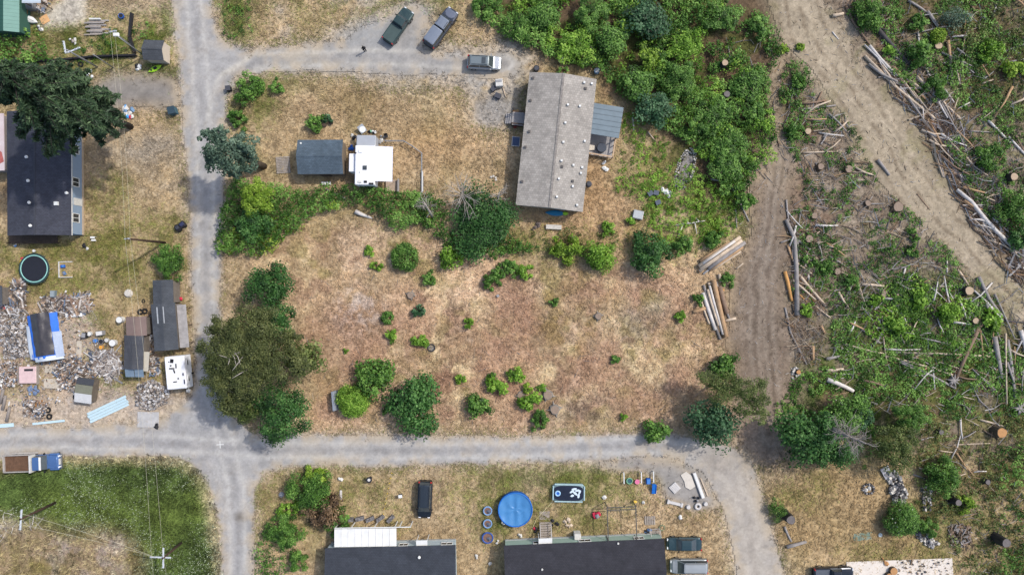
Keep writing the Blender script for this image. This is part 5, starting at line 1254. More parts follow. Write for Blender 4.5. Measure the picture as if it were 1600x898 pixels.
# ------------------------------------------------------------------ logs, stumps and slash of the cleared land
LOGC = {'pale': C(196, 178, 156), 'white': C(206, 200, 194), 'tan': C(178, 146, 112), 'orange': C(200, 150, 92), 'grey': C(150, 144, 140), 'dark': C(84, 80, 80), 'brown': C(136, 114, 96), 'red': C(122, 94, 78)}
LOGM = {k: mat('log_'+k, v, .95, .22, 1.6, bump=.5) for k, v in LOGC.items()}
CUTF = mat('cut_wood', C(182, 160, 134), .9, .12, 4); CUTO = mat('cut_orange', C(184, 138, 92), .9, .15, 4); CUTD = mat('cut_dark', C(112, 106, 104), .9, .2, 4); CUTG = mat('cut_grey', C(146, 128, 112), .9, .2, 4)
def log(pts, w, colour, label, r2=.7, z=None, name='log', group=None, cap=None, bend=True):
    """A trunk lying along pixel points; w is its width in pixels."""
    r0 = w*S/2
    P = []
    n = len(pts)
    for i, p in enumerate(pts):
        q = W(p[0], p[1]); q.z = (p[2] if len(p) > 2 else (z or 0))+r0*(1 if n == 1 else 1-(1-r2)*i/(n-1))*.85; P.append(q)
    if bend and n == 2:
        d = P[1]-P[0]; s = Vector((-d.y, d.x, 0))*random.uniform(-.02, .02)
        P = [P[0], P[0].lerp(P[1], .35)+s, P[0].lerp(P[1], .7)+s*.8, P[1]]
    n = len(P); rad = [r0*(1-(1-r2)*i/(n-1)) for i in range(n)]
    c = P[0].copy(); c.z = 0
    b = MB(); b.tube([p-c for p in P], rad, 9, 0, 1, .06)
    o = b.build(name, [LOGM[colour], cap or CUTF]); o.location = c
    o.data.polygons.foreach_set('use_smooth', [len(f.vertices) == 4 for f in o.data.polygons])
    return tag(o, label, 'log', group)
A, B_ = 'logs stacked beside the skid path', 'logs lying on the cleared land'
for a in [
 ([(1093, 408, .0), (1140, 379, .0)], 6, 'tan', 'tan log at the back of the upper log stack', A),
 ([(1090, 416, .25), (1155, 371, .25)], 6, 'pale', 'long pale log on top of the upper log stack', A),
 ([(1091, 424, .1), (1158, 376, .1)], 6, 'pale', 'pale log with orange butt in the upper log stack', A),
 ([(1106, 420), (1163, 379)], 7, 'grey', 'thick grey log of the upper log stack', A),
 ([(1113, 421), (1157, 393)], 3.4, 'pale', 'thin pale pole in front of the upper log stack', A),
 ([(1102, 414), (1150, 380)], 5, 'white', 'whitish log inside the upper log stack', A),
 ([(1150, 420), (1161, 411)], 2.2, 'pale', 'short thin stick on the skid path near the upper stack', A),
 ([(1097, 457), (1117, 515)], 6, 'white', 'bleached crooked log at the outside of the lower stack', A),
 ([(1099, 445), (1111, 490), (1125, 530)], 4.5, 'grey', 'thin grey bleached log of the lower stack', A),
 ([(1110, 453), (1124, 518)], 5, 'tan', 'tan log between grey and brown logs of the lower stack', A),
 ([(1113, 437, .15), (1133, 526, .1)], 8, 'tan', 'thickest brown log of the lower stack', A),
 ([(1123, 447), (1135, 490)], 8, 'brown', 'short dark brown log on the path side of the lower stack', A),
 ([(1082, 487), (1101, 481)], 6, 'tan', 'short tan log sticking out from the lower stack', A),
 ([(1132, 501), (1149, 497)], 4.5, 'pale', 'short pale block by the foot of the lower stack', A),
 ([(1123, 428), (1125, 441)], 5, 'pale', 'upright pale block at the head of the lower stack', A),
 ([(1123, 456), (1130, 452)], 5, 'orange', 'small orange block on the lower stack', A),
 ([(1105, 444), (1112, 442)], 5, 'pale', 'small pale end block at the head of the lower stack', A),
 ([(1096, 412, .4), (1146, 377, .4)], 4.5, 'white', 'whitish thin log lying across the top of the upper stack', A),
 ([(1108, 423), (1160, 386)], 4, 'tan', 'tan thin log on the path side of the upper stack', A),
 ([(1092, 420, .35), (1136, 390, .35)], 4, 'pale', 'short pale log heaped on the middle of the upper stack', A),
 ([(1098, 428), (1140, 400)], 3.4, 'white', 'bleached thin pole fanning out below the upper stack', A),
 ([(1100, 405), (1128, 386)], 4, 'tan', 'short tan log at the shrub side of the upper stack', A),
 ([(1107, 446, .35), (1128, 522, .3)], 4, 'white', 'bleached thin log on top of the lower stack', A),
 ([(1093, 464), (1108, 506)], 3.6, 'pale', 'pale thin log at the grass side of the lower stack', A),
 ([(1104, 452, .3), (1121, 508, .3)], 4, 'pale', 'pale thin log lying on top of the lower stack', A),
 ([(1118, 440), (1140, 500)], 4, 'grey', 'grey thin log beside the thickest brown log', A),
 ([(1363, 40), (1390, 70), (1422, 106)], 8, 'dark', 'big dark bark log beside the top of the dirt track', B_),
 ([(1320, 8), (1332, 35), (1358, 70)], 4, 'brown', 'thin purple-brown log above the big dark log', B_),
 ([(1350, 88), (1400, 138), (1460, 186)], 5, 'pale', 'longest pale log at the edge of the dirt track', B_),
 ([(1357, 72), (1402, 120)], 5, 'white', 'white split log next to the longest pale log', B_),
 ([(1395, 105), (1445, 155)], 4, 'tan', 'tan log between white split log and shrubs', B_),
 ([(1405, 136), (1432, 166)], 3.2, 'white', 'short white log at the lower edge of the pale logs', B_),
 ([(1430, 120), (1465, 153), (1500, 187)], 5, 'pale', 'pale log pointing at the track below the green shrub', B_),
 ([(1456, 147), (1481, 174)], 4, 'white', 'short white log alongside the pale pointing log', B_),
 ([(1418, 2), (1447, 20)], 4, 'grey', 'upper half of the broken grey trunk', B_),
 ([(1447, 19), (1464, 42)], 6, 'grey', 'thicker lower half of the broken grey trunk', B_),
 ([(1479, 65), (1483, 90)], 6, 'tan', 'upright tan split log in the brushy corner', B_),
 ([(1483, 90), (1486, 133)], 6, 'dark', 'dark log continuing the upright tan one', B_),
 ([(1495, 93), (1530, 117)], 3, 'grey', 'thin grey log crossing the brown clearing', B_),
 ([(1552, 20), (1560, 0)], 2.2, 'white', 'white stick at the top edge', B_),
 ([(1512, 5), (1540, 35)], 3, 'brown', 'brown branch near the top edge', B_),
 ([(1534, 131), (1551, 125)], 3, 'pale', 'short pale stick in the brushy corner', B_),
 ([(1542, 188), (1578, 224)], 4, 'white', 'blue-white log far beyond the track, inner half', B_),
 ([(1574, 214), (1606, 247)], 4, 'white', 'white log at the picture edge continuing the blue-white one', B_),
 ([(1299, 26), (1317, 22)], 6, 'pale', 'pale slab of wood at the track head', B_),
 ([(1300, 50), (1310, 62)], 2.2, 'white', 'white stick on the dirt track', B_),
 ([(1570, 81), (1604, 69)], 3, 'grey', 'grey stick beside the yellow-green edge shrub', B_),
 ([(1575, 98), (1604, 92)], 3, 'grey', 'lower grey stick beside the yellow-green edge shrub', B_),
 ([(1582, 161), (1604, 154)], 3, 'grey', 'grey stick at the edge above the white log', B_),
 ([(1510, 205), (1556, 207)], 2.4, 'grey', 'thin level grey pole beyond the pale logs', B_),
 ([(1476, 140), (1493, 164)], 2.4, 'white', 'thin white stick crossing the pale pointing log', B_),
 ([(1370, 250), (1389, 274)], 5, 'grey', 'split grey log lying alone on the dirt track', B_),
 ([(1459, 240), (1473, 277)], 3.6, 'pale', 'upper pale log of the pair at the track edge', B_),
 ([(1465, 241), (1475, 278)], 3, 'grey', 'grey log of the pair at the track edge', B_),
 ([(1480, 235), (1490, 260)], 2.4, 'white', 'white stick near the pair at the track edge', B_),
 ([(1500, 287), (1551, 299)], 2, 'grey', 'thin grey pole pointing at the bare mound', B_),
 ([(1517, 304), (1552, 297)], 2, 'grey', 'second thin grey pole under the bare mound', B_),
 ([(1499, 273), (1503, 285)], 3, 'white', 'short white stub above the white forked log', B_),
 ([(1588, 413), (1606, 423)], 4, 'white', 'white stub at the edge below the forked log', B_),
 ([(1478, 402), (1479, 426)], 3, 'white', 'upright white stick inside the track bend', B_),
 ([(1495, 421), (1512, 445)], 4, 'pale', 'pale log end above the big sawn stump', B_),
 ([(1414, 418), (1405, 446)], 3.2, 'white', 'upper piece of the broken grey-white pole', B_),
 ([(1403, 452), (1390, 500)], 4, 'pale', 'middle piece of the broken grey-white pole', B_),
 ([(1382, 512), (1364, 539)], 5, 'grey', 'lower piece of the broken grey-white pole', B_),
 ([(1432, 303), (1451, 326)], 2, 'brown', 'thin brown stick across the dirt track', B_),
 ([(1575, 400), (1596, 442)], 2.4, 'brown', 'brown branch running down the track edge', B_),
 ([(1253, 239), (1311, 237)], 3, 'pale', 'level pale pole beyond the top of the skid path', B_),
 ([(1144, 294), (1170, 346)], 3, 'grey', 'straight grey pole at the top of the skid path', B_),
 ([(1149, 325), (1151, 356)], 2.4, 'grey', 'short grey pole beside the straight one', B_),
 ([(1228, 312), (1232, 346)], 3, 'grey', 'grey tip log above the leaning grey log', B_),
 ([(1244, 492), (1243, 420), (1240, 372), (1227, 343)], 8, 'grey', 'long thick grey log with orange butt beside the skid path', B_),
 ([(1240, 371), (1273, 396)], 3, 'grey', 'thin grey log crossing beside the thick grey one', B_),
 ([(1245, 376), (1249, 411)], 3, 'grey', 'thin log parallel to the thick grey one', B_),
 ([(1230, 383), (1238, 406)], 4, 'tan', 'tan log under the thick grey one', B_),
 ([(1238, 406), (1271, 430)], 4, 'pale', 'pale log passing under the thick grey one', B_),
 ([(1225, 424), (1236, 470)], 6, 'orange', 'peeled orange log on the path side of the thick grey one', B_),
 ([(1247, 429), (1290, 478)], 5, 'pale', 'pale slanting log beside the orange splinters', B_),
 ([(1250, 448), (1272, 470)], 4, 'orange', 'upper orange splinter beside the grey butt', B_),
 ([(1247, 458), (1260, 471)], 3, 'orange', 'lower orange splinter beside the grey butt', B_),
 ([(1274, 478), (1297, 496)], 3, 'pale', 'thin pale log below the slanting one', B_),
 ([(1262, 428), (1264, 441)], 3, 'white', 'white chip log above the orange splinters', B_),
 ([(1219, 379), (1236, 373)], 3, 'grey', 'short grey stub beside the upper skid path', B_),
 ([(1268, 370), (1283, 360)], 2.4, 'pale', 'short pale stick beside a sawn round', B_),
 ([(1226, 480), (1235, 520), (1260, 569)], 3.4, 'grey', 'thin curved grey log in the twig heap', B_),
 ([(1290, 592), (1332, 610)], 8, 'white', 'thick grey-white log below the orange-topped stump', B_),
 ([(1265, 586), (1290, 600)], 3, 'dark', 'dark pole reaching the thick grey-white log', B_),
 ([(1290, 578), (1317, 576)], 5, 'pale', 'pale stub beyond the orange-topped stump', B_),
 ([(1290, 560), (1311, 556)], 5, 'grey', 'grey stub above the pale stub', B_),
 ([(1269, 540), (1270, 562)], 5, 'tan', 'tan upright stub in the twig heap', B_),
 ([(1282, 508), (1289, 521)], 4, 'tan', 'short tan stub above the twig heap', B_),
 ([(1320, 537), (1380, 552)], 3.6, 'pale', 'pale pole starting at the left of the crossed poles', B_),
 ([(1382, 556), (1488, 585)], 3.6, 'pale', 'long pale pole of the crossed poles', B_),
 ([(1405, 563), (1450, 584), (1492, 606)], 5, 'grey', 'grey pole diverging under the long pale one', B_),
 ([(1398, 550), (1490, 553), (1575, 558)], 4, 'pale', 'longest level pale pole across the cleared slope', B_),
 ([(1345, 444), (1381, 447)], 5, 'pale', 'pale short log with a dark green shrub above', B_),
 ([(1378, 450), (1345, 476)], 2.6, 'grey', 'thin stick running down from the pale short log', B_),
 ([(1331, 505), (1376, 536)], 2.8, 'grey', 'grey branch crossing the broken pole', B_),
 ([(1350, 515), (1391, 527)], 2.2, 'brown', 'thin brown branch crossing the broken pole', B_),
 ([(1531, 503), (1512, 545), (1487, 602)], 7, 'brown', 'rotten red-brown log below the small stump', B_),
 ([(1527, 475), (1500, 523)], 3, 'grey', 'thin grey log above the rotten one', B_),
 ([(1551, 525), (1563, 590)], 8, 'grey', 'broad grey log under the track-side poles', B_),
 ([(1568, 520, .3), (1570, 630, .3)], 3, 'pale', 'upright pale pole over the broad grey log', B_),
 ([(1572, 530), (1585, 622)], 6, 'grey', 'grey log beside the upright pale pole', B_),
 ([(1527, 432), (1543, 465), (1562, 492)], 6, 'grey', 'grey log slanting along the track edge', B_),
 ([(1540, 472), (1565, 500)], 5, 'white', 'white-ended log beside the slanting grey one', B_),
 ([(1592, 515), (1604, 556)], 7, 'white', 'white log at the picture edge beside the track', B_),
 ([(1565, 500), (1606, 504)], 3, 'dark', 'dark pole crossing the track at the edge', B_),
 ([(1465, 448), (1509, 445)], 3, 'pale', 'level pale stick pointing at the big sawn stump', B_),
 ([(1515, 597), (1530, 625), (1552, 645)], 2.2, 'grey', 'thin bent stick in the lower cleared slope', B_),
 ([(1497, 617), (1523, 624)], 2, 'pale', 'thin pale stick near the end of the grey pole', B_),
 ([(1555, 543), (1530, 562)], 3, 'pale', 'short pale stick touching the level pole', B_),
 ([(1522, 578), (1552, 590)], 4, 'brown', 'knobby brown branch below the level pole', B_),
 ([(1480, 695), (1548, 692)], 2.2, 'pale', 'thin pale stick in the rough corner', B_),
 ([(1465, 703), (1495, 707)], 2.2, 'pale', 'short pale stick in the rough corner', B_),
 ([(1530, 655), (1570, 666)], 3.4, 'pale', 'pale log leading to the orange sawn stump', B_),
 ([(1435, 730), (1461, 737)], 2.2, 'pale', 'pale branch behind the long rock pile', B_),
 ([(1425, 740), (1456, 752)], 2.2, 'grey', 'curved pale branch between the rock piles', B_),
 ([(1225, 821), (1236, 845)], 4, 'grey', 'grey log below the black stump by the lane', B_),
 ([(1228, 853), (1259, 845)], 6, 'grey', 'thick short grey log near the lane', B_),
 ([(998, 150), (1000, 165)], 3, 'pale', 'thin pale log behind the covered deck', B_),
 ([(988, 183), (990, 205)], 3, 'white', 'upright white board behind the deck', B_),
 ([(1012, 206), (1025, 222)], 2.4, 'pale', 'pale stick on the slope below the blue-green tree', B_),
 ([(1110, 280), (1128, 283)], 2.8, 'grey', 'grey stick beside the stone-ringed pit', B_),
 ([(1247, 172), (1305, 165)], 3.4, 'grey', 'grey log left of the dirt track in the slash', B_),
 ([(1201, 55), (1207, 88)], 2.2, 'pale', 'thin pale stick beside the lime shrub', B_),
]:
    log(a[0], a[1], a[2], a[3], group=a[4], r2=.95 if a[4] == A else .72, cap=CUTO if 'orange butt' in a[3] else None)
# more fallen poles: named by the two things nearest to them
LAND = {'the big dark log': (1392, 72), 'the broken grey trunk': (1445, 20), 'the upright tan split log': (1480, 80), 'the longest pale log': (1405, 140), 'the pale pointing log': (1465, 153), 'the split grey log on the track': (1380, 262), 'the white forked log': (1535, 340),
 'the bare mound stump': (1585, 276), 'the blue-white log': (1560, 206), 'the pair at the track edge': (1467, 260), 'the broad grey stump': (1404, 323), 'the big sawn stump': (1515, 454), 'the rotten red-brown log': (1510, 550), 'the broad grey log': (1557, 558), 'the level pale pole': (1480, 555),
 'the pale short log': (1362, 446), 'the broken grey-white pole': (1392, 490), 'the thick grey-white log': (1311, 601), 'the thick grey log': (1243, 430), 'the orange splinters': (1260, 460), 'the twig heap': (1255, 530), 'the orange sawn stump': (1566, 676), 'the root wad': (1590, 637), 'the green shrub row': (1435, 82), 'the lime shrub': (1250, 75), 'the level grey log': (1276, 168), 'the level woodland pole': (1282, 238), 'the full green shrub': (1475, 745), 'the long rock pile': (1400, 760), 'the tall black stump': (1498, 785), 'the brushy corner shrub': (1546, 78)}
rl = random.Random(8); used = set()
for zone_, cnt, ang, sp, (l0, l1) in (([(1335, 60), (1400, 90), (1500, 190), (1545, 300), (1520, 300), (1440, 200)], 26, -47, 14, (25, 75)), ([(1480, 250), (1560, 330), (1600, 400), (1600, 440), (1520, 350)], 10, -45, 16, (20, 60)), ([(1500, 430), (1600, 480), (1600, 620), (1520, 610)], 16, -72, 30, (25, 80)), ([(1310, 460), (1500, 440), (1520, 620), (1320, 600)], 26, -10, 60, (20, 75)), ([(1230, 340), (1300, 340), (1340, 480), (1250, 490)], 14, -50, 40, (18, 50)), ([(1380, 0), (1600, 0), (1600, 230), (1480, 180)], 22, -40, 70, (18, 60)), ([(1245, 110), (1320, 190), (1360, 290), (1270, 320)], 12, 0, 80, (15, 45)), ([(1450, 650), (1590, 650), (1590, 800), (1480, 780)], 10, 10, 60, (15, 45))):
    xs = [p[0] for p in zone_]; ys = [p[1] for p in zone_]; c_ = 0; tries = 0
    while c_ < cnt and tries < 4000:
        tries += 1
        px, py = rl.uniform(min(xs), max(xs)), rl.uniform(min(ys), max(ys))
        if not in_poly(zone_, np.array([px]), np.array([py]))[0]: continue
        a_ = R(-(ang+rl.gauss(0, sp))); L = rl.uniform(l0, l1); w = rl.choice((2, 2.4, 2.8, 3.4, 4.2))*(1 if L > 25 else .9)
        cl_ = rl.choice(('pale', 'white', 'grey', 'grey', 'brown', 'tan', 'white', 'pale'))
        near = sorted(LAND, key=lambda k: math.hypot(LAND[k][0]-px, LAND[k][1]-py))
        word = ('long ' if L > 50 else 'short ' if L < 28 else '')+('thin ' if w < 2.6 else 'stout ' if w > 4 else '')+{'pale': 'straw-pale', 'white': 'bleached white', 'grey': 'weathered grey', 'brown': 'dull brown', 'tan': 'tan'}[cl_]
        lab = None
        for nn in ((0, 1), (0, 2), (1, 2), (0, 3)):
            t_ = word+' pole lying between '+near[nn[0]]+' and '+near[nn[1]]
            if t_ not in used: lab = t_; break
        if lab is None or len(lab.split()) > 16: continue
        used.add(lab); c_ += 1
        dx, dy = math.cos(a_)*L/2, math.sin(a_)*L/2; bd = rl.gauss(0, .04)*L
        log([(px-dx, py-dy, rl.uniform(.0, .15)), (px-math.sin(a_)*bd, py+math.cos(a_)*bd, rl.uniform(.1, .3)), (px+dx, py+dy, rl.uniform(.05, .45))], w, cl_, lab, rl.uniform(.35, .7), name='fallen_pole', group=B_)
# the white forked log
o = thing('log', 'white forked log bleached beside the dirt track', 'log', 1535, 340, 0, B_)
q = lambda px, py, z=.3: W(px, py)-o.location+Vector((0, 0, z))
b = MB(); b.tube([q(1493, 297), q(1515, 315), q(1535, 341), q(1555, 362), q(1577, 383)], [.24, .26, .3, .26, .3], 9, 0, None, .05); b.build('stem', LOGM['white'], o, True)
b = MB(); b.tube([q(1538, 345), q(1526, 343), q(1515, 343)], [.18, .13, .06], 7); b.build('branch', LOGM['white'], o, True)
# bleached branch with many arms
o = thing('branch', 'bleached many-armed branch above the medium shrub', 'branch', 1080, 350)
for p in ([(1059, 351), (1078, 349), (1101, 345)], [(1067, 349), (1062, 362), (1058, 372)], [(1085, 349), (1088, 366)], [(1075, 350), (1072, 342)], [(1092, 347), (1087, 341)], [(1060, 352), (1054, 352)]):
    b = MB(); b.tube([W(*x)-o.location+Vector((0, 0, .25)) for x in p], [.11, .08, .04][:len(p)] if len(p) == 3 else [.09, .04], 6); b.build('arm', LOGM['white'], o, True)
# root wads
for lab, px, py in (('grey upturned root wad at the edge of the slope', 1590, 637), ('dark root heap near the pale log end', 1487, 594)):
    o = thing('root_wad', lab, 'roots', px, py); r = random.Random(px)
    b = MB(); b.tube([(0, 0, 0), (0, 0, .5)], [.5, .3], 9, 0, None, .2); b.build('core', LOGM['grey'], o, True)
    for k in range(9):
        a = k*.7+r.uniform(-.2, .2); b = MB(); b.tube([(0, 0, .3), (math.cos(a)*.5, math.sin(a)*.5, .5), (math.cos(a)*r.uniform(.8, 1.2), math.sin(a)*r.uniform(.8, 1.2), r.uniform(.1, .5))], [.14, .1, .03], 6); b.build('root', LOGM['grey'], o, True)
# stumps
def stump(label, px, py, rpx, h, bark, cut, seed=0):
    """rpx is the cut face's half width where it is seen, at height h."""
    p = W(px, py, h); r = rpx*S*(H-h)/H; p.z = 0
    o = bpy.data.objects.new('stump', None); col.objects.link(o); o.location = p; o.empty_display_size = .3
    tag(o, label, 'stump', 'tree stumps')
    g = random.Random(px); b = MB(); n = 12
    def rg(k, z, j): return [(r*k*(1+j*math.sin(3*a_+px)+.5*j*math.sin(5*a_))*math.cos(a_), r*k*(1+j*math.sin(3*a_+px)+.5*j*math.sin(5*a_))*math.sin(a_), z) for a_ in [2*math.pi*i/n for i in range(n)]]
    loft(b, [rg(1.35, -.12, .12), rg(1.12, min(.3, h*.4), .1), rg(1.02, h-.02, .05)]); b.build('bark', bark, o)
    b = MB(); loft(b, [rg(.94, h-.02, .05), rg(.93, h+.012, .05)]); b.build('cut_face', cut, o)
    for i in range(4):
        a_ = i*1.57+g.uniform(-.4, .4); b = MB(); b.tube([(math.cos(a_)*r, math.sin(a_)*r, .16), (math.cos(a_)*r*1.9, math.sin(a_)*r*1.9, -.03)], [r*.28, r*.1], 6); b.build('root', bark, o)
    return o
for a in [
 (1133, 98, 5, 1.8, BARKD, CUTF, 'tall black-barked stump with pale top in the woodland'), (1170, 154, 5, .7, BARK, CUTF, 'pale sawn stump hidden in the woodland shrubs'),
 (1136, 147, 5, 1.4, BARKD, CUTD, 'dark burnt stump below the tall woodland stump'),
 (1263, 205, 5, .6, BARK, CUTF, 'pale stump beside the level grey log in the slash'), (1283, 260, 5, .5, BARK, CUTG, 'stump below the level pale pole'), (1327, 264, 6, .5, BARK, CUTG, 'stump at the edge of the dirt track'),
 (1357, 317, 5, .4, BARK, CUTG, 'low stump in the slash beside the track bend'), (1404, 323, 8, .5, BARK, CUTG, 'broad grey stump inside the track bend'), (1265, 373, 6, .5, BARK, CUTG, 'stump beside the short pale stick'),
 (1273, 337, 5, .4, BARK, CUTG, 'low stump uphill of the thick grey log'), (1262, 404, 4, .4, BARK, CUTF, 'left one of the small cut rounds by the grey log'), (1275, 405, 4, .4, BARK, CUTG, 'other one of the small cut rounds by the grey log'), (1261, 414, 4, .3, BARK, CUTG, 'lowest of the small cut rounds by the grey log'),
 (1309, 424, 5, .5, BARK, CUTG, 'stump near the dark green shrub on the slash'), (1515, 454, 7, .9, BARKD, CUTF, 'big pale sawn stump inside the track bend'), (1382, 459, 5, .4, BARK, CUTG, 'stump under the pale short log'),
 (1525, 501, 5, .6, BARK, CUTF, 'small stump at the top of the rotten log'), (1566, 676, 8, 1.3, BARK, CUTO, 'fresh orange sawn stump in the rough corner'), (1413, 660, 4, .8, BARKD, CUTD, 'dark stump between snag and orange sawn stump'), (1471, 675, 4, .7, BARKD, CUTD, 'small grey stump above the full green shrub'),
 (1498, 785, 5, 1.7, BARKD, CUTD, 'tall black stump beside the yellowing shrub'), (1544, 753, 4, .9, BARKD, CUTD, 'small black stump in the olive scrub'), (1573, 848, 7, 2.2, BARKD, CUTD, 'tall black stump in the lower corner brush'),
 (1236, 812, 7, 2.4, BARKD, CUTD, 'tall black stump by the lane with a spiky shrub'), (1248, 581, 3.6, .6, BARKD, CUTO, 'short orange-topped stump beside the skid path'), (1585, 276, 6, 1.2, BARKD, CUTF, 'stump on the bare mound beyond the track'),
 (935, 494, 5, .4, BARKG, CUTG, 'small grey stump alone in the open lot'), (856, 617, 7, .45, BARKG, CUTG, 'upper of the two grey stumps in the open lot'), (867, 640, 7, .45, BARKG, CUTG, 'lower of the two grey stumps in the open lot'), (813, 618, 5, .25, BARKG, CUTG, 'rotten low stump near the upright light shrub'), (641, 461, 5, .4, BARKG, CUTG, 'small grey stump below the round clump'),
 (1467, 71, 6, .5, BARK, CUTF, 'stump under the round light bush beyond the track'),
]:
    stump(a[6], *a[:6])
# slash: sticks and bark strewn where trees were cut
def sticks(name, label, polys, n, lmin, lmax, mats, seed, thick=(.015, .05), lift=.12, ang=None):
    r = np.random.default_rng(seed); V = []; F = []; MI = []; done = 0
    for poly, share in polys:
        xs = [p[0] for p in poly]; ys = [p[1] for p in poly]; k = int(n*share); c = 0
        while c < k:
            px, py = r.uniform(min(xs), max(xs)), r.uniform(min(ys), max(ys))
            if not in_poly(poly, np.array([px]), np.array([py]))[0]: continue
            c += 1
            L = lmin+(lmax-lmin)*r.random()**2.2; a = r.uniform(0, math.pi) if ang is None else r.normal(ang, .5); t = r.uniform(*thick)*(1+L*.25)
            cx, cy = (px-800)*S, (449-py)*S; z = r.uniform(.01, lift); dz = r.uniform(-.06, .1)*L*.3
            dx, dy = math.cos(a)*L/2, math.sin(a)*L/2; nx, ny = -math.sin(a)*t, math.cos(a)*t
            o = len(V)
            bend = r.normal(0, .06)*L
            for q, tz, kk in ((-1, z-dz, 1), (0, z+.02, .85), (1, z+dz, .45)):
                bx = bend*(1-q*q); X0, Y0 = cx+dx*q-math.sin(a)*bx, cy+dy*q+math.cos(a)*bx
                V += [(X0+nx*kk, Y0+ny*kk, tz), (X0-nx*kk, Y0-ny*kk, tz), (X0, Y0, tz+t*1.6*kk)]
            for s in (0, 3):
                F += [(o+s, o+s+1, o+s+4, o+s+3), (o+s+1, o+s+2, o+s+5, o+s+4), (o+s+2, o+s, o+s+3, o+s+5)]
            MI += [int(r.integers(0, len(mats)))]*6
    me = bpy.data.meshes.new(name); me.from_pydata(V, [], F)
    for m in mats: me.materials.append(m)
    me.polygons.foreach_set('material_index', MI); me.update()
    return tag(link(name, me), label, 'debris', kind='stuff')
SM = [LOGM['pale'], LOGM['grey'], LOGM['brown'], LOGM['grey'], LOGM['white'], LOGM['tan']]
sticks('slash_debris', 'grey and brown slash strewn over the cleared land', [
 ([(1240, 120), (1330, 190), (1380, 300), (1460, 360), (1530, 440), (1430, 480), (1310, 500), (1240, 490), (1225, 360), (1260, 290), (1225, 220)], .24),
 ([(1310, 0), (1380, 60), (1450, 160), (1520, 290), (1600, 420), (1600, 340), (1500, 180), (1420, 60), (1380, 0)], .25),
 ([(1380, 0), (1600, 0), (1600, 400), (1500, 250)], .12), ([(1300, 440), (1600, 440), (1600, 640), (1300, 640)], .17), ([(1420, 640), (1600, 640), (1600, 898), (1500, 898)], .07), ([(1130, 60), (1230, 60), (1250, 230), (1170, 310)], .03)], 5200, .25, 2.8, SM, 41, (.015, .05), .4)
sticks('twig_debris', 'heap of fine grey twigs beside the skid path', [([(1222, 488), (1262, 490), (1290, 520), (1280, 570), (1245, 565)], .6), ([(1225, 430), (1250, 400), (1290, 440), (1280, 500), (1240, 480)], .4)], 620, .5, 2.6, SM[:3]+[LOGM['tan']], 42, (.012, .03), .35)
sticks('chip_litter', 'pale wood chips scattered on the dirt track and skid path', [([(1200, 10), (1300, 10), (1370, 130), (1470, 270), (1600, 440), (1600, 530), (1420, 330), (1330, 180)], .55), ([(1170, 230), (1245, 230), (1225, 420), (1240, 600), (1150, 640), (1145, 430)], .45)], 900, .15, .8, [LOGM['pale'], LOGM['white'], LOGM['brown']], 43, (.015, .035), .06)
sticks('lot_twigs_debris', 'dry twigs scattered through the open lot', [([(480, 420), (1100, 420), (1100, 660), (480, 660)], 1)], 420, .3, 1.6, [LOGM['pale'], LOGM['grey'], LOGM['brown']], 44, (.012, .025), .12)
sticks('track_edge_debris', 'long thin poles tangled along the far edge of the dirt track', [([(1370, 110), (1400, 110), (1500, 200), (1530, 300), (1600, 400), (1600, 460), (1500, 330), (1460, 240)], 1)], 400, 1.0, 5.0, [LOGM['pale'], LOGM['grey'], LOGM['brown'], LOGM['white'], LOGM['tan']], 45, (.02, .075), .3, -.85)
# ------------------------------------------------------------------ yards: poles, wires, junk, pools, toys
POLEW = mat('pole_wood', C(70, 54, 44), .9, .25, 3, bump=.3); ARMW = mat('crossarm_white', C(204, 210, 216), .6, .06, 3); INS = mat('insulator', C(190, 196, 204), .3, .1); GREYM = mat('galvanised', C(150, 152, 154), .5, .1, metal=.4)
def pole(label, base, top, arms, m=POLEW, r=.16, name='utility_pole', armm=ARMW):
    """A pole seen from foot pixel to head pixel; its height follows from how far it leans in the view."""
    db = math.hypot(base[0]-800, base[1]-449); dt = math.hypot(top[0]-800, top[1]-449); h = H*(1-db/dt)
    o = thing(name, label, 'utility pole', *base); p = W(top[0], top[1], h)-o.location
    b = MB(); b.tube([(0, 0, -.2), (p.x*.5, p.y*.5, h*.5), (p.x, p.y, h)], [r*1.15, r, r*.8], 9); b.build('shaft', m, o, True)
    for (dx, dy, L, a, dz) in arms:
        b = MB(); b.box((p.x+dx, p.y+dy, h-dz), (L, .16, .13), R(a)); ar = b.build('crossarm', armm, o)
        for s in (-.42, -.2, .2, .42):
            q = Vector((p.x+dx+math.cos(R(a))*L*s, p.y+dy+math.sin(R(a))*L*s, h-dz)); b = MB(); b.tube([q, q+Vector((0, 0, .28))], .045, 6); b.build('insulator', INS, ar)
    return o, o.location+Vector((p.x, p.y, h))
p1, t1 = pole('utility pole with a white crossarm at the edge of the meadow', (88, 784), (31, 811), [(0, -.1, 2.6, 86, .2)])
p2, t2 = pole('utility pole with two crossed white arms in the meadow', (285, 846), (254, 872), [(0, 0, 2.6, 90, .2), (-.55, -.05, 2.7, -2, .55)])
p3, t3 = pole('dark bare utility pole beside the round dark bush', (258, 379), (198, 373), [(0, 0, .5, 10, .1)], r=.15)
p4, t4 = pole('leaning light pole with white arms behind the fir', (152, 105), (104, 78), [(-.3, .35, 1.6, 100, .1), (.7, .05, 1.8, 22, .3)], GREYM, .11, 'utility_pole')
o, t5 = pole('grey lamp post behind the little beige shed', (226, 88), (188, 60), [], GREYM, .08, 'lamp_post'); o['category'] = 'lamp post'
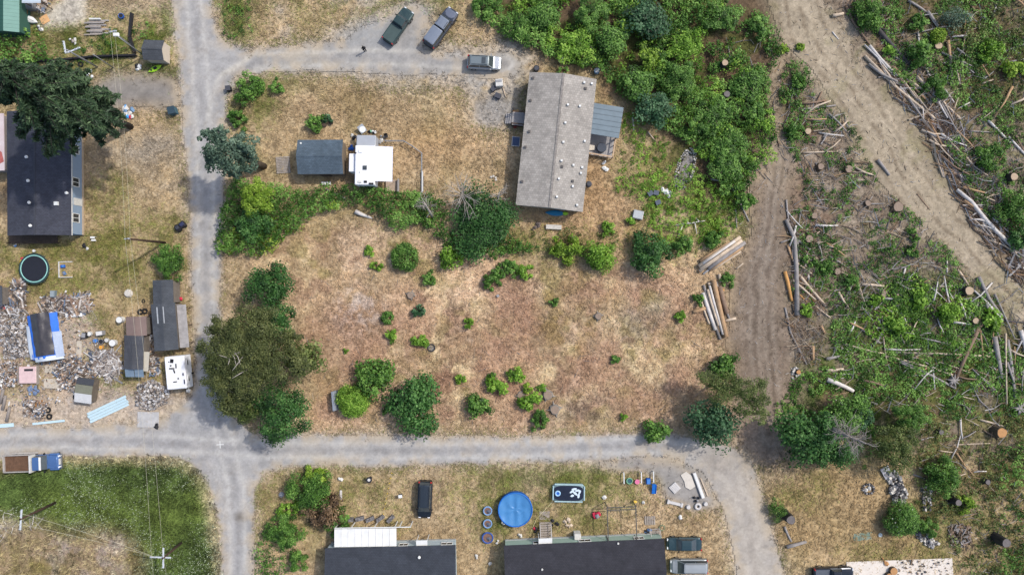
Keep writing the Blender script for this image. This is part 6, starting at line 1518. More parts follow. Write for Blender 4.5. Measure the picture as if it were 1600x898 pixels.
h_ = t5.z; q = t5-o.location; b = MB(); b.tube([q, q+Vector((-.3, .25, .15))], .05, 6); b.build('lamp_arm', GREYM, o); b = MB(); b.bev(tuple(q+Vector((-.45, .4, .15))), (.75, .45, .22), .05); b.build('lamp_head', WHITE, o)
o, t6 = pole('short leaning grey post in front of the dark fence', (177, 106), (145, 85), [], GREYM, .07, 'post'); o['category'] = 'post'
o, t7 = pole('short pole head above the driveway', (208, 73), (176, 49), [(0, 0, .9, 10, .1)], GREYM, .06, 'utility_pole')
def wire(label, pts, sag=.5, r=.012):
    c = pts[0].copy(); P = []
    for a, b_ in zip(pts[:-1], pts[1:]):
        for k in range(13):
            u = k/12; p = a.lerp(b_, u); p.z -= sag*4*u*(1-u); P.append(p-c)
    b = MB(); b.tube(P, r, 4); o = b.build('power_line', mat('wire_pale', C(196, 190, 170), .5, .1)); o.location = c; return tag(o, label, 'power line', 'overhead wires')
off = Vector((.9, 0, 0))
wire('left one of two overhead wires running down past the junk yard', [t7+Vector((-.3, 0, .1)), t3+Vector((-.2, 0, 0)), t2+Vector((-1.4, 0, 0)), W(236, 960, 5)])
wire('other one of two overhead wires running down past the junk yard', [t7+Vector((.3, 0, .1)), t3+Vector((.4, 0, -.05)), t2+Vector((.2, 0, .2)), W(262, 960, 5)])
wire('overhead wire between the two meadow poles, upper', [t1+Vector((0, .8, 0)), t2+Vector((-1.2, .1, -.3))], .4, .015)
wire('overhead wire between the two meadow poles, lower', [t1+Vector((0, -.6, 0)), t2+Vector((-.6, -.1, -.3))], .4, .015)
sticks('pole_foot_debris', 'grey bare twigs at the foot of the meadow pole', [([(0, 795), (25, 790), (30, 830), (0, 840)], .6), ([(30, 810), (70, 805), (60, 822)], .4)], 60, .5, 2.4, [LOGM['grey'], LOGM['white']], 50, (.012, .03), .5)
# low dark fence line between barn lot and drive
FEN = mat('fence_black', C(40, 40, 44), .9, .3, 2)
for lab, pts in (('low black fabric fence along the drive', [(20, 98), (90, 96), (150, 90), (215, 88)]), ('low black fabric fence turning up beside the shed', [(213, 84), (205, 60), (208, 22)])):
    c = W(*pts[0]); o = bpy.data.objects.new('fence', None); col.objects.link(o); o.location = c; tag(o, lab, 'fence')
    for a, b_ in zip(pts[:-1], pts[1:]):
        p, q = W(*a)-c, W(*b_)-c; L = (q-p).length; n = max(1, int(L/2))
        for k in range(n):
            u, v = p.lerp(q, k/n), p.lerp(q, (k+1)/n); m_ = (u+v)/2; m_.z = .3; b = MB(); b.box(m_, ((v-u).length-.03, .22, .6), math.atan2((v-u).y, (v-u).x)); b.build('panel', FEN, o)
            b = MB(); b.box((u.x, u.y, .5), (.08, .08, 1.0)); b.build('post', WOODD, o)

def solid(name, label, cat, px, py, shapes, rz=0, group=None, z=0):
    """A small thing of a few parts: shapes = [(part name, material, builder(MB))]."""
    if len(shapes) == 1:
        b = MB(); shapes[0][2](b); return single(name, label, cat, b, shapes[0][1], px, py, R(rz), group, z=z)
    o = thing(name, label, cat, px, py, R(rz), group, z)
    for n_, m_, f in shapes:
        b = MB(); f(b); b.build(n_, m_, o)
    return o
cm = lambda n, c, r=.7, v=.1, s=3: mat('c_'+n, c, r, v, s)
BLUE, BLUE2, REDM, PINK, GRNM, BLK, GRY, YEL = cm('blue', C(40, 98, 186)), cm('blue2', C(70, 130, 200)), cm('red', C(196, 50, 74)), cm('pink', C(222, 120, 156)), cm('green', C(120, 176, 140)), cm('black', C(40, 40, 44)), cm('grey', C(150, 150, 152)), cm('yellow', C(222, 186, 80))
TEAL = cm('teal', C(60, 92, 104)); LIME = cm('lime', C(160, 210, 50), .5); CYAN = cm('cyan', C(194, 218, 226), .5, .04); TANM = cm('tan', C(216, 170, 120)); ORG = cm('orange', C(226, 160, 60)); STONE = mat('stone_pale', C(204, 198, 188), .9, .15, 3, bump=.4); ROCK = mat('rock_grey', C(150, 148, 148), .95, .25, 3, bump=.5)
def pod(b, L, w, h, z0=0.0, n=9):
    """A pointed hull lying along x."""
    secs = []
    for i in range(n):
        u = -1+2*i/(n-1); k = max(.04, (1-abs(u)**2.2)); secs.append([(u*L/2, w/2*k*math.cos(a), z0+h/2+h/2*math.sin(a)*(.4+.6*k)) for a in [2*math.pi*j/10 for j in range(10)]])
    loft(b, secs)
solid('kayak', 'lime green kayak beside the little beige shed', 'kayak', 243, 108, [('hull', LIME, lambda b: pod(b, 2.0, .75, .3)), ('seat', BLK, lambda b: b.bev((.1, 0, .28), (.5, .36, .1), .03)), ('hatch', BLK, lambda b: b.disc((-.5, 0), .13, .26, .31, 10))], 28)
solid('kayak', 'teal kayak under the end eave of the grey house', 'kayak', 868, 333, [('hull', cm('teal2', C(40, 124, 160), .5), lambda b: pod(b, 2.9, .8, .35)), ('bow_cap', LIME, lambda b: pod(b, .9, .5, .3, .04))], -3)
for o in list(bpy.data.objects):
    if o.name.startswith('bow_cap'): o.location = (1.3, 0, .02)
solid('boat', 'upturned white dinghy beside the barn', 'boat', 49, 32, [('hull', WHITE, lambda b: pod(b, 2.3, .95, .6)), ('keel', WHITE2, lambda b: b.box((0, 0, .6), (1.5, .06, .06)))], -22)
solid('board', 'tan square board on the ground beside the dinghy', 'board', 70, 31, [('sheet', TANM, lambda b: b.box((0, 0, .06), (1.15, 1.1, .06), .5))])
solid('cabinet', 'grey metal cabinet under the pale porch roof', 'cabinet', 53, 12, [('body', GREYM, lambda b: b.bev((0, 0, .5), (.95, 1.1, 1.0), .04)), ('lid', cm('dimgrey', C(120, 124, 128)), lambda b: b.box((0, 0, 1.02), (.85, .9, .05)))], 3)
o = thing('lumber_pile', 'pile of weathered grey boards behind the fir', 'lumber', 150, 44, 0)
for k in range(11):
    b = MB(); b.box((random.uniform(-.25, .25)+(0 if k % 3 else .5), .95-.19*k, .12+.1*(k % 3)), (random.uniform(1.9, 2.8), .17, .09), random.uniform(-.04, .04)); b.build('board', [WOODG, GREYWD, LOGM['grey']][k % 3], o)
solid('tube', 'white pipe lying on the grey lumber pile', 'pipe', 152, 32, [('pipe', WHITE, lambda b: b.tube([(-.75, 0, .5), (.75, 0, .5)], .12, 8))])
solid('bucket', 'blue bucket in the weeds behind the shed', 'bucket', 192, 27, [('body', BLUE, lambda b: b.disc((0, 0), .28, 0, .5, 14, .36)), ('opening_shade', BLK, lambda b: b.disc((0, 0), .3, .46, .505, 14))])  # black disc painted in for the shaded inside of the bucket
solid('tyre', 'lone black tyre in the shade of the fir', 'tyre', 127, 101, [('tyre', TYRE, lambda b: b.ring((0, 0), .28, .12, .12))])
def rag(b, n, r, z, seed):
    g = random.Random(seed)
    for k in range(n):
        x, y, s = g.uniform(-r, r), g.uniform(-r, r), g.uniform(.32, .66)*max(r, .5)
        vs = [(x+math.cos(a)*s*g.uniform(.6, 1.3), y+math.sin(a)*s*g.uniform(.6, 1.3), z+g.uniform(0, .18)) for a in [j*1.047 for j in range(6)]]
        b.add(vs+[(x, y, z+.28), (x, y, 0)], [(j, (j+1) % 6, 6) for j in range(6)]+[((j+1) % 6, j, 7) for j in range(6)])
def heap(label, px, py, r, parts, name='bag', cat='bag', seed=1):
    """A small crumpled heap; parts = [(material, count)]."""
    o = thing(name, label, cat, px, py)
    for k, (m_, n_) in enumerate(parts):
        for j in range(n_):
            b = MB(); rag(b, 1, r*.8, .1, seed*13+k*5+j*17+px); b.build('fold', m_, o)
    return o
heap('white and black rubbish bags between lamp post and kayak', 216, 107, .5, [(WHITE, 3), (BLK, 2)])
heap('crumpled white cloth at the drive beside the fir', 140, 116, .55, [(WHITE, 4)], 'cloth', 'cloth')
heap('white and brown heap in the weeds behind the fir', 115, 66, .5, [(WHITE2, 3), (GREYWD, 2)], 'heap', 'heap')
heap('blue, white and red heap of gear beside the fir trunk', 199, 178, 1.0, [(cm('sky', C(70, 158, 222)), 2), (WHITE2, 4), (REDM, 1), (cm('slate', C(110, 140, 170)), 2)], 'gear_heap', 'heap')
heap('pale rubbish beside the tan board', 63, 46, .5, [(WHITE2, 3), (GRY, 2)], 'heap', 'heap')
solid('bin', 'dark teal bin at the drive corner', 'bin', 273, 175, [('body', TEAL, lambda b: b.bev((0, 0, .5), (.95, .95, 1.0), .06)), ('lid', cm('tealdark', C(50, 70, 82)), lambda b: b.box((0, 0, 1.03), (1.0, 1.0, .07)))], 15)
solid('box', 'black box at the bend of the lane', 'box', 359, 140, [('body', BLK, lambda b: b.bev((0, 0, .35), (.65, .65, .7), .05)), ('lid', cm('darkgrey', C(72, 74, 82)), lambda b: b.box((0, 0, .72), (.68, .68, .05)))], 10)
solid('mower', 'black ride-on mower at the lane edge', 'mower', 284, 354, [('body', BLK, lambda b: b.bev((0, 0, .4), (1.5, .8, .5), .08)), ('seat', cm('seatgrey', C(60, 62, 72)), lambda b: b.bev((-.35, 0, .75), (.45, .5, .3), .05)), ('hood', cm('navy', C(48, 54, 84)), lambda b: b.bev((.4, 0, .7), (.6, .5, .2), .05)), ('wheel', TYRE, lambda b: b.tube([(.5, -.5, .2), (.5, .5, .2)], .2, 10)), ('wheel', TYRE, lambda b: b.tube([(-.45, -.52, .27), (-.45, .52, .27)], .27, 10))], 38)
# trampoline
TRR = 2.0
solid('trampoline', 'round black trampoline with teal rim', 'trampoline', 60, 420, [('mat', cm('mat_black', C(36, 38, 46), .6, .15, 4), lambda b: b.disc((0, 0), TRR*.86, .84, .86, 32)), ('rim', cm('teal_pad', C(150, 206, 196)), lambda b: b.ring((0, 0), TRR*.9, .07, .87, 36, 6, sq=.5)), ('skirt', cm('skirt_dark', C(44, 64, 64)), lambda b: b.ring((0, 0), TRR*.99, .13, .84, 36, 6, sq=.5))]+[('leg', GREYM, (lambda a: lambda b: b.tube([(math.cos(a)*TRR, math.sin(a)*TRR, 0), (math.cos(a)*TRR, math.sin(a)*TRR, .84)], .04, 6))(k*math.pi/3)) for k in range(6)])
heap('small heap of toys lying on the trampoline edge', 35, 407, .4, [(YEL, 2), (REDM, 1), (WHITE2, 1)], 'toy_heap', 'toys')
solid('sandbox', 'square white sandbox frame beside the trampoline', 'sandbox', 104, 421, [('edge', WHITE2, (lambda x, y, w, h: lambda b: b.box((x, y, .1), (w, h, .2)))(*a)) for a in ((-.95, 0, .12, 2.2), (0, 1.05, 1.78, .1), (0, -1.05, 1.78, .1))]+[('sand', cm('sand', C(170, 150, 108)), lambda b: b.box((0, 0, .03), (1.76, 2.0, .06)))], 1)
solid('toy', 'blue toy in the white sandbox', 'toy', 100, 416, [('body', BLUE, lambda b: b.bev((0, 0, .25), (.55, .4, .3), .05)), ('top', BLUE2, lambda b: b.bev((.1, 0, .45), (.25, .3, .15), .04))], 5)
solid('toy', 'grey-blue toy at the back of the sandbox', 'toy', 102, 427, [('body', cm('steel', C(92, 120, 160)), lambda b: b.bev((0, 0, .2), (.35, .5, .25), .05)), ('knob', GRY, lambda b: b.disc((0, 0), .1, .32, .42, 8))], 30)
solid('stool', 'white step stool on the grass by the blue-walled house', 'stool', 148, 373, [('top', WHITE, lambda b: b.box((0, .15, .5), (.6, .25, .04))), ('tread', WHITE, lambda b: b.box((0, -.2, .28), (.6, .25, .04)))]+[('leg', WHITE2, (lambda x, y: lambda b: b.box((x, y, .24), (.05, .05, .48)))(x, y)) for x in (-.26, .26) for y in (-.3, .24)])
heap('dark bag and white item by the porch corner', 135, 386, .3, [(BLK, 2), (WHITE2, 1)])
heap('white litter at the back porch corner', 27, 384, .3, [(WHITE2, 2), (BLUE2, 1)], 'litter', 'litter')
solid('pot', 'small white pot on the grass above the trampoline', 'pot', 55, 392, [('pot', WHITE, lambda b: b.disc((0, 0), .14, 0, .3, 10, .2))])
solid('stone', 'pale boulder on dry grass between sheds and house', 'stone', 201, 458, [('stone', STONE, lambda b: b.disc((0, 0), .62, 0, .35, 9, .42))], 20)
# ---- junk yard
def debris(name, label, polys, n, mats, seed, size=(.2, .9), zmax=.5, flat=.5, stones=False):
    """A pile too tangled to take apart: boards, blocks and sheets lying over one another."""
    r = random.Random(seed); b = MB()
    for poly, share in polys:
        xs = [p[0] for p in poly]; ys = [p[1] for p in poly]; cx, cy = sum(xs)/len(xs), sum(ys)/len(ys); c = 0
        while c < n*share:
            px, py = r.uniform(min(xs), max(xs)), r.uniform(min(ys), max(ys))
            if not in_poly(poly, np.array([px]), np.array([py]))[0]: continue
            c += 1; k = 1-min(1, math.hypot((px-cx)/(max(xs)-min(xs)+1)*2, (py-cy)/(max(ys)-min(ys)+1)*2))
            p = W(px, py); L = r.uniform(*size)*(2.4 if r.random() < .07 and not stones else 1); w = (L*r.uniform(.4, .9) if r.random() < .3 and L < .7 else r.uniform(.05, .2)) if not stones else L*r.uniform(.6, 1); t = r.uniform(.04, .16) if not stones else L*r.uniform(.4, .7)
            z = r.uniform(.02, .1+zmax*(.25+.75*k)); m = Matrix.Rotation(r.uniform(-flat, flat)*.6, 3, 'X') @ Matrix.Rotation(r.uniform(-flat, flat)*.6, 3, 'Y')
            b.box((p.x, p.y, z+t/2), (L, w, t), r.uniform(0, 3.14), r.randrange(len(mats)), r.uniform(.6, 1) if stones else 1.0, m)
    return tag(b.build(name, mats), label, 'debris', kind='stuff')
JM = [cm('j1', C(190, 182, 174)), cm('j2', C(156, 146, 136)), cm('j3', C(124, 110, 100)), cm('j4', C(182, 156, 132)), cm('j5', C(78, 74, 74)), cm('j6', C(216, 212, 208)), cm('j7', C(146, 122, 106)), cm('j8', C(110, 122, 140)), cm('j9', C(160, 150, 142)), cm('j10', C(96, 84, 74))]
JG = [cm('j1', C(190, 182, 174)), cm('j2', C(156, 146, 136)), cm('g3', C(140, 138, 138)), cm('g4', C(176, 174, 174)), cm('g5', C(96, 94, 96)), cm('j6', C(216, 212, 208)), cm('j9', C(160, 150, 142)), cm('j3', C(124, 110, 100))]
debris('scrap_debris', 'grey-white scrap heap beside the tarp shelter', [([(0, 485), (38, 482), (52, 520), (50, 555), (10, 562), (3, 530)], 1)], 900, JG, 61, (.12, .5), .6, .9)
debris('board_debris', 'boards and scrap piled beside the dark lean-to', [([(18, 440), (40, 436), (42, 480), (0, 490), (0, 476), (19, 476)], 1)], 340, JM, 62, (.15, 1.2), .5, .5)
debris('lumber_debris', 'long heap of salvaged boards below the trampoline', [([(64, 466), (100, 462), (140, 458), (146, 486), (110, 494), (68, 488)], 1)], 460, JM, 63, (.15, 1.4), .5, .4)
debris('junk_debris', 'big tangled junk heap in the middle of the yard', [([(88, 565), (115, 552), (142, 566), (150, 585), (128, 612), (100, 606), (88, 585)], 1)], 1000, JM, 64, (.12, .6), .8, .9)
debris('plank_debris', 'spread of pale planks beside the felt-roofed shed', [([(145, 548), (185, 548), (190, 578), (172, 594), (150, 580)], 1)], 330, JG, 65, (.2, 1.8), .3, .3)
debris('rubble', 'pile of pale broken rubble beside the white trailer', [([(216, 600), (240, 592), (266, 608), (262, 628), (235, 642), (214, 632)], 1)], 800, JG, 66, (.1, .35), .7, .8, True)
debris('trash_debris', 'strewn junk along the picture edge of the yard', [([(0, 562), (30, 565), (35, 600), (0, 606)], .5), ([(36, 620), (76, 628), (70, 656), (38, 650)], .5)], 700, JM, 67, (.1, .45), .4, .8)
debris('side_debris', 'scrap wood between the two junk-yard sheds', [([(225, 495), (238, 490), (240, 545), (250, 560), (252, 590), (236, 585), (226, 545)], 1)], 170, JM, 68, (.2, .9), .4, .5)
debris('yard_litter', 'small litter scattered over the junk yard soil', [([(0, 490), (150, 490), (185, 590), (130, 625), (0, 650)], 1)], 520, JM, 69, (.06, .35), .05, .3)
debris('porch_litter', 'clutter behind the barn porch', [([(60, -5), (82, -5), (70, 18), (58, 22)], 1)], 60, JM, 70, (.2, .8), .4, .5)
for k, (x, a) in enumerate(((38, 3), (44, 4), (50, 6), (56, 7))):
    b = MB(); b.box((0, 0, .1+.02*k), (.5, 3.6, .05)); single('plank', ['outermost wide grey plank next to the scrap heap', 'second wide grey plank from the scrap heap', 'third wide grey plank from the scrap heap', 'wide grey plank touching the tarp shelter'][k], 'plank', b, mat('plank_grey', C(176, 170, 166), .9, .14, 2), x, 537, R(a), 'wide grey planks in the yard')
# tarp shelter: frame under draped tarps
o = thing('tarp_shelter', 'shelter under black and blue tarps in the junk yard', 'tarp shelter', 78, 524, R(8))
def drape(nx, ny, x0, x1, y0, y1, zf, seed, amp):
    b = MB(); g = np.random.default_rng(seed); vs = []
    for j in range(ny+1):
        for i in range(nx+1):
            x = x0+(x1-x0)*i/nx; y = y0+(y1-y0)*j/ny; vs.append((x, y, zf(x, y)+amp*math.sin(x*5+y*1.3)*math.sin(y*2.1+seed)+float(g.normal(0, amp*.4))))
    b.add(vs, [(j*(nx+1)+i, j*(nx+1)+i+1, (j+1)*(nx+1)+i+1, (j+1)*(nx+1)+i) for j in range(ny) for i in range(nx)]); return b
zt = lambda x, y: 1.9-.42*abs(x)-.12*max(0, -y-2.2)
TB = mat('tarp_black', C(62, 60, 64), .35, .2, 2, spec=.5); TBL = mat('tarp_blue', C(44, 112, 214), .45, .12, 2, spec=.4); TW = mat('tarp_white', C(208, 216, 224), .5, .08, 2)
drape(8, 12, -2.0, 2.1, -3.0, 3.0, lambda x, y: zt(x, y), 3, .05).build('tarp_under', TBL, o, True)
drape(9, 14, -1.25, 1.3, -2.6, 3.15, lambda x, y: zt(x, y)+.12, 5, .07).build('tarp_top', TB, o, True)
drape(3, 10, 1.35, 2.3, -3.0, .4, lambda x, y: zt(x, y)+.1, 7, .04).build('tarp_patch', cm('tarp_grey', C(168, 180, 200)), o, True)
drape(3, 8, -2.45, -1.75, -2.9, 1.6, lambda x, y: zt(x, y)+.06, 8, .04).build('tarp_edge', TW, o, True)
drape(8, 2, -1.7, 2.1, -3.35, -2.75, lambda x, y: zt(x, y)-.0, 9, .03).build('tarp_hem', TW, o, True)
for x in (-1.9, 1.9):
    for y in (-2.7, 2.7):
        b = MB(); b.box((x, y, .5), (.09, .09, 1.0)); b.build('post', WOODD, o)
solid('bed_frame', 'faded pink cover on a frame at the yard edge', 'bed', 47, 585, [('cover', mat('pink_cloth', C(214, 186, 184), .9, .1, 2), lambda b: b.bev((0, 0, .4), (2.4, 2.3, .3), .1)), ('dark_gap', BLK, lambda b: b.box((.2, .7, .56), (1.2, .3, .02)))]+[('rail', GREYWD, (lambda x: lambda b: b.box((x, 0, .3), (.08, 2.6, .5)))(x)) for x in (-1.28, 1.28)], 1)  # black strip laid on the cover as the painted shade of a gap
heap('blue-grey tarp heap below the pink cover', 54, 609, .75, [(cm('bluegrey', C(104, 122, 152)), 7), (cm('bluegrey2', C(130, 146, 172)), 4)], 'tarp_heap', 'tarp')
heap('orange-brown earth heap beside the tyres', 62, 630, .7, [(cm('rust', C(150, 108, 66)), 6)], 'heap', 'heap')
heap('white plastic sheet on top of the big junk heap', 120, 601, .5, [(WHITE, 3)], 'sheet', 'plastic')
heap('black and white bundle below the big junk heap', 117, 617, .45, [(BLK, 2), (WHITE2, 1)], 'bundle', 'bundle')
heap('white thing at the picture edge of the yard', 3, 598, .7, [(WHITE, 5)], 'sheet', 'plastic')
def panel_stack(label, px, py, rz, L, w, n):
    o = thing('roof_panel', label, 'panel', px, py, R(rz))
    for k in range(n):
        b = MB(); y = -w/2+w/n*(k+.5); x = (k % 2)*.12
        b.box((x, y, .12), (L, w/n-.03, .05)); b.box((x, y+w/n*.35, .165), (L, .07, .05)); b.build('sheet', CYAN, o)
    for s in (-.35, .35):
        b = MB(); b.box((L*s, 0, .05), (.1, w+.2, .09)); b.build('batten', WOOD, o)
panel_stack('stack of pale blue metal sheets at the lane edge', 169, 639, 25, 5.8, 1.5, 4)
b = MB(); b.box((0, 0, .12), (4.4, .3, .1)); single('beam', 'long pale blue beam lying by the lane', 'beam', b, CYAN, 77, 659, R(6))
b = MB(); b.box((0, 0, .12), (2.2, .5, .12)); single('beam', 'short pale blue beam at the picture edge', 'beam', b, CYAN, 10, 664, R(5))
for lab, px, py in (('tyre nearest the earth heap', 76, 640), ('tyre nearest the pale blue beam', 78, 650), ('smaller tyre beside the two tyres', 66, 646), ('dark tyre above the rusty roof', 220, 487), ('second tyre beside the rusty roof', 227, 486), ('thin tyre alone on the dry grass', 225, 470)):
    b = MB(); rr = .3 if 'thin' not in lab else .2; b.ring((0, 0), rr, .12 if rr > .25 else .06, .12, 20, 8); single('tyre', lab, 'tyre', b, TYRE, px, py, smooth=True, group='tyres lying in the junk yard')
b = MB(); b.box((0, 0, .05), (2.9, 2.1, .1)); single('slab', 'weathered grey slab at the lane edge below the rubble', 'slab', b, mat('slab_grey', C(184, 182, 180), .9, .14, 1.5, bump=.3), 232, 655, R(-1))
heap('dark lump on the weathered grey slab', 245, 664, .25, [(BLK, 2)], 'lump', 'lump')
for lab, px, py, w, h in (('pale concrete slab in front of the junk heap', 84, 599, 2.6, 1.3), ('small pale concrete slab above the other', 80, 577, 1.6, 1.0), ('upright pale board on the yard soil', 124, 545, .7, 2.2)):
    b = MB(); b.box((0, 0, .05), (w, h, .1)); single('slab', lab, 'slab', b, mat('slab_tan', C(194, 184, 168), .9, .1, 2), px, py, R(-3))
for lab, px, py, m_, r0, h_ in (('white drum beside the rusty roof', 192, 499, WHITE, .42, .9), ('white bucket in the cluttered corner of the yard', 142, 521, WHITE, .3, .4), ('black bucket in the cluttered corner of the yard', 161, 533, BLK, .32, .5), ('blue bucket in the cluttered corner of the yard', 151, 532, BLUE2, .28, .4), ('orange bucket in the cluttered corner of the yard', 160, 542, ORG, .28, .4), ('white drum at the end of the cluttered corner', 180, 535, WHITE, .45, .7), ('small white bucket beside the black bucket', 169, 531, WHITE2, .28, .4)):
    solid('drum' if 'drum' in lab else 'bucket', lab, 'bucket' if 'bucket' in lab else 'drum', px, py, [('body', m_, (lambda r0, h_: lambda b: b.disc((0, 0), r0*.9, 0, h_, 16, r0))(r0, h_)), ('rim', GRY, (lambda r0, h_: lambda b: b.ring((0, 0), r0, .025, h_, 16, 5))(r0, h_))], 0, 'buckets and drums of the junk yard')
solid('cabinet', 'grey metal box above the buckets', 'box', 160, 520, [('body', GRY, lambda b: b.bev((0, 0, .4), (.9, .6, .8), .04)), ('lid', JM[5], lambda b: b.box((0, 0, .82), (.8, .5, .04)))], 8)
solid('cabinet', 'dark box beside the white bucket', 'box', 136, 523, [('body', BLK, lambda b: b.bev((0, 0, .4), (.6, .7, .8), .04)), ('lid', GRY, lambda b: b.box((0, 0, .82), (.5, .6, .04)))], -6)
solid('board', 'dark narrow board at the plank spread', 'board', 143, 557, [('board', cm('slate2', C(74, 82, 96)), lambda b: b.box((0, 0, .14), (.5, 1.4, .06), .2))])
solid('board', 'white corrugated sheet below the salvaged boards', 'board', 117, 492, [('sheet', WHITE, lambda b: b.box((0, 0, .25), (2.3, .5, .05), .05))])
solid('feeder', 'blue-grey hive box on the grass below the trampoline', 'box', 86, 459, [('body', cm('hive', C(116, 130, 138)), lambda b: b.bev((0, 0, .3), (.6, .9, .6), .05)), ('lid', cm('hive2', C(146, 156, 160)), lambda b: b.box((0, 0, .63), (.5, .8, .05)))])
for lab, px, py, m_ in (('olive lean-to sheet on the small dark shed', 276, 446, cm('olivesheet', C(112, 120, 98))), ('green sheet at the corner of the small dark shed', 277, 468, cm('greensheet', C(110, 126, 104)))):
    o = thing('side_sheet', lab, 'sheet', px, py); b = MB(); b.box((-.2, 0, 1.2), (1.0, 1.2, .05), tilt=Matrix.Rotation(R(16), 3, 'Y')); b.build('sheet', m_, o)
    for y in (-.5, .5):
        b = MB(); b.box((.2, y, .52), (.07, .07, 1.04)); b.build('post', WOODD, o)
heap('red tarp scrap at the small dark shed', 282, 466, .3, [(REDM, 2)], 'tarp_heap', 'tarp'); heap('red scrap below the dark lean-to', 8, 481, .45, [(REDM, 3)], 'tarp_heap', 'tarp')
for lab, y in (('upper grey pipe at the picture edge of the yard', 618), ('middle grey pipe at the picture edge of the yard', 628), ('lower grey pipe at the picture edge of the yard', 646)):
    b = MB(); b.tube([(0, -1.0, .22), (.15, 1.0, .22)], .2, 10); single('pipe', lab, 'pipe', b, cm('pipe', C(136, 128, 122)), 4+(y-618)*.35, y, R(-8), 'grey pipes in the yard', True)

# ---- things about the middle lots
o = at('pallet', 'weathered grey pallet beside the slate-roofed shed', 'pallet', W(443, 258), R(4)); deck(o, -.95, .95, -1.15, 1.15, .16, GREYWD, 11, 'x', 'slat', .05, .05)
for x in (-.8, 0, .8):
    b = MB(); b.box((x, 0, .06), (.12, 2.3, .1)); b.build('bearer', GREYWD, o)
o = at('bench', 'white slatted bench below the slate-roofed shed', 'bench', W(511, 287), 0)
for k in range(4):
    b = MB(); b.box((-.5+.33*k, 0, .42), (.26, .42, .05)); b.build('slat', WHITE, o)
for x in (-.5, .5):
    b = MB(); b.box((x, 0, .2), (.08, .38, .39)); b.build('leg', WHITE2, o)
log([(510, 296), (541, 311)], 3.4, 'grey', 'fallen grey post at the top of the bramble thicket')
log([(556, 331), (582, 341)], 8, 'white', 'pale driftwood log in the bramble thicket', .3)
# wire fence round the camper yard
o = thing('fence', 'dark wire fence running from camper to dead trees', 'fence', 660, 240)
ps = [(603, 222), (632, 222), (645, 230), (660, 241), (660, 265), (660, 302)]
for k, p in enumerate(ps):
    q = W(*p)-o.location; b = MB(); b.box((q.x, q.y, .55), (.1, .1, 1.1)); b.build('post', WOODG, o)
for p, q in zip(ps[:-1], ps[1:]):
    u, v = W(*p)-o.location, W(*q)-o.location; b = MB()
    for z in (.3, .65, 1.02): b.tube([u+Vector((0, 0, z)), v+Vector((0, 0, z))], .05 if z > 1 else .025, 5)
    b.build('rail', GREYM, o)
b = MB(); b.tube([W(660, 268, .0)-W(660, 285), W(660, 300)-W(660, 285)], .16, 8); b.v = [(x, y, z+.2) for x, y, z in b.v]; single('pipe', 'grey pipe lying along the camper fence', 'pipe', b, GREYM, 660, 285)
heap('grey and white bags at the nose of the camper', 597, 218, .6, [(WHITE2, 4), (GRY, 2)]); heap('dark and white odds at the camper hitch', 582, 206, .45, [(BLK, 3), (WHITE, 2), (GRNM, 1)], 'heap', 'heap')
heap('blue barrel cover beside the camper', 550, 231, .35, [(BLUE, 3)], 'tarp_heap', 'tarp'); heap('black and white odds beside the blue cover', 553, 214, .35, [(BLK, 2), (WHITE2, 1)], 'heap', 'heap')
solid('sheet', 'grey leaning panel at the camper nose', 'panel', 567, 203, [('panel', cm('panelgrey', C(164, 170, 178)), lambda b: b.box((0, 0, .6), (.9, 1.1, .06), .6, tilt=Matrix.Rotation(.5, 3, 'X')))])
solid('dish', 'white round dish on the camper nose', 'dish', 573, 209, [('bowl', WHITE, lambda b: b.disc((0, 0), .2, 2.5, 2.6, 14, .42)), ('stem', GREYM, lambda b: b.tube([(0, 0, 0), (0, 0, 2.5)], .03, 5))])
solid('chair', 'dark folding chair beside the camper fence', 'chair', 604, 214, [('seat', BLK, lambda b: b.box((0, 0, .42), (.5, .5, .05))), ('back', BLK, lambda b: b.box((0, .25, .7), (.5, .05, .5)))]+[('leg', GREYM, (lambda x, y: lambda b: b.box((x, y, .2), (.04, .04, .4)))(x, y)) for x in (-.22, .22) for y in (-.22, .22)], 10)
for lab, px, py in (('black pot beside the round shrub above the shed', 508, 196), ('second black pot beside the round shrub', 518, 192)):
    solid('pot', lab, 'pot', px, py, [('pot', BLK, lambda b: b.disc((0, 0), .24, 0, .4, 12, .32)), ('soil', WOODD, lambda b: b.disc((0, 0), .28, .37, .405, 12))])
solid('sheet', 'grey sheet leaning behind the clipped round bush', 'sheet', 526, 624, [('sheet', cm('sheetgrey', C(150, 158, 170)), lambda b: b.box((0, 0, .7), (.25, 2.6, 1.4), tilt=Matrix.Rotation(-.25, 3, 'Y')))], 5)
solid('fire_ring', 'dark metal ring on the ground in the open lot', 'ring', 674, 543, [('ring', cm('ringdark', C(52, 52, 56)), lambda b: b.ring((0, 0), .48, .09, .12, 20, 6)), ('ash', cm('ash', C(120, 118, 116), .9, .3), lambda b: b.disc((0, 0), .42, 0, .06, 14))])
solid('pot', 'small grey pail below the curved shrub row', 'pail', 778, 462, [('pail', GRY, lambda b: b.disc((0, 0), .15, 0, .35, 10, .2))])
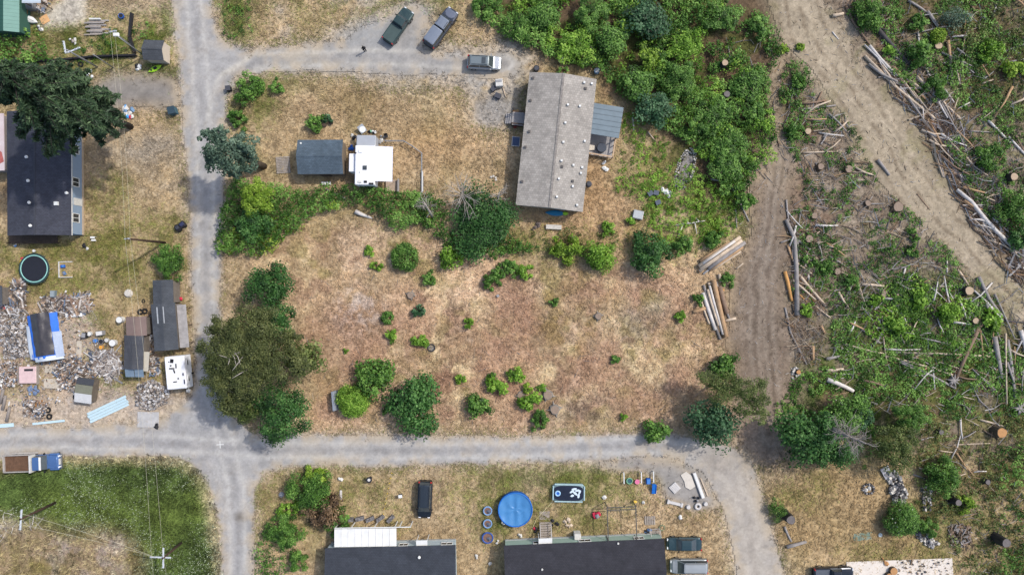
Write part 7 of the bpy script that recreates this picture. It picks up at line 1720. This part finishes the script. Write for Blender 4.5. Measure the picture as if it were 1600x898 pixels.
# front of the grey house
solid('grill', 'silver appliance on the gravel by the grey house', 'appliance', 780, 132, [('body', WHITE2, lambda b: b.bev((0, 0, .45), (1.0, 1.0, .9), .05)), ('panel', GRY, lambda b: b.box((0, .2, .92), (.8, .3, .04)))], 5)
solid('box', 'black tote beside the silver appliance', 'box', 771, 140, [('body', BLK, lambda b: b.bev((0, 0, .25), (.7, .6, .5), .05)), ('lid', cm('darkgrey', C(72, 74, 82)), lambda b: b.box((0, 0, .52), (.72, .62, .05)))], 40)
solid('box', 'black tote below the silver appliance', 'box', 778, 151, [('body', cm('slatebox', C(56, 62, 76)), lambda b: b.bev((0, 0, .25), (.8, .65, .5), .05)), ('lid', cm('darkgrey', C(72, 74, 82)), lambda b: b.box((0, 0, .52), (.82, .67, .05)))], -20)
log([(786, 138), (790, 152)], 2, 'pale', 'pale stick leaning by the silver appliance')
solid('planter', 'yellow toy slide by the front landing', 'toy', 806, 177, [('base', YEL, lambda b: b.bev((0, 0, .3), (.8, .6, .6), .05)), ('tray', cm('ochre', C(214, 150, 60)), lambda b: b.box((0, .05, .63), (.6, .4, .06)))], 2)
solid('planter', 'red flower trough below the front landing', 'planter', 808, 196, [('trough', WOODD, lambda b: b.box((0, 0, .2), (1.4, .35, .4))), ('flowers', cm('redflower', C(130, 60, 54), .9, .4, 8), lambda b: rag(b, 6, .4, .3, 4))], -3)
solid('panel', 'dark framed solar panel beside the grey house', 'panel', 806, 222, [('glass', cm('solar', C(66, 84, 116), .2), lambda b: b.box((0, 0, .35), (.95, 1.15, .04), tilt=Matrix.Rotation(.15, 3, 'X')))]+[('frame', WHITE2, (lambda x, y, w, h: lambda b: b.box((x, y, .34), (w, h, .07), tilt=None))(*a)) for a in ((-.52, 0, .07, 1.3), (.52, 0, .07, 1.3), (0, .62, .97, .07), (0, -.62, .97, .07))], -6)
solid('stones', 'white stones beside the drip line of the house', 'stones', 771, 279, [('stone', STONE, (lambda x, y: lambda b: b.disc((x, y), .2, 0, .2, 8, .13))(x, y)) for x, y in ((-.3, .2), (0, .3), (.3, .1), (.35, -.2))])
solid('slab', 'pale concrete bench below the end of the grey house', 'bench', 865, 355, [('slab', STONE, lambda b: b.box((0, 0, .4), (2.1, .6, .1)))]+[('foot', STONE, (lambda x: lambda b: b.box((x, 0, .17), (.2, .5, .35)))(x)) for x in (-.8, .8)], -3)
heap('dark rubble heap beside the concrete bench', 837, 353, .7, [(cm('rubdark', C(110, 98, 92)), 7)], 'heap', 'heap')
solid('crate', 'pale grey box with open lid on the grass', 'box', 996, 336, [('body', GRY, lambda b: b.bev((0, 0, .3), (1.4, 1.2, .6), .05)), ('rim', WHITE2, lambda b: b.box((.62, 0, .63), (.1, 1.15, .06))), ('lid', cm('lidgrey', C(176, 180, 182)), lambda b: b.box((-.05, 0, .63), (1.2, 1.0, .03)))], -12)
heap('white plastic sheeting by the stone-ringed pit', 1041, 301, .8, [(WHITE, 7)], 'sheet', 'plastic')
for lab, px, py, a in (('black tub beside the white sheeting', 1015, 303, 30), ('second black tub against the white sheeting', 1024, 302, -10), ('small blue-black tub below the white sheeting', 1027, 317, 20)):
    solid('tub', lab, 'tub', px, py, [('body', cm('tubblack', C(50, 56, 64)), lambda b: b.bev((0, 0, .3), (.7, .6, .6), .06)), ('rim', cm('tubrim', C(84, 92, 104)), lambda b: b.box((0, 0, .61), (.72, .62, .03)))], a)
solid('barrel', 'dark grill against the side wall of the grey house', 'grill', 919, 289, [('body', BLK, lambda b: b.disc((0, 0), .4, .3, .8, 14, .3)), ('lid', cm('darkgrey', C(72, 74, 82)), lambda b: b.disc((0, 0), .42, .8, 1.0, 14, .25))])
for lab, px, py, r_ in (('white bag at the foot of the back deck', 942, 255, .35), ('small white bag below the other', 945, 264, .25)): heap(lab, px, py, r_, [(WHITE, 3)])
for lab, px, py, m_ in (('white cooler against the woods behind the house', 876, 95, WHITE2), ('black drum against the woods behind the house', 894, 97, BLK), ('pale blue drum against the woods behind the house', 909, 98, cm('palblue', C(150, 172, 190))), ('blue drum at the woods nearest the covered deck', 932, 113, cm('midblue', C(96, 128, 156))), ('black kettle at the corner of the grey house', 838, 109, BLK)):
    solid('drum', lab, 'drum', px, py, [('body', m_, lambda b: b.disc((0, 0), .36, 0, .7, 14, .4)), ('lid', cm('lidgrey', C(176, 180, 182)) if 'black' not in lab else cm('darkgrey', C(72, 74, 82)), lambda b: b.disc((0, 0), .3, .7, .74, 14))], 0)
# stone-ringed pit
o = thing('stone_pit', 'oblong pit of grey silt ringed with pale stones', 'pit', 1071, 264, R(-18))
b = MB(); b.disc((0, 0), 1.0, 0, .06, 20); b.v = [(x*.85, y*2.0, z) for x, y, z in b.v]; b.build('silt', mat('silt', C(146, 140, 136), .95, .12, 1.5, bump=.3), o)
g = random.Random(3)
for k in range(170):
    a = k*2.399; q = 1.02+.5*g.random(); s = g.uniform(.12, .3); b = MB(); b.box((math.cos(a)*.85*q, math.sin(a)*2.0*q, s*.3), (s, s*g.uniform(.7, 1.2), s*.7), g.uniform(0, 3), 0, .6); b.build('stone', STONE if k % 3 else ROCK, o)
for s in (-.75, .72):
    b = MB(); b.tube([(s, -1.4, .1), (s*1.08, 0, .12), (s*.95, 1.5, .1)], .07, 6); b.build('liner_edge', BLK, o)
# ---- gardens along the bottom
o = thing('pool', 'round blue covered pool beside the mint-walled house', 'pool', 805, 792)
b = MB(); b.disc((0, 0), 2.28, 0, .8, 36, 2.3); b.ring((0, 0), 2.26, .06, .93, 36, 6, sq=2.2); b.build('wall', cm('poolblue', C(30, 92, 170), .5), o)
vs = [(0, 0, .92)]; nr, na = 6, 36
for i in range(1, nr+1):
    for k in range(na):
        a = 2*math.pi*k/na; q = 2.22*i/nr; vs.append((q*math.cos(a), q*math.sin(a), .92+.14*(i/nr)**4+.03*math.sin(a*7+i)+(.05*math.sin(q*math.cos(a)*6) if i < nr else 0)-.06*math.exp(-((q*math.cos(a)+.1)/.12)**2)))
fs = [(0, 1+k, 1+(k+1) % na) for k in range(na)]
for i in range(nr-1):
    for k in range(na): fs.append((1+i*na+k, 1+(i+1)*na+k, 1+(i+1)*na+(k+1) % na, 1+i*na+(k+1) % na))
b = MB(); b.add(vs, fs); b.build('cover', mat('pool_cover', C(72, 132, 186), .35, .08, 1, spec=.5), o, True)
b = MB(); b.ring((0, 0), 2.27, .09, 1.06, 36, 6); b.build('rim', cm('rimblue', C(36, 108, 190), .5), o, True)
b = MB(); b.tube([(-1.9, -1.9, 0), (-1.75, -1.6, 1.3)], .05, 5); b.tube([(-1.6, -2.1, 0), (-1.5, -1.85, 1.3)], .05, 5)
for z in (.35, .7, 1.05): b.tube([(-1.85, -1.75, z), (-1.56, -2.0, z)], .03, 5)
b.build('ladder', WHITE, o)
o = thing('pool', 'rectangular pool of dark water with pale floating sheet', 'pool', 888, 768, R(-1))
b = MB(); b.bev((0, 0, .3), (4.3, 2.4, .6), .3); b.build('wall', cm('poolgrey', C(128, 152, 158), .5), o)
b = MB(); b.disc((0, 0), 1, .58, .62, 28); b.v = [(math.copysign(abs(x)**.45, x)*1.98, math.copysign(abs(y)**.45, y)*1.0, z) for x, y, z in b.v]; b.build('water', mat('pool_water', (.012, .015, .028, 1), .06, .2, 1, spec=.6), o)
for a, p in enumerate(((-2.12, -2.12), (2.12, 2.12))):
    b = MB(); b.tube([(p[0], -.95, .6), (p[1], .95, .6)], .09, 7); b.build('tube_rail', cm('pooltube', C(170, 196, 200), .5), o)
for y in (-1.15, 1.15):
    b = MB(); b.tube([(-1.9, y, .6), (1.9, y, .6)], .09, 7); b.build('tube_rail', cm('pooltube', C(170, 196, 200), .5), o)
solid('swim_ring', 'blue and white swim ring floating in the rectangular pool', 'swim ring', 871, 768, [('tube', cm('ringblue', C(160, 200, 232), .4), lambda b: b.ring((0, 0), .3, .1, .68, 20, 8)), ('middle', BLUE, lambda b: b.disc((0, 0), .22, .64, .66, 14))])
g = random.Random(12); o = thing('float', 'pale crumpled float sheet in the rectangular pool', 'float', 897, 767)
for k, (x, y, L, a) in enumerate(((-.3, .2, .9, .6), (.1, -.1, 1.0, -.7), (.4, .3, .7, .2), (.55, -.4, .8, 1.4), (-.3, -.4, .6, .3), (0, .5, .8, .1), (.7, .1, .6, 1.2))):
    b = MB(); n = 9; b.prism([(x+math.cos(a)*L*.5*math.cos(t)*g.uniform(.7, 1.1)-math.sin(a)*.16*math.sin(t), y+math.sin(a)*L*.5*math.cos(t)*g.uniform(.7, 1.1)+math.cos(a)*.16*math.sin(t)) for t in [6.283*i/n for i in range(n)]], .625+.004*k, .66+.004*k); b.build('lobe', cm('floatwhite', C(206, 220, 232), .5), o)
for lab, px, py, r0 in (('upper small blue trampoline tub beside the round pool', 762, 796, .62), ('middle small blue trampoline tub beside the round pool', 762, 816, .62), ('largest blue tub nearest the mint-walled house', 762, 838, .8)):
    solid('garden_tub', lab, 'tub', px, py, [('rim', cm('tubblue' if r0 > .7 else 'tubpale', C(50, 88, 160) if r0 > .7 else C(126, 158, 196), .5), (lambda r0: lambda b: b.ring((0, 0), r0*.88, .1, .4, 22, 7))(r0)), ('wall', BLUE, (lambda r0: lambda b: b.disc((0, 0), r0*.8, 0, .4, 22, r0*.86))(r0)), ('soil', cm('tubsoil', C(124, 96, 84), .9, .35, 6), (lambda r0: lambda b: b.disc((0, 0), r0*.78, .38, .42, 20))(r0)), ('plant', cm('tubplant', C(90, 96, 110), .8, .4, 6), (lambda r0: lambda b: rag(b, 4, r0*.3, .35, 9))(r0))], 0, 'blue tubs in a line')
solid('ride_on_toy', 'red ride-on toy on the grass beside the pools', 'toy', 932, 803, [('body', REDM, lambda b: b.bev((0, 0, .3), (1.1, .6, .35), .08)), ('seat', GRY, lambda b: b.bev((.0, -.1, .52), (.5, .5, .2), .05)), ('wing', REDM, lambda b: b.box((-.2, .3, .35), (.4, .5, .2))), ('wheel', TYRE, lambda b: b.tube([(-.4, -.4, .15), (-.4, .4, .15)], .15, 10))], 30)
# toy row at the gravel corner
for k, (px) in enumerate((974, 1001, 1020)):
    b = MB(); b.box((0, 0, .55), (.12, 1.5, .1)); b.box((0, .7, .27), (.1, .1, .54)); b.box((0, -.7, .27), (.1, .1, .54)); single('rail', ['white sawhorse at the grass end of the toy row', 'white sawhorse in the middle of the toy row', 'white sawhorse at the blue end of the toy row'][k], 'sawhorse', b, WHITE, px, 745-k, R(1), 'white sawhorses')
solid('hoop', 'green hoop tub in the toy row', 'hoop', 983, 750, [('ring', GRNM, lambda b: b.ring((0, 0), .38, .07, .3, 20, 6)), ('inside', TEAL, lambda b: b.disc((0, 0), .34, 0, .25, 16))])
solid('tub', 'pink tub in the toy row', 'tub', 995, 751, [('tub', PINK, lambda b: b.disc((0, 0), .24, 0, .4, 14, .32)), ('rim', cm('pinkrim', C(236, 150, 180)), lambda b: b.ring((0, 0), .31, .03, .4, 14, 5))])
solid('box', 'blue crate in the toy row', 'box', 1012, 750, [('crate', BLUE, lambda b: b.bev((0, 0, .3), (.55, .75, .6), .04)), ('lid', BLUE2, lambda b: b.box((0, 0, .62), (.4, .6, .03)))])
solid('slide', 'blue slide at the end of the toy row', 'slide', 1021, 761, [('chute', cm('slideblue', C(30, 112, 200), .4), lambda b: b.box((0, -.1, .45), (.5, 1.4, .06), tilt=Matrix.Rotation(.3, 3, 'X'))), ('rail', BLUE, lambda b: b.box((-.27, -.1, .5), (.06, 1.4, .14), tilt=Matrix.Rotation(.3, 3, 'X'))), ('rail', BLUE, lambda b: b.box((.27, -.1, .5), (.06, 1.4, .14), tilt=Matrix.Rotation(.3, 3, 'X'))), ('leg', BLUE2, lambda b: b.box((0, .5, .3), (.5, .08, .6)))])
PS = mat('stone_white', C(204, 200, 196), .85, .08, 2)
solid('slab', 'square white ribbed slab on the gravel corner', 'slab', 1054, 761, [('slab', PS, lambda b: b.box((0, 0, .12), (1.15, 1.15, .2)))]+[('rib', PS, (lambda x: lambda b: b.box((x, 0, .235), (.08, 1.1, .04)))(x)) for x in (-.36, -.12, .12, .36)], 42)
solid('slab', 'bent cream board on the gravel corner', 'board', 1074, 750, [('board', mat('cream_board', C(208, 200, 188), .85, .08, 2), lambda b: b.prism([(-.95, .75), (-.2, 1.25), (.5, .7), (1.05, -.8), (.35, -1.25), (-.3, -.9), (-.45, -.1)], .02, .14))])
solid('beam', 'long white beam at the lane side of the gravel corner', 'beam', 1091, 757, [('beam', PS, lambda b: b.box((0, 0, .18), (.45, 3.7, .3))), ('cap', WHITE, lambda b: b.box((0, 0, .345), (.3, 3.5, .03)))], 20)
solid('beam', 'thin pale plank beside the long white beam', 'beam', 1100, 760, [('beam', LOGM['pale'], lambda b: b.box((0, 0, .1), (.16, 2.7, .16)))], 22)
solid('beam', 'short white column lying below the slabs', 'column', 1054, 785, [('shaft', PS, lambda b: b.box((0, 0, .18), (1.9, .36, .3))), ('end', PS, lambda b: b.box((-.95, 0, .2), (.26, .55, .4))), ('end', PS, lambda b: b.box((.95, 0, .2), (.26, .55, .4)))], -14)
for lab, px, py, r0 in (('round grey stone beside the lying column', 1075, 791, .34), ('open white ring stone at the gravel corner', 1090, 790, .45), ('small white block at the foot of the long beam', 1102, 786, .32)):
    solid('stone', lab, 'stone', px, py, [('stone', PS, (lambda r0: lambda b: (b.ring((0, 0), r0*.75, r0*.35, .18, 14, 7) if r0 > .4 else b.disc((0, 0), r0, 0, .35, 9, r0*.8)))(r0))])
heap('black machine parts on the gravel corner', 1087, 778, .45, [(BLK, 4), (GRY, 1)], 'parts_heap', 'parts'); heap('white bag on dry grass below the gravel corner', 1063, 806, .3, [(WHITE, 2)])
for k in range(9):
    b = MB(); b.box((0, 0, .1), (.16, .08, .2)); single('marker', 'first yellow ground marker, nearest the lane', 'marker', b, YEL, 612-1.6*k, 738+8*k, R(10*k), 'row of yellow ground markers') if k == 0 else None
    if k:
        o2 = bpy.data.objects.new('marker', bpy.data.objects['marker'].data); col.objects.link(o2); o2.location = W(612-1.6*k, 738+8*k); o2.rotation_euler = (0, 0, R(10*k))
        tag(o2, ['', 'second', 'third', 'fourth', 'middle', 'sixth', 'seventh', 'eighth', 'last'][k]+' yellow ground marker counted from the lane', 'marker', 'row of yellow ground markers')
solid('birdbath', 'white-topped dark birdbath on the lawn near the lane', 'birdbath', 579, 746, [('stem', BLK, lambda b: b.disc((0, 0), .22, 0, .9, 12, .16)), ('bowl', BLK, lambda b: b.disc((0, 0), .25, .9, 1.05, 14, .42)), ('water', WHITE2, lambda b: b.disc((0, 0), .2, 1.05, 1.07, 12))])
solid('lantern', 'small white-topped post beside the black car', 'post', 627, 772, [('stem', BLK, lambda b: b.box((0, 0, .4), (.3, .3, .8))), ('top', WHITE, lambda b: b.box((0, 0, .84), (.5, .42, .08)))], 5)
solid('board', 'upright pale plank on the lawn of the corner garden', 'plank', 533, 772, [('plank', PS, lambda b: b.box((0, 0, .08), (.3, 1.2, .12)))]); heap('small white lump near the lime-green shrub', 532, 749, .28, [(WHITE2, 2)], 'lump', 'lump')
solid('wheel', 'grey round lid in the corner garden', 'lid', 440, 772, [('lid', GRY, lambda b: b.disc((0, 0), .4, 0, .15, 16, .36)), ('knob', WHITE2, lambda b: b.disc((0, 0), .12, .15, .22, 10))])
for lab, px, py in (('white litter between the two bottom homes', 745, 868), ('pale litter between the two bottom homes', 766, 879), ('white stone post by the corner of the mint-walled house', 777, 845), ('white lump in front of the mint-walled house', 812, 836), ('yellow lump beside the dark open frame', 992, 785), ('white lump beside the dark open frame', 945, 777), ('small white pot right of the dark open frame', 1007, 784)): heap(lab, px, py, .25, [(YEL if 'yellow' in lab else WHITE2, 2)], 'lump', 'lump')
heap('dark and red odds beside the wooden steps', 838, 828, .45, [(BLK, 3), (REDM, 1)], 'heap', 'heap'); heap('black bags beside the wooden steps', 867, 815, .5, [(BLK, 4)]); heap('blue-black odds at the end steps', 1010, 829, .5, [(BLK, 3), (cm('steel', C(92, 120, 160)), 2)], 'heap', 'heap')
solid('hose', 'coiled green hose beside the end steps', 'hose', 1034, 824, [('coil', cm('hose', C(120, 140, 110)), lambda b: b.ring((0, 0), .4, .04, .06, 24, 5)), ('coil', cm('hose', C(120, 140, 110)), lambda b: b.ring((.03, .02), .33, .04, .12, 24, 5))])
b = MB(); P_ = [W(x, y)-W(862, 782)+Vector((0, 0, .05)) for x, y in ((868, 778), (850, 797), (838, 810), (833, 822), (828, 833))]; b.tube(P_, .05, 5); single('hose', 'pale hose running from the rectangular pool to the house', 'hose', b, cm('hosepale', C(206, 196, 150)), 862, 782)
heap('bleached brush heap in front of the mint-walled house', 886, 816, .6, [(LOGM['pale'], 6)], 'brush_heap', 'heap')
# ---- lower corner beyond the lane
b = MB(); P0 = [W(1322, 877), W(1487, 871), W(1492, 940), W(1326, 940)]; c0 = P0[0]; b.prism([((p-c0).x, (p-c0).y) for p in P0], -.05, .12); o = b.build('concrete_pad', mat('concrete_pale', C(222, 212, 200), .9, .07, .7, bump=.15)); o.location = c0; o['kind'] = 'structure'; o['label'] = 'pale concrete pad at the bottom edge'
for lab, px, py, r0 in (('orange sawn round standing on the concrete pad', 1393, 889, .52), ('orange sawn round at the lower edge of the pad', 1386, 897, .45)):
    solid('log_round', lab, 'log round', px, py, [('bark', BARK, (lambda r0: lambda b: b.disc((0, 0), r0, .12, .62, 14, r0*.98))(r0)), ('cut_face', CUTO, (lambda r0: lambda b: b.disc((0, 0), r0*.93, .61, .635, 14))(r0))])
heap('orange wood chips spilled on the pad edge', 1382, 876, .5, [(CUTO, 4)], 'chip_heap', 'wood chips')
debris('pad_litter', 'dark leaf litter scattered over the concrete pad', [([(1400, 874), (1484, 873), (1484, 897), (1400, 897)], 1)], 46, [cm('leaflit', C(132, 112, 92)), cm('j5', C(88, 84, 84))], 77, (.08, .3), .02, .2)
for o in bpy.data.objects:
    if o.name == 'pad_litter': o.location.z = .12
solid('mat', 'flat green tarp on the dry grass by the concrete pad', 'tarp', 1348, 838, [('tarp', mat('tarp_green', C(92, 122, 108), .7, .15, 1.5, C(140, 150, 134)), lambda b: b.prism([(-1.25, -.55), (1.2, -.4), (1.25, .6), (-1.2, .5), (-1.3, 0)], .03, .06))], 3)
solid('lid', 'pale round lid beside the green tarp', 'lid', 1375, 835, [('lid', cm('lidpale', C(176, 190, 194)), lambda b: b.disc((0, 0), .3, 0, .12, 14, .26)), ('knob', GRY, lambda b: b.disc((0, 0), .08, .12, .17, 8))])
o = thing('fire_pit', 'ring of stones round a white ash fire pit', 'fire pit', 1356, 763)
for k in range(13):
    a = k*2*math.pi/13; b = MB(); b.box((math.cos(a)*.75, math.sin(a)*.65, .14), (.34, .26, .3), a, 0, .7); b.build('stone', ROCK if k % 2 else cm('stonedark', C(84, 82, 84)), o)
b = MB(); rag(b, 5, .3, .02, 6); b.build('ash', WHITE2, o)
debris('rock_rubble', 'long pile of grey rocks beside the olive tree', [([(1382, 738), (1398, 732), (1416, 768), (1412, 788), (1394, 784)], 1)], 190, [ROCK, STONE, cm('stonedark', C(84, 82, 84))], 81, (.2, .55), .5, .6, True)
debris('stone_rubble', 'small pile of grey rocks next to the long one', [([(1438, 758), (1456, 760), (1452, 795), (1442, 798)], 1)], 70, [ROCK, STONE, cm('stonedark', C(84, 82, 84))], 82, (.2, .45), .4, .6, True)
debris('slope_rubble', 'strip of grey rocks below the white-flowered bush', [([(1428, 820), (1445, 830), (1468, 846), (1455, 856), (1432, 840)], 1)], 90, [ROCK, STONE, cm('stonedark', C(84, 82, 84))], 83, (.2, .45), .3, .6, True)
debris('brush_debris', 'purple-brown brush heap below the rock strip', [([(1482, 822), (1515, 820), (1515, 850), (1484, 852)], 1)], 160, [LOGM['brown'], LOGM['grey'], BARK], 84, (.3, 1.0), .4, .6)
debris('skid_rubble', 'pale stones beside the orange-topped stump', [([(1236, 575), (1246, 572), (1250, 590), (1238, 592)], 1)], 26, [STONE, ROCK], 85, (.15, .4), .1, .3, True)
solid('panel', 'grey sheet lying at the top of the long rock pile', 'sheet', 1384, 737, [('sheet', cm('sheetgrey2', C(160, 160, 166)), lambda b: b.box((0, 0, .25), (1.2, 1.6, .05), .5))])
# paint cross on the lane
for k, a in enumerate((0, 90)):
    b = MB(); b.box((0, 0, .027+.002*k), (1.0, .1, .004)); o = b.build('road_marking', mat('road_paint', C(226, 226, 222), .8, .05)); o.location = W(344, 694); o.rotation_euler = (0, 0, R(a+3)); o['kind'] = 'structure'

# ---- the person standing on the gravel
o = thing('person', 'person in black standing on the gravel drive', 'person', 571, 80, R(200))
def skin(name, V, E, rad, m, root=0):
    me = bpy.data.meshes.new(name); me.from_pydata(V, E, []); me.materials.append(m)
    ob = link(name, me, o); md = ob.modifiers.new('skin', 'SKIN'); md.use_smooth_shade = True
    for k, sv in enumerate(me.skin_vertices[0].data): sv.radius = (rad[k], rad[k]); sv.use_root = (k == root)
    s = ob.modifiers.new('sub', 'SUBSURF'); s.levels = 1; s.render_levels = 1; return ob
V = [(0, 0, .95), (0, 0, 1.15), (0, 0, 1.38), (0, 0, 1.48), (0, .02, 1.54), (0, .03, 1.63), (0, .02, 1.74)]; E = [(0, 1), (1, 2), (2, 3), (3, 4), (4, 5), (5, 6)]; Rd = [.15, .14, .16, .07, .06, .1, .08]
for s in (-1, 1):
    k = len(V); V += [(s*.1, 0, .88), (s*.12, .02, .5), (s*.13, -.01, .1), (s*.14, .14, .05)]; E += [(0, k), (k, k+1), (k+1, k+2), (k+2, k+3)]; Rd += [.1, .075, .05, .045]
    k = len(V); V += [(s*.2, 0, 1.42), (s*.26, 0, 1.15), (s*.16, .22, 1.08), (s*.1, .3, 1.09)]; E += [(2, k), (k, k+1), (k+1, k+2), (k+2, k+3)]; Rd += [.07, .05, .04, .035]
    for f in range(4):
        j = len(V); V += [(s*(.085-.018*f), .355-.006*f, 1.1+.004*f), (s*(.075-.018*f), .385-.008*f, 1.075)]; E += [(k+3, j), (j, j+1)]; Rd += [.011, .009]
    j = len(V); V += [(s*.12, .33, 1.12), (s*.105, .36, 1.125)]; E += [(k+2, j), (j, j+1)]; Rd += [.012, .01]
skin('body', V, E, Rd, cm('clothes_black', C(34, 32, 36), .9))
b = MB(); b.disc((0, .0), .115, 1.68, 1.8, 14, .07); b.disc((0, .0), .13, 1.6, 1.68, 14, .12); b.build('hair', cm('hair_dark', C(40, 34, 32), .8), o, True)
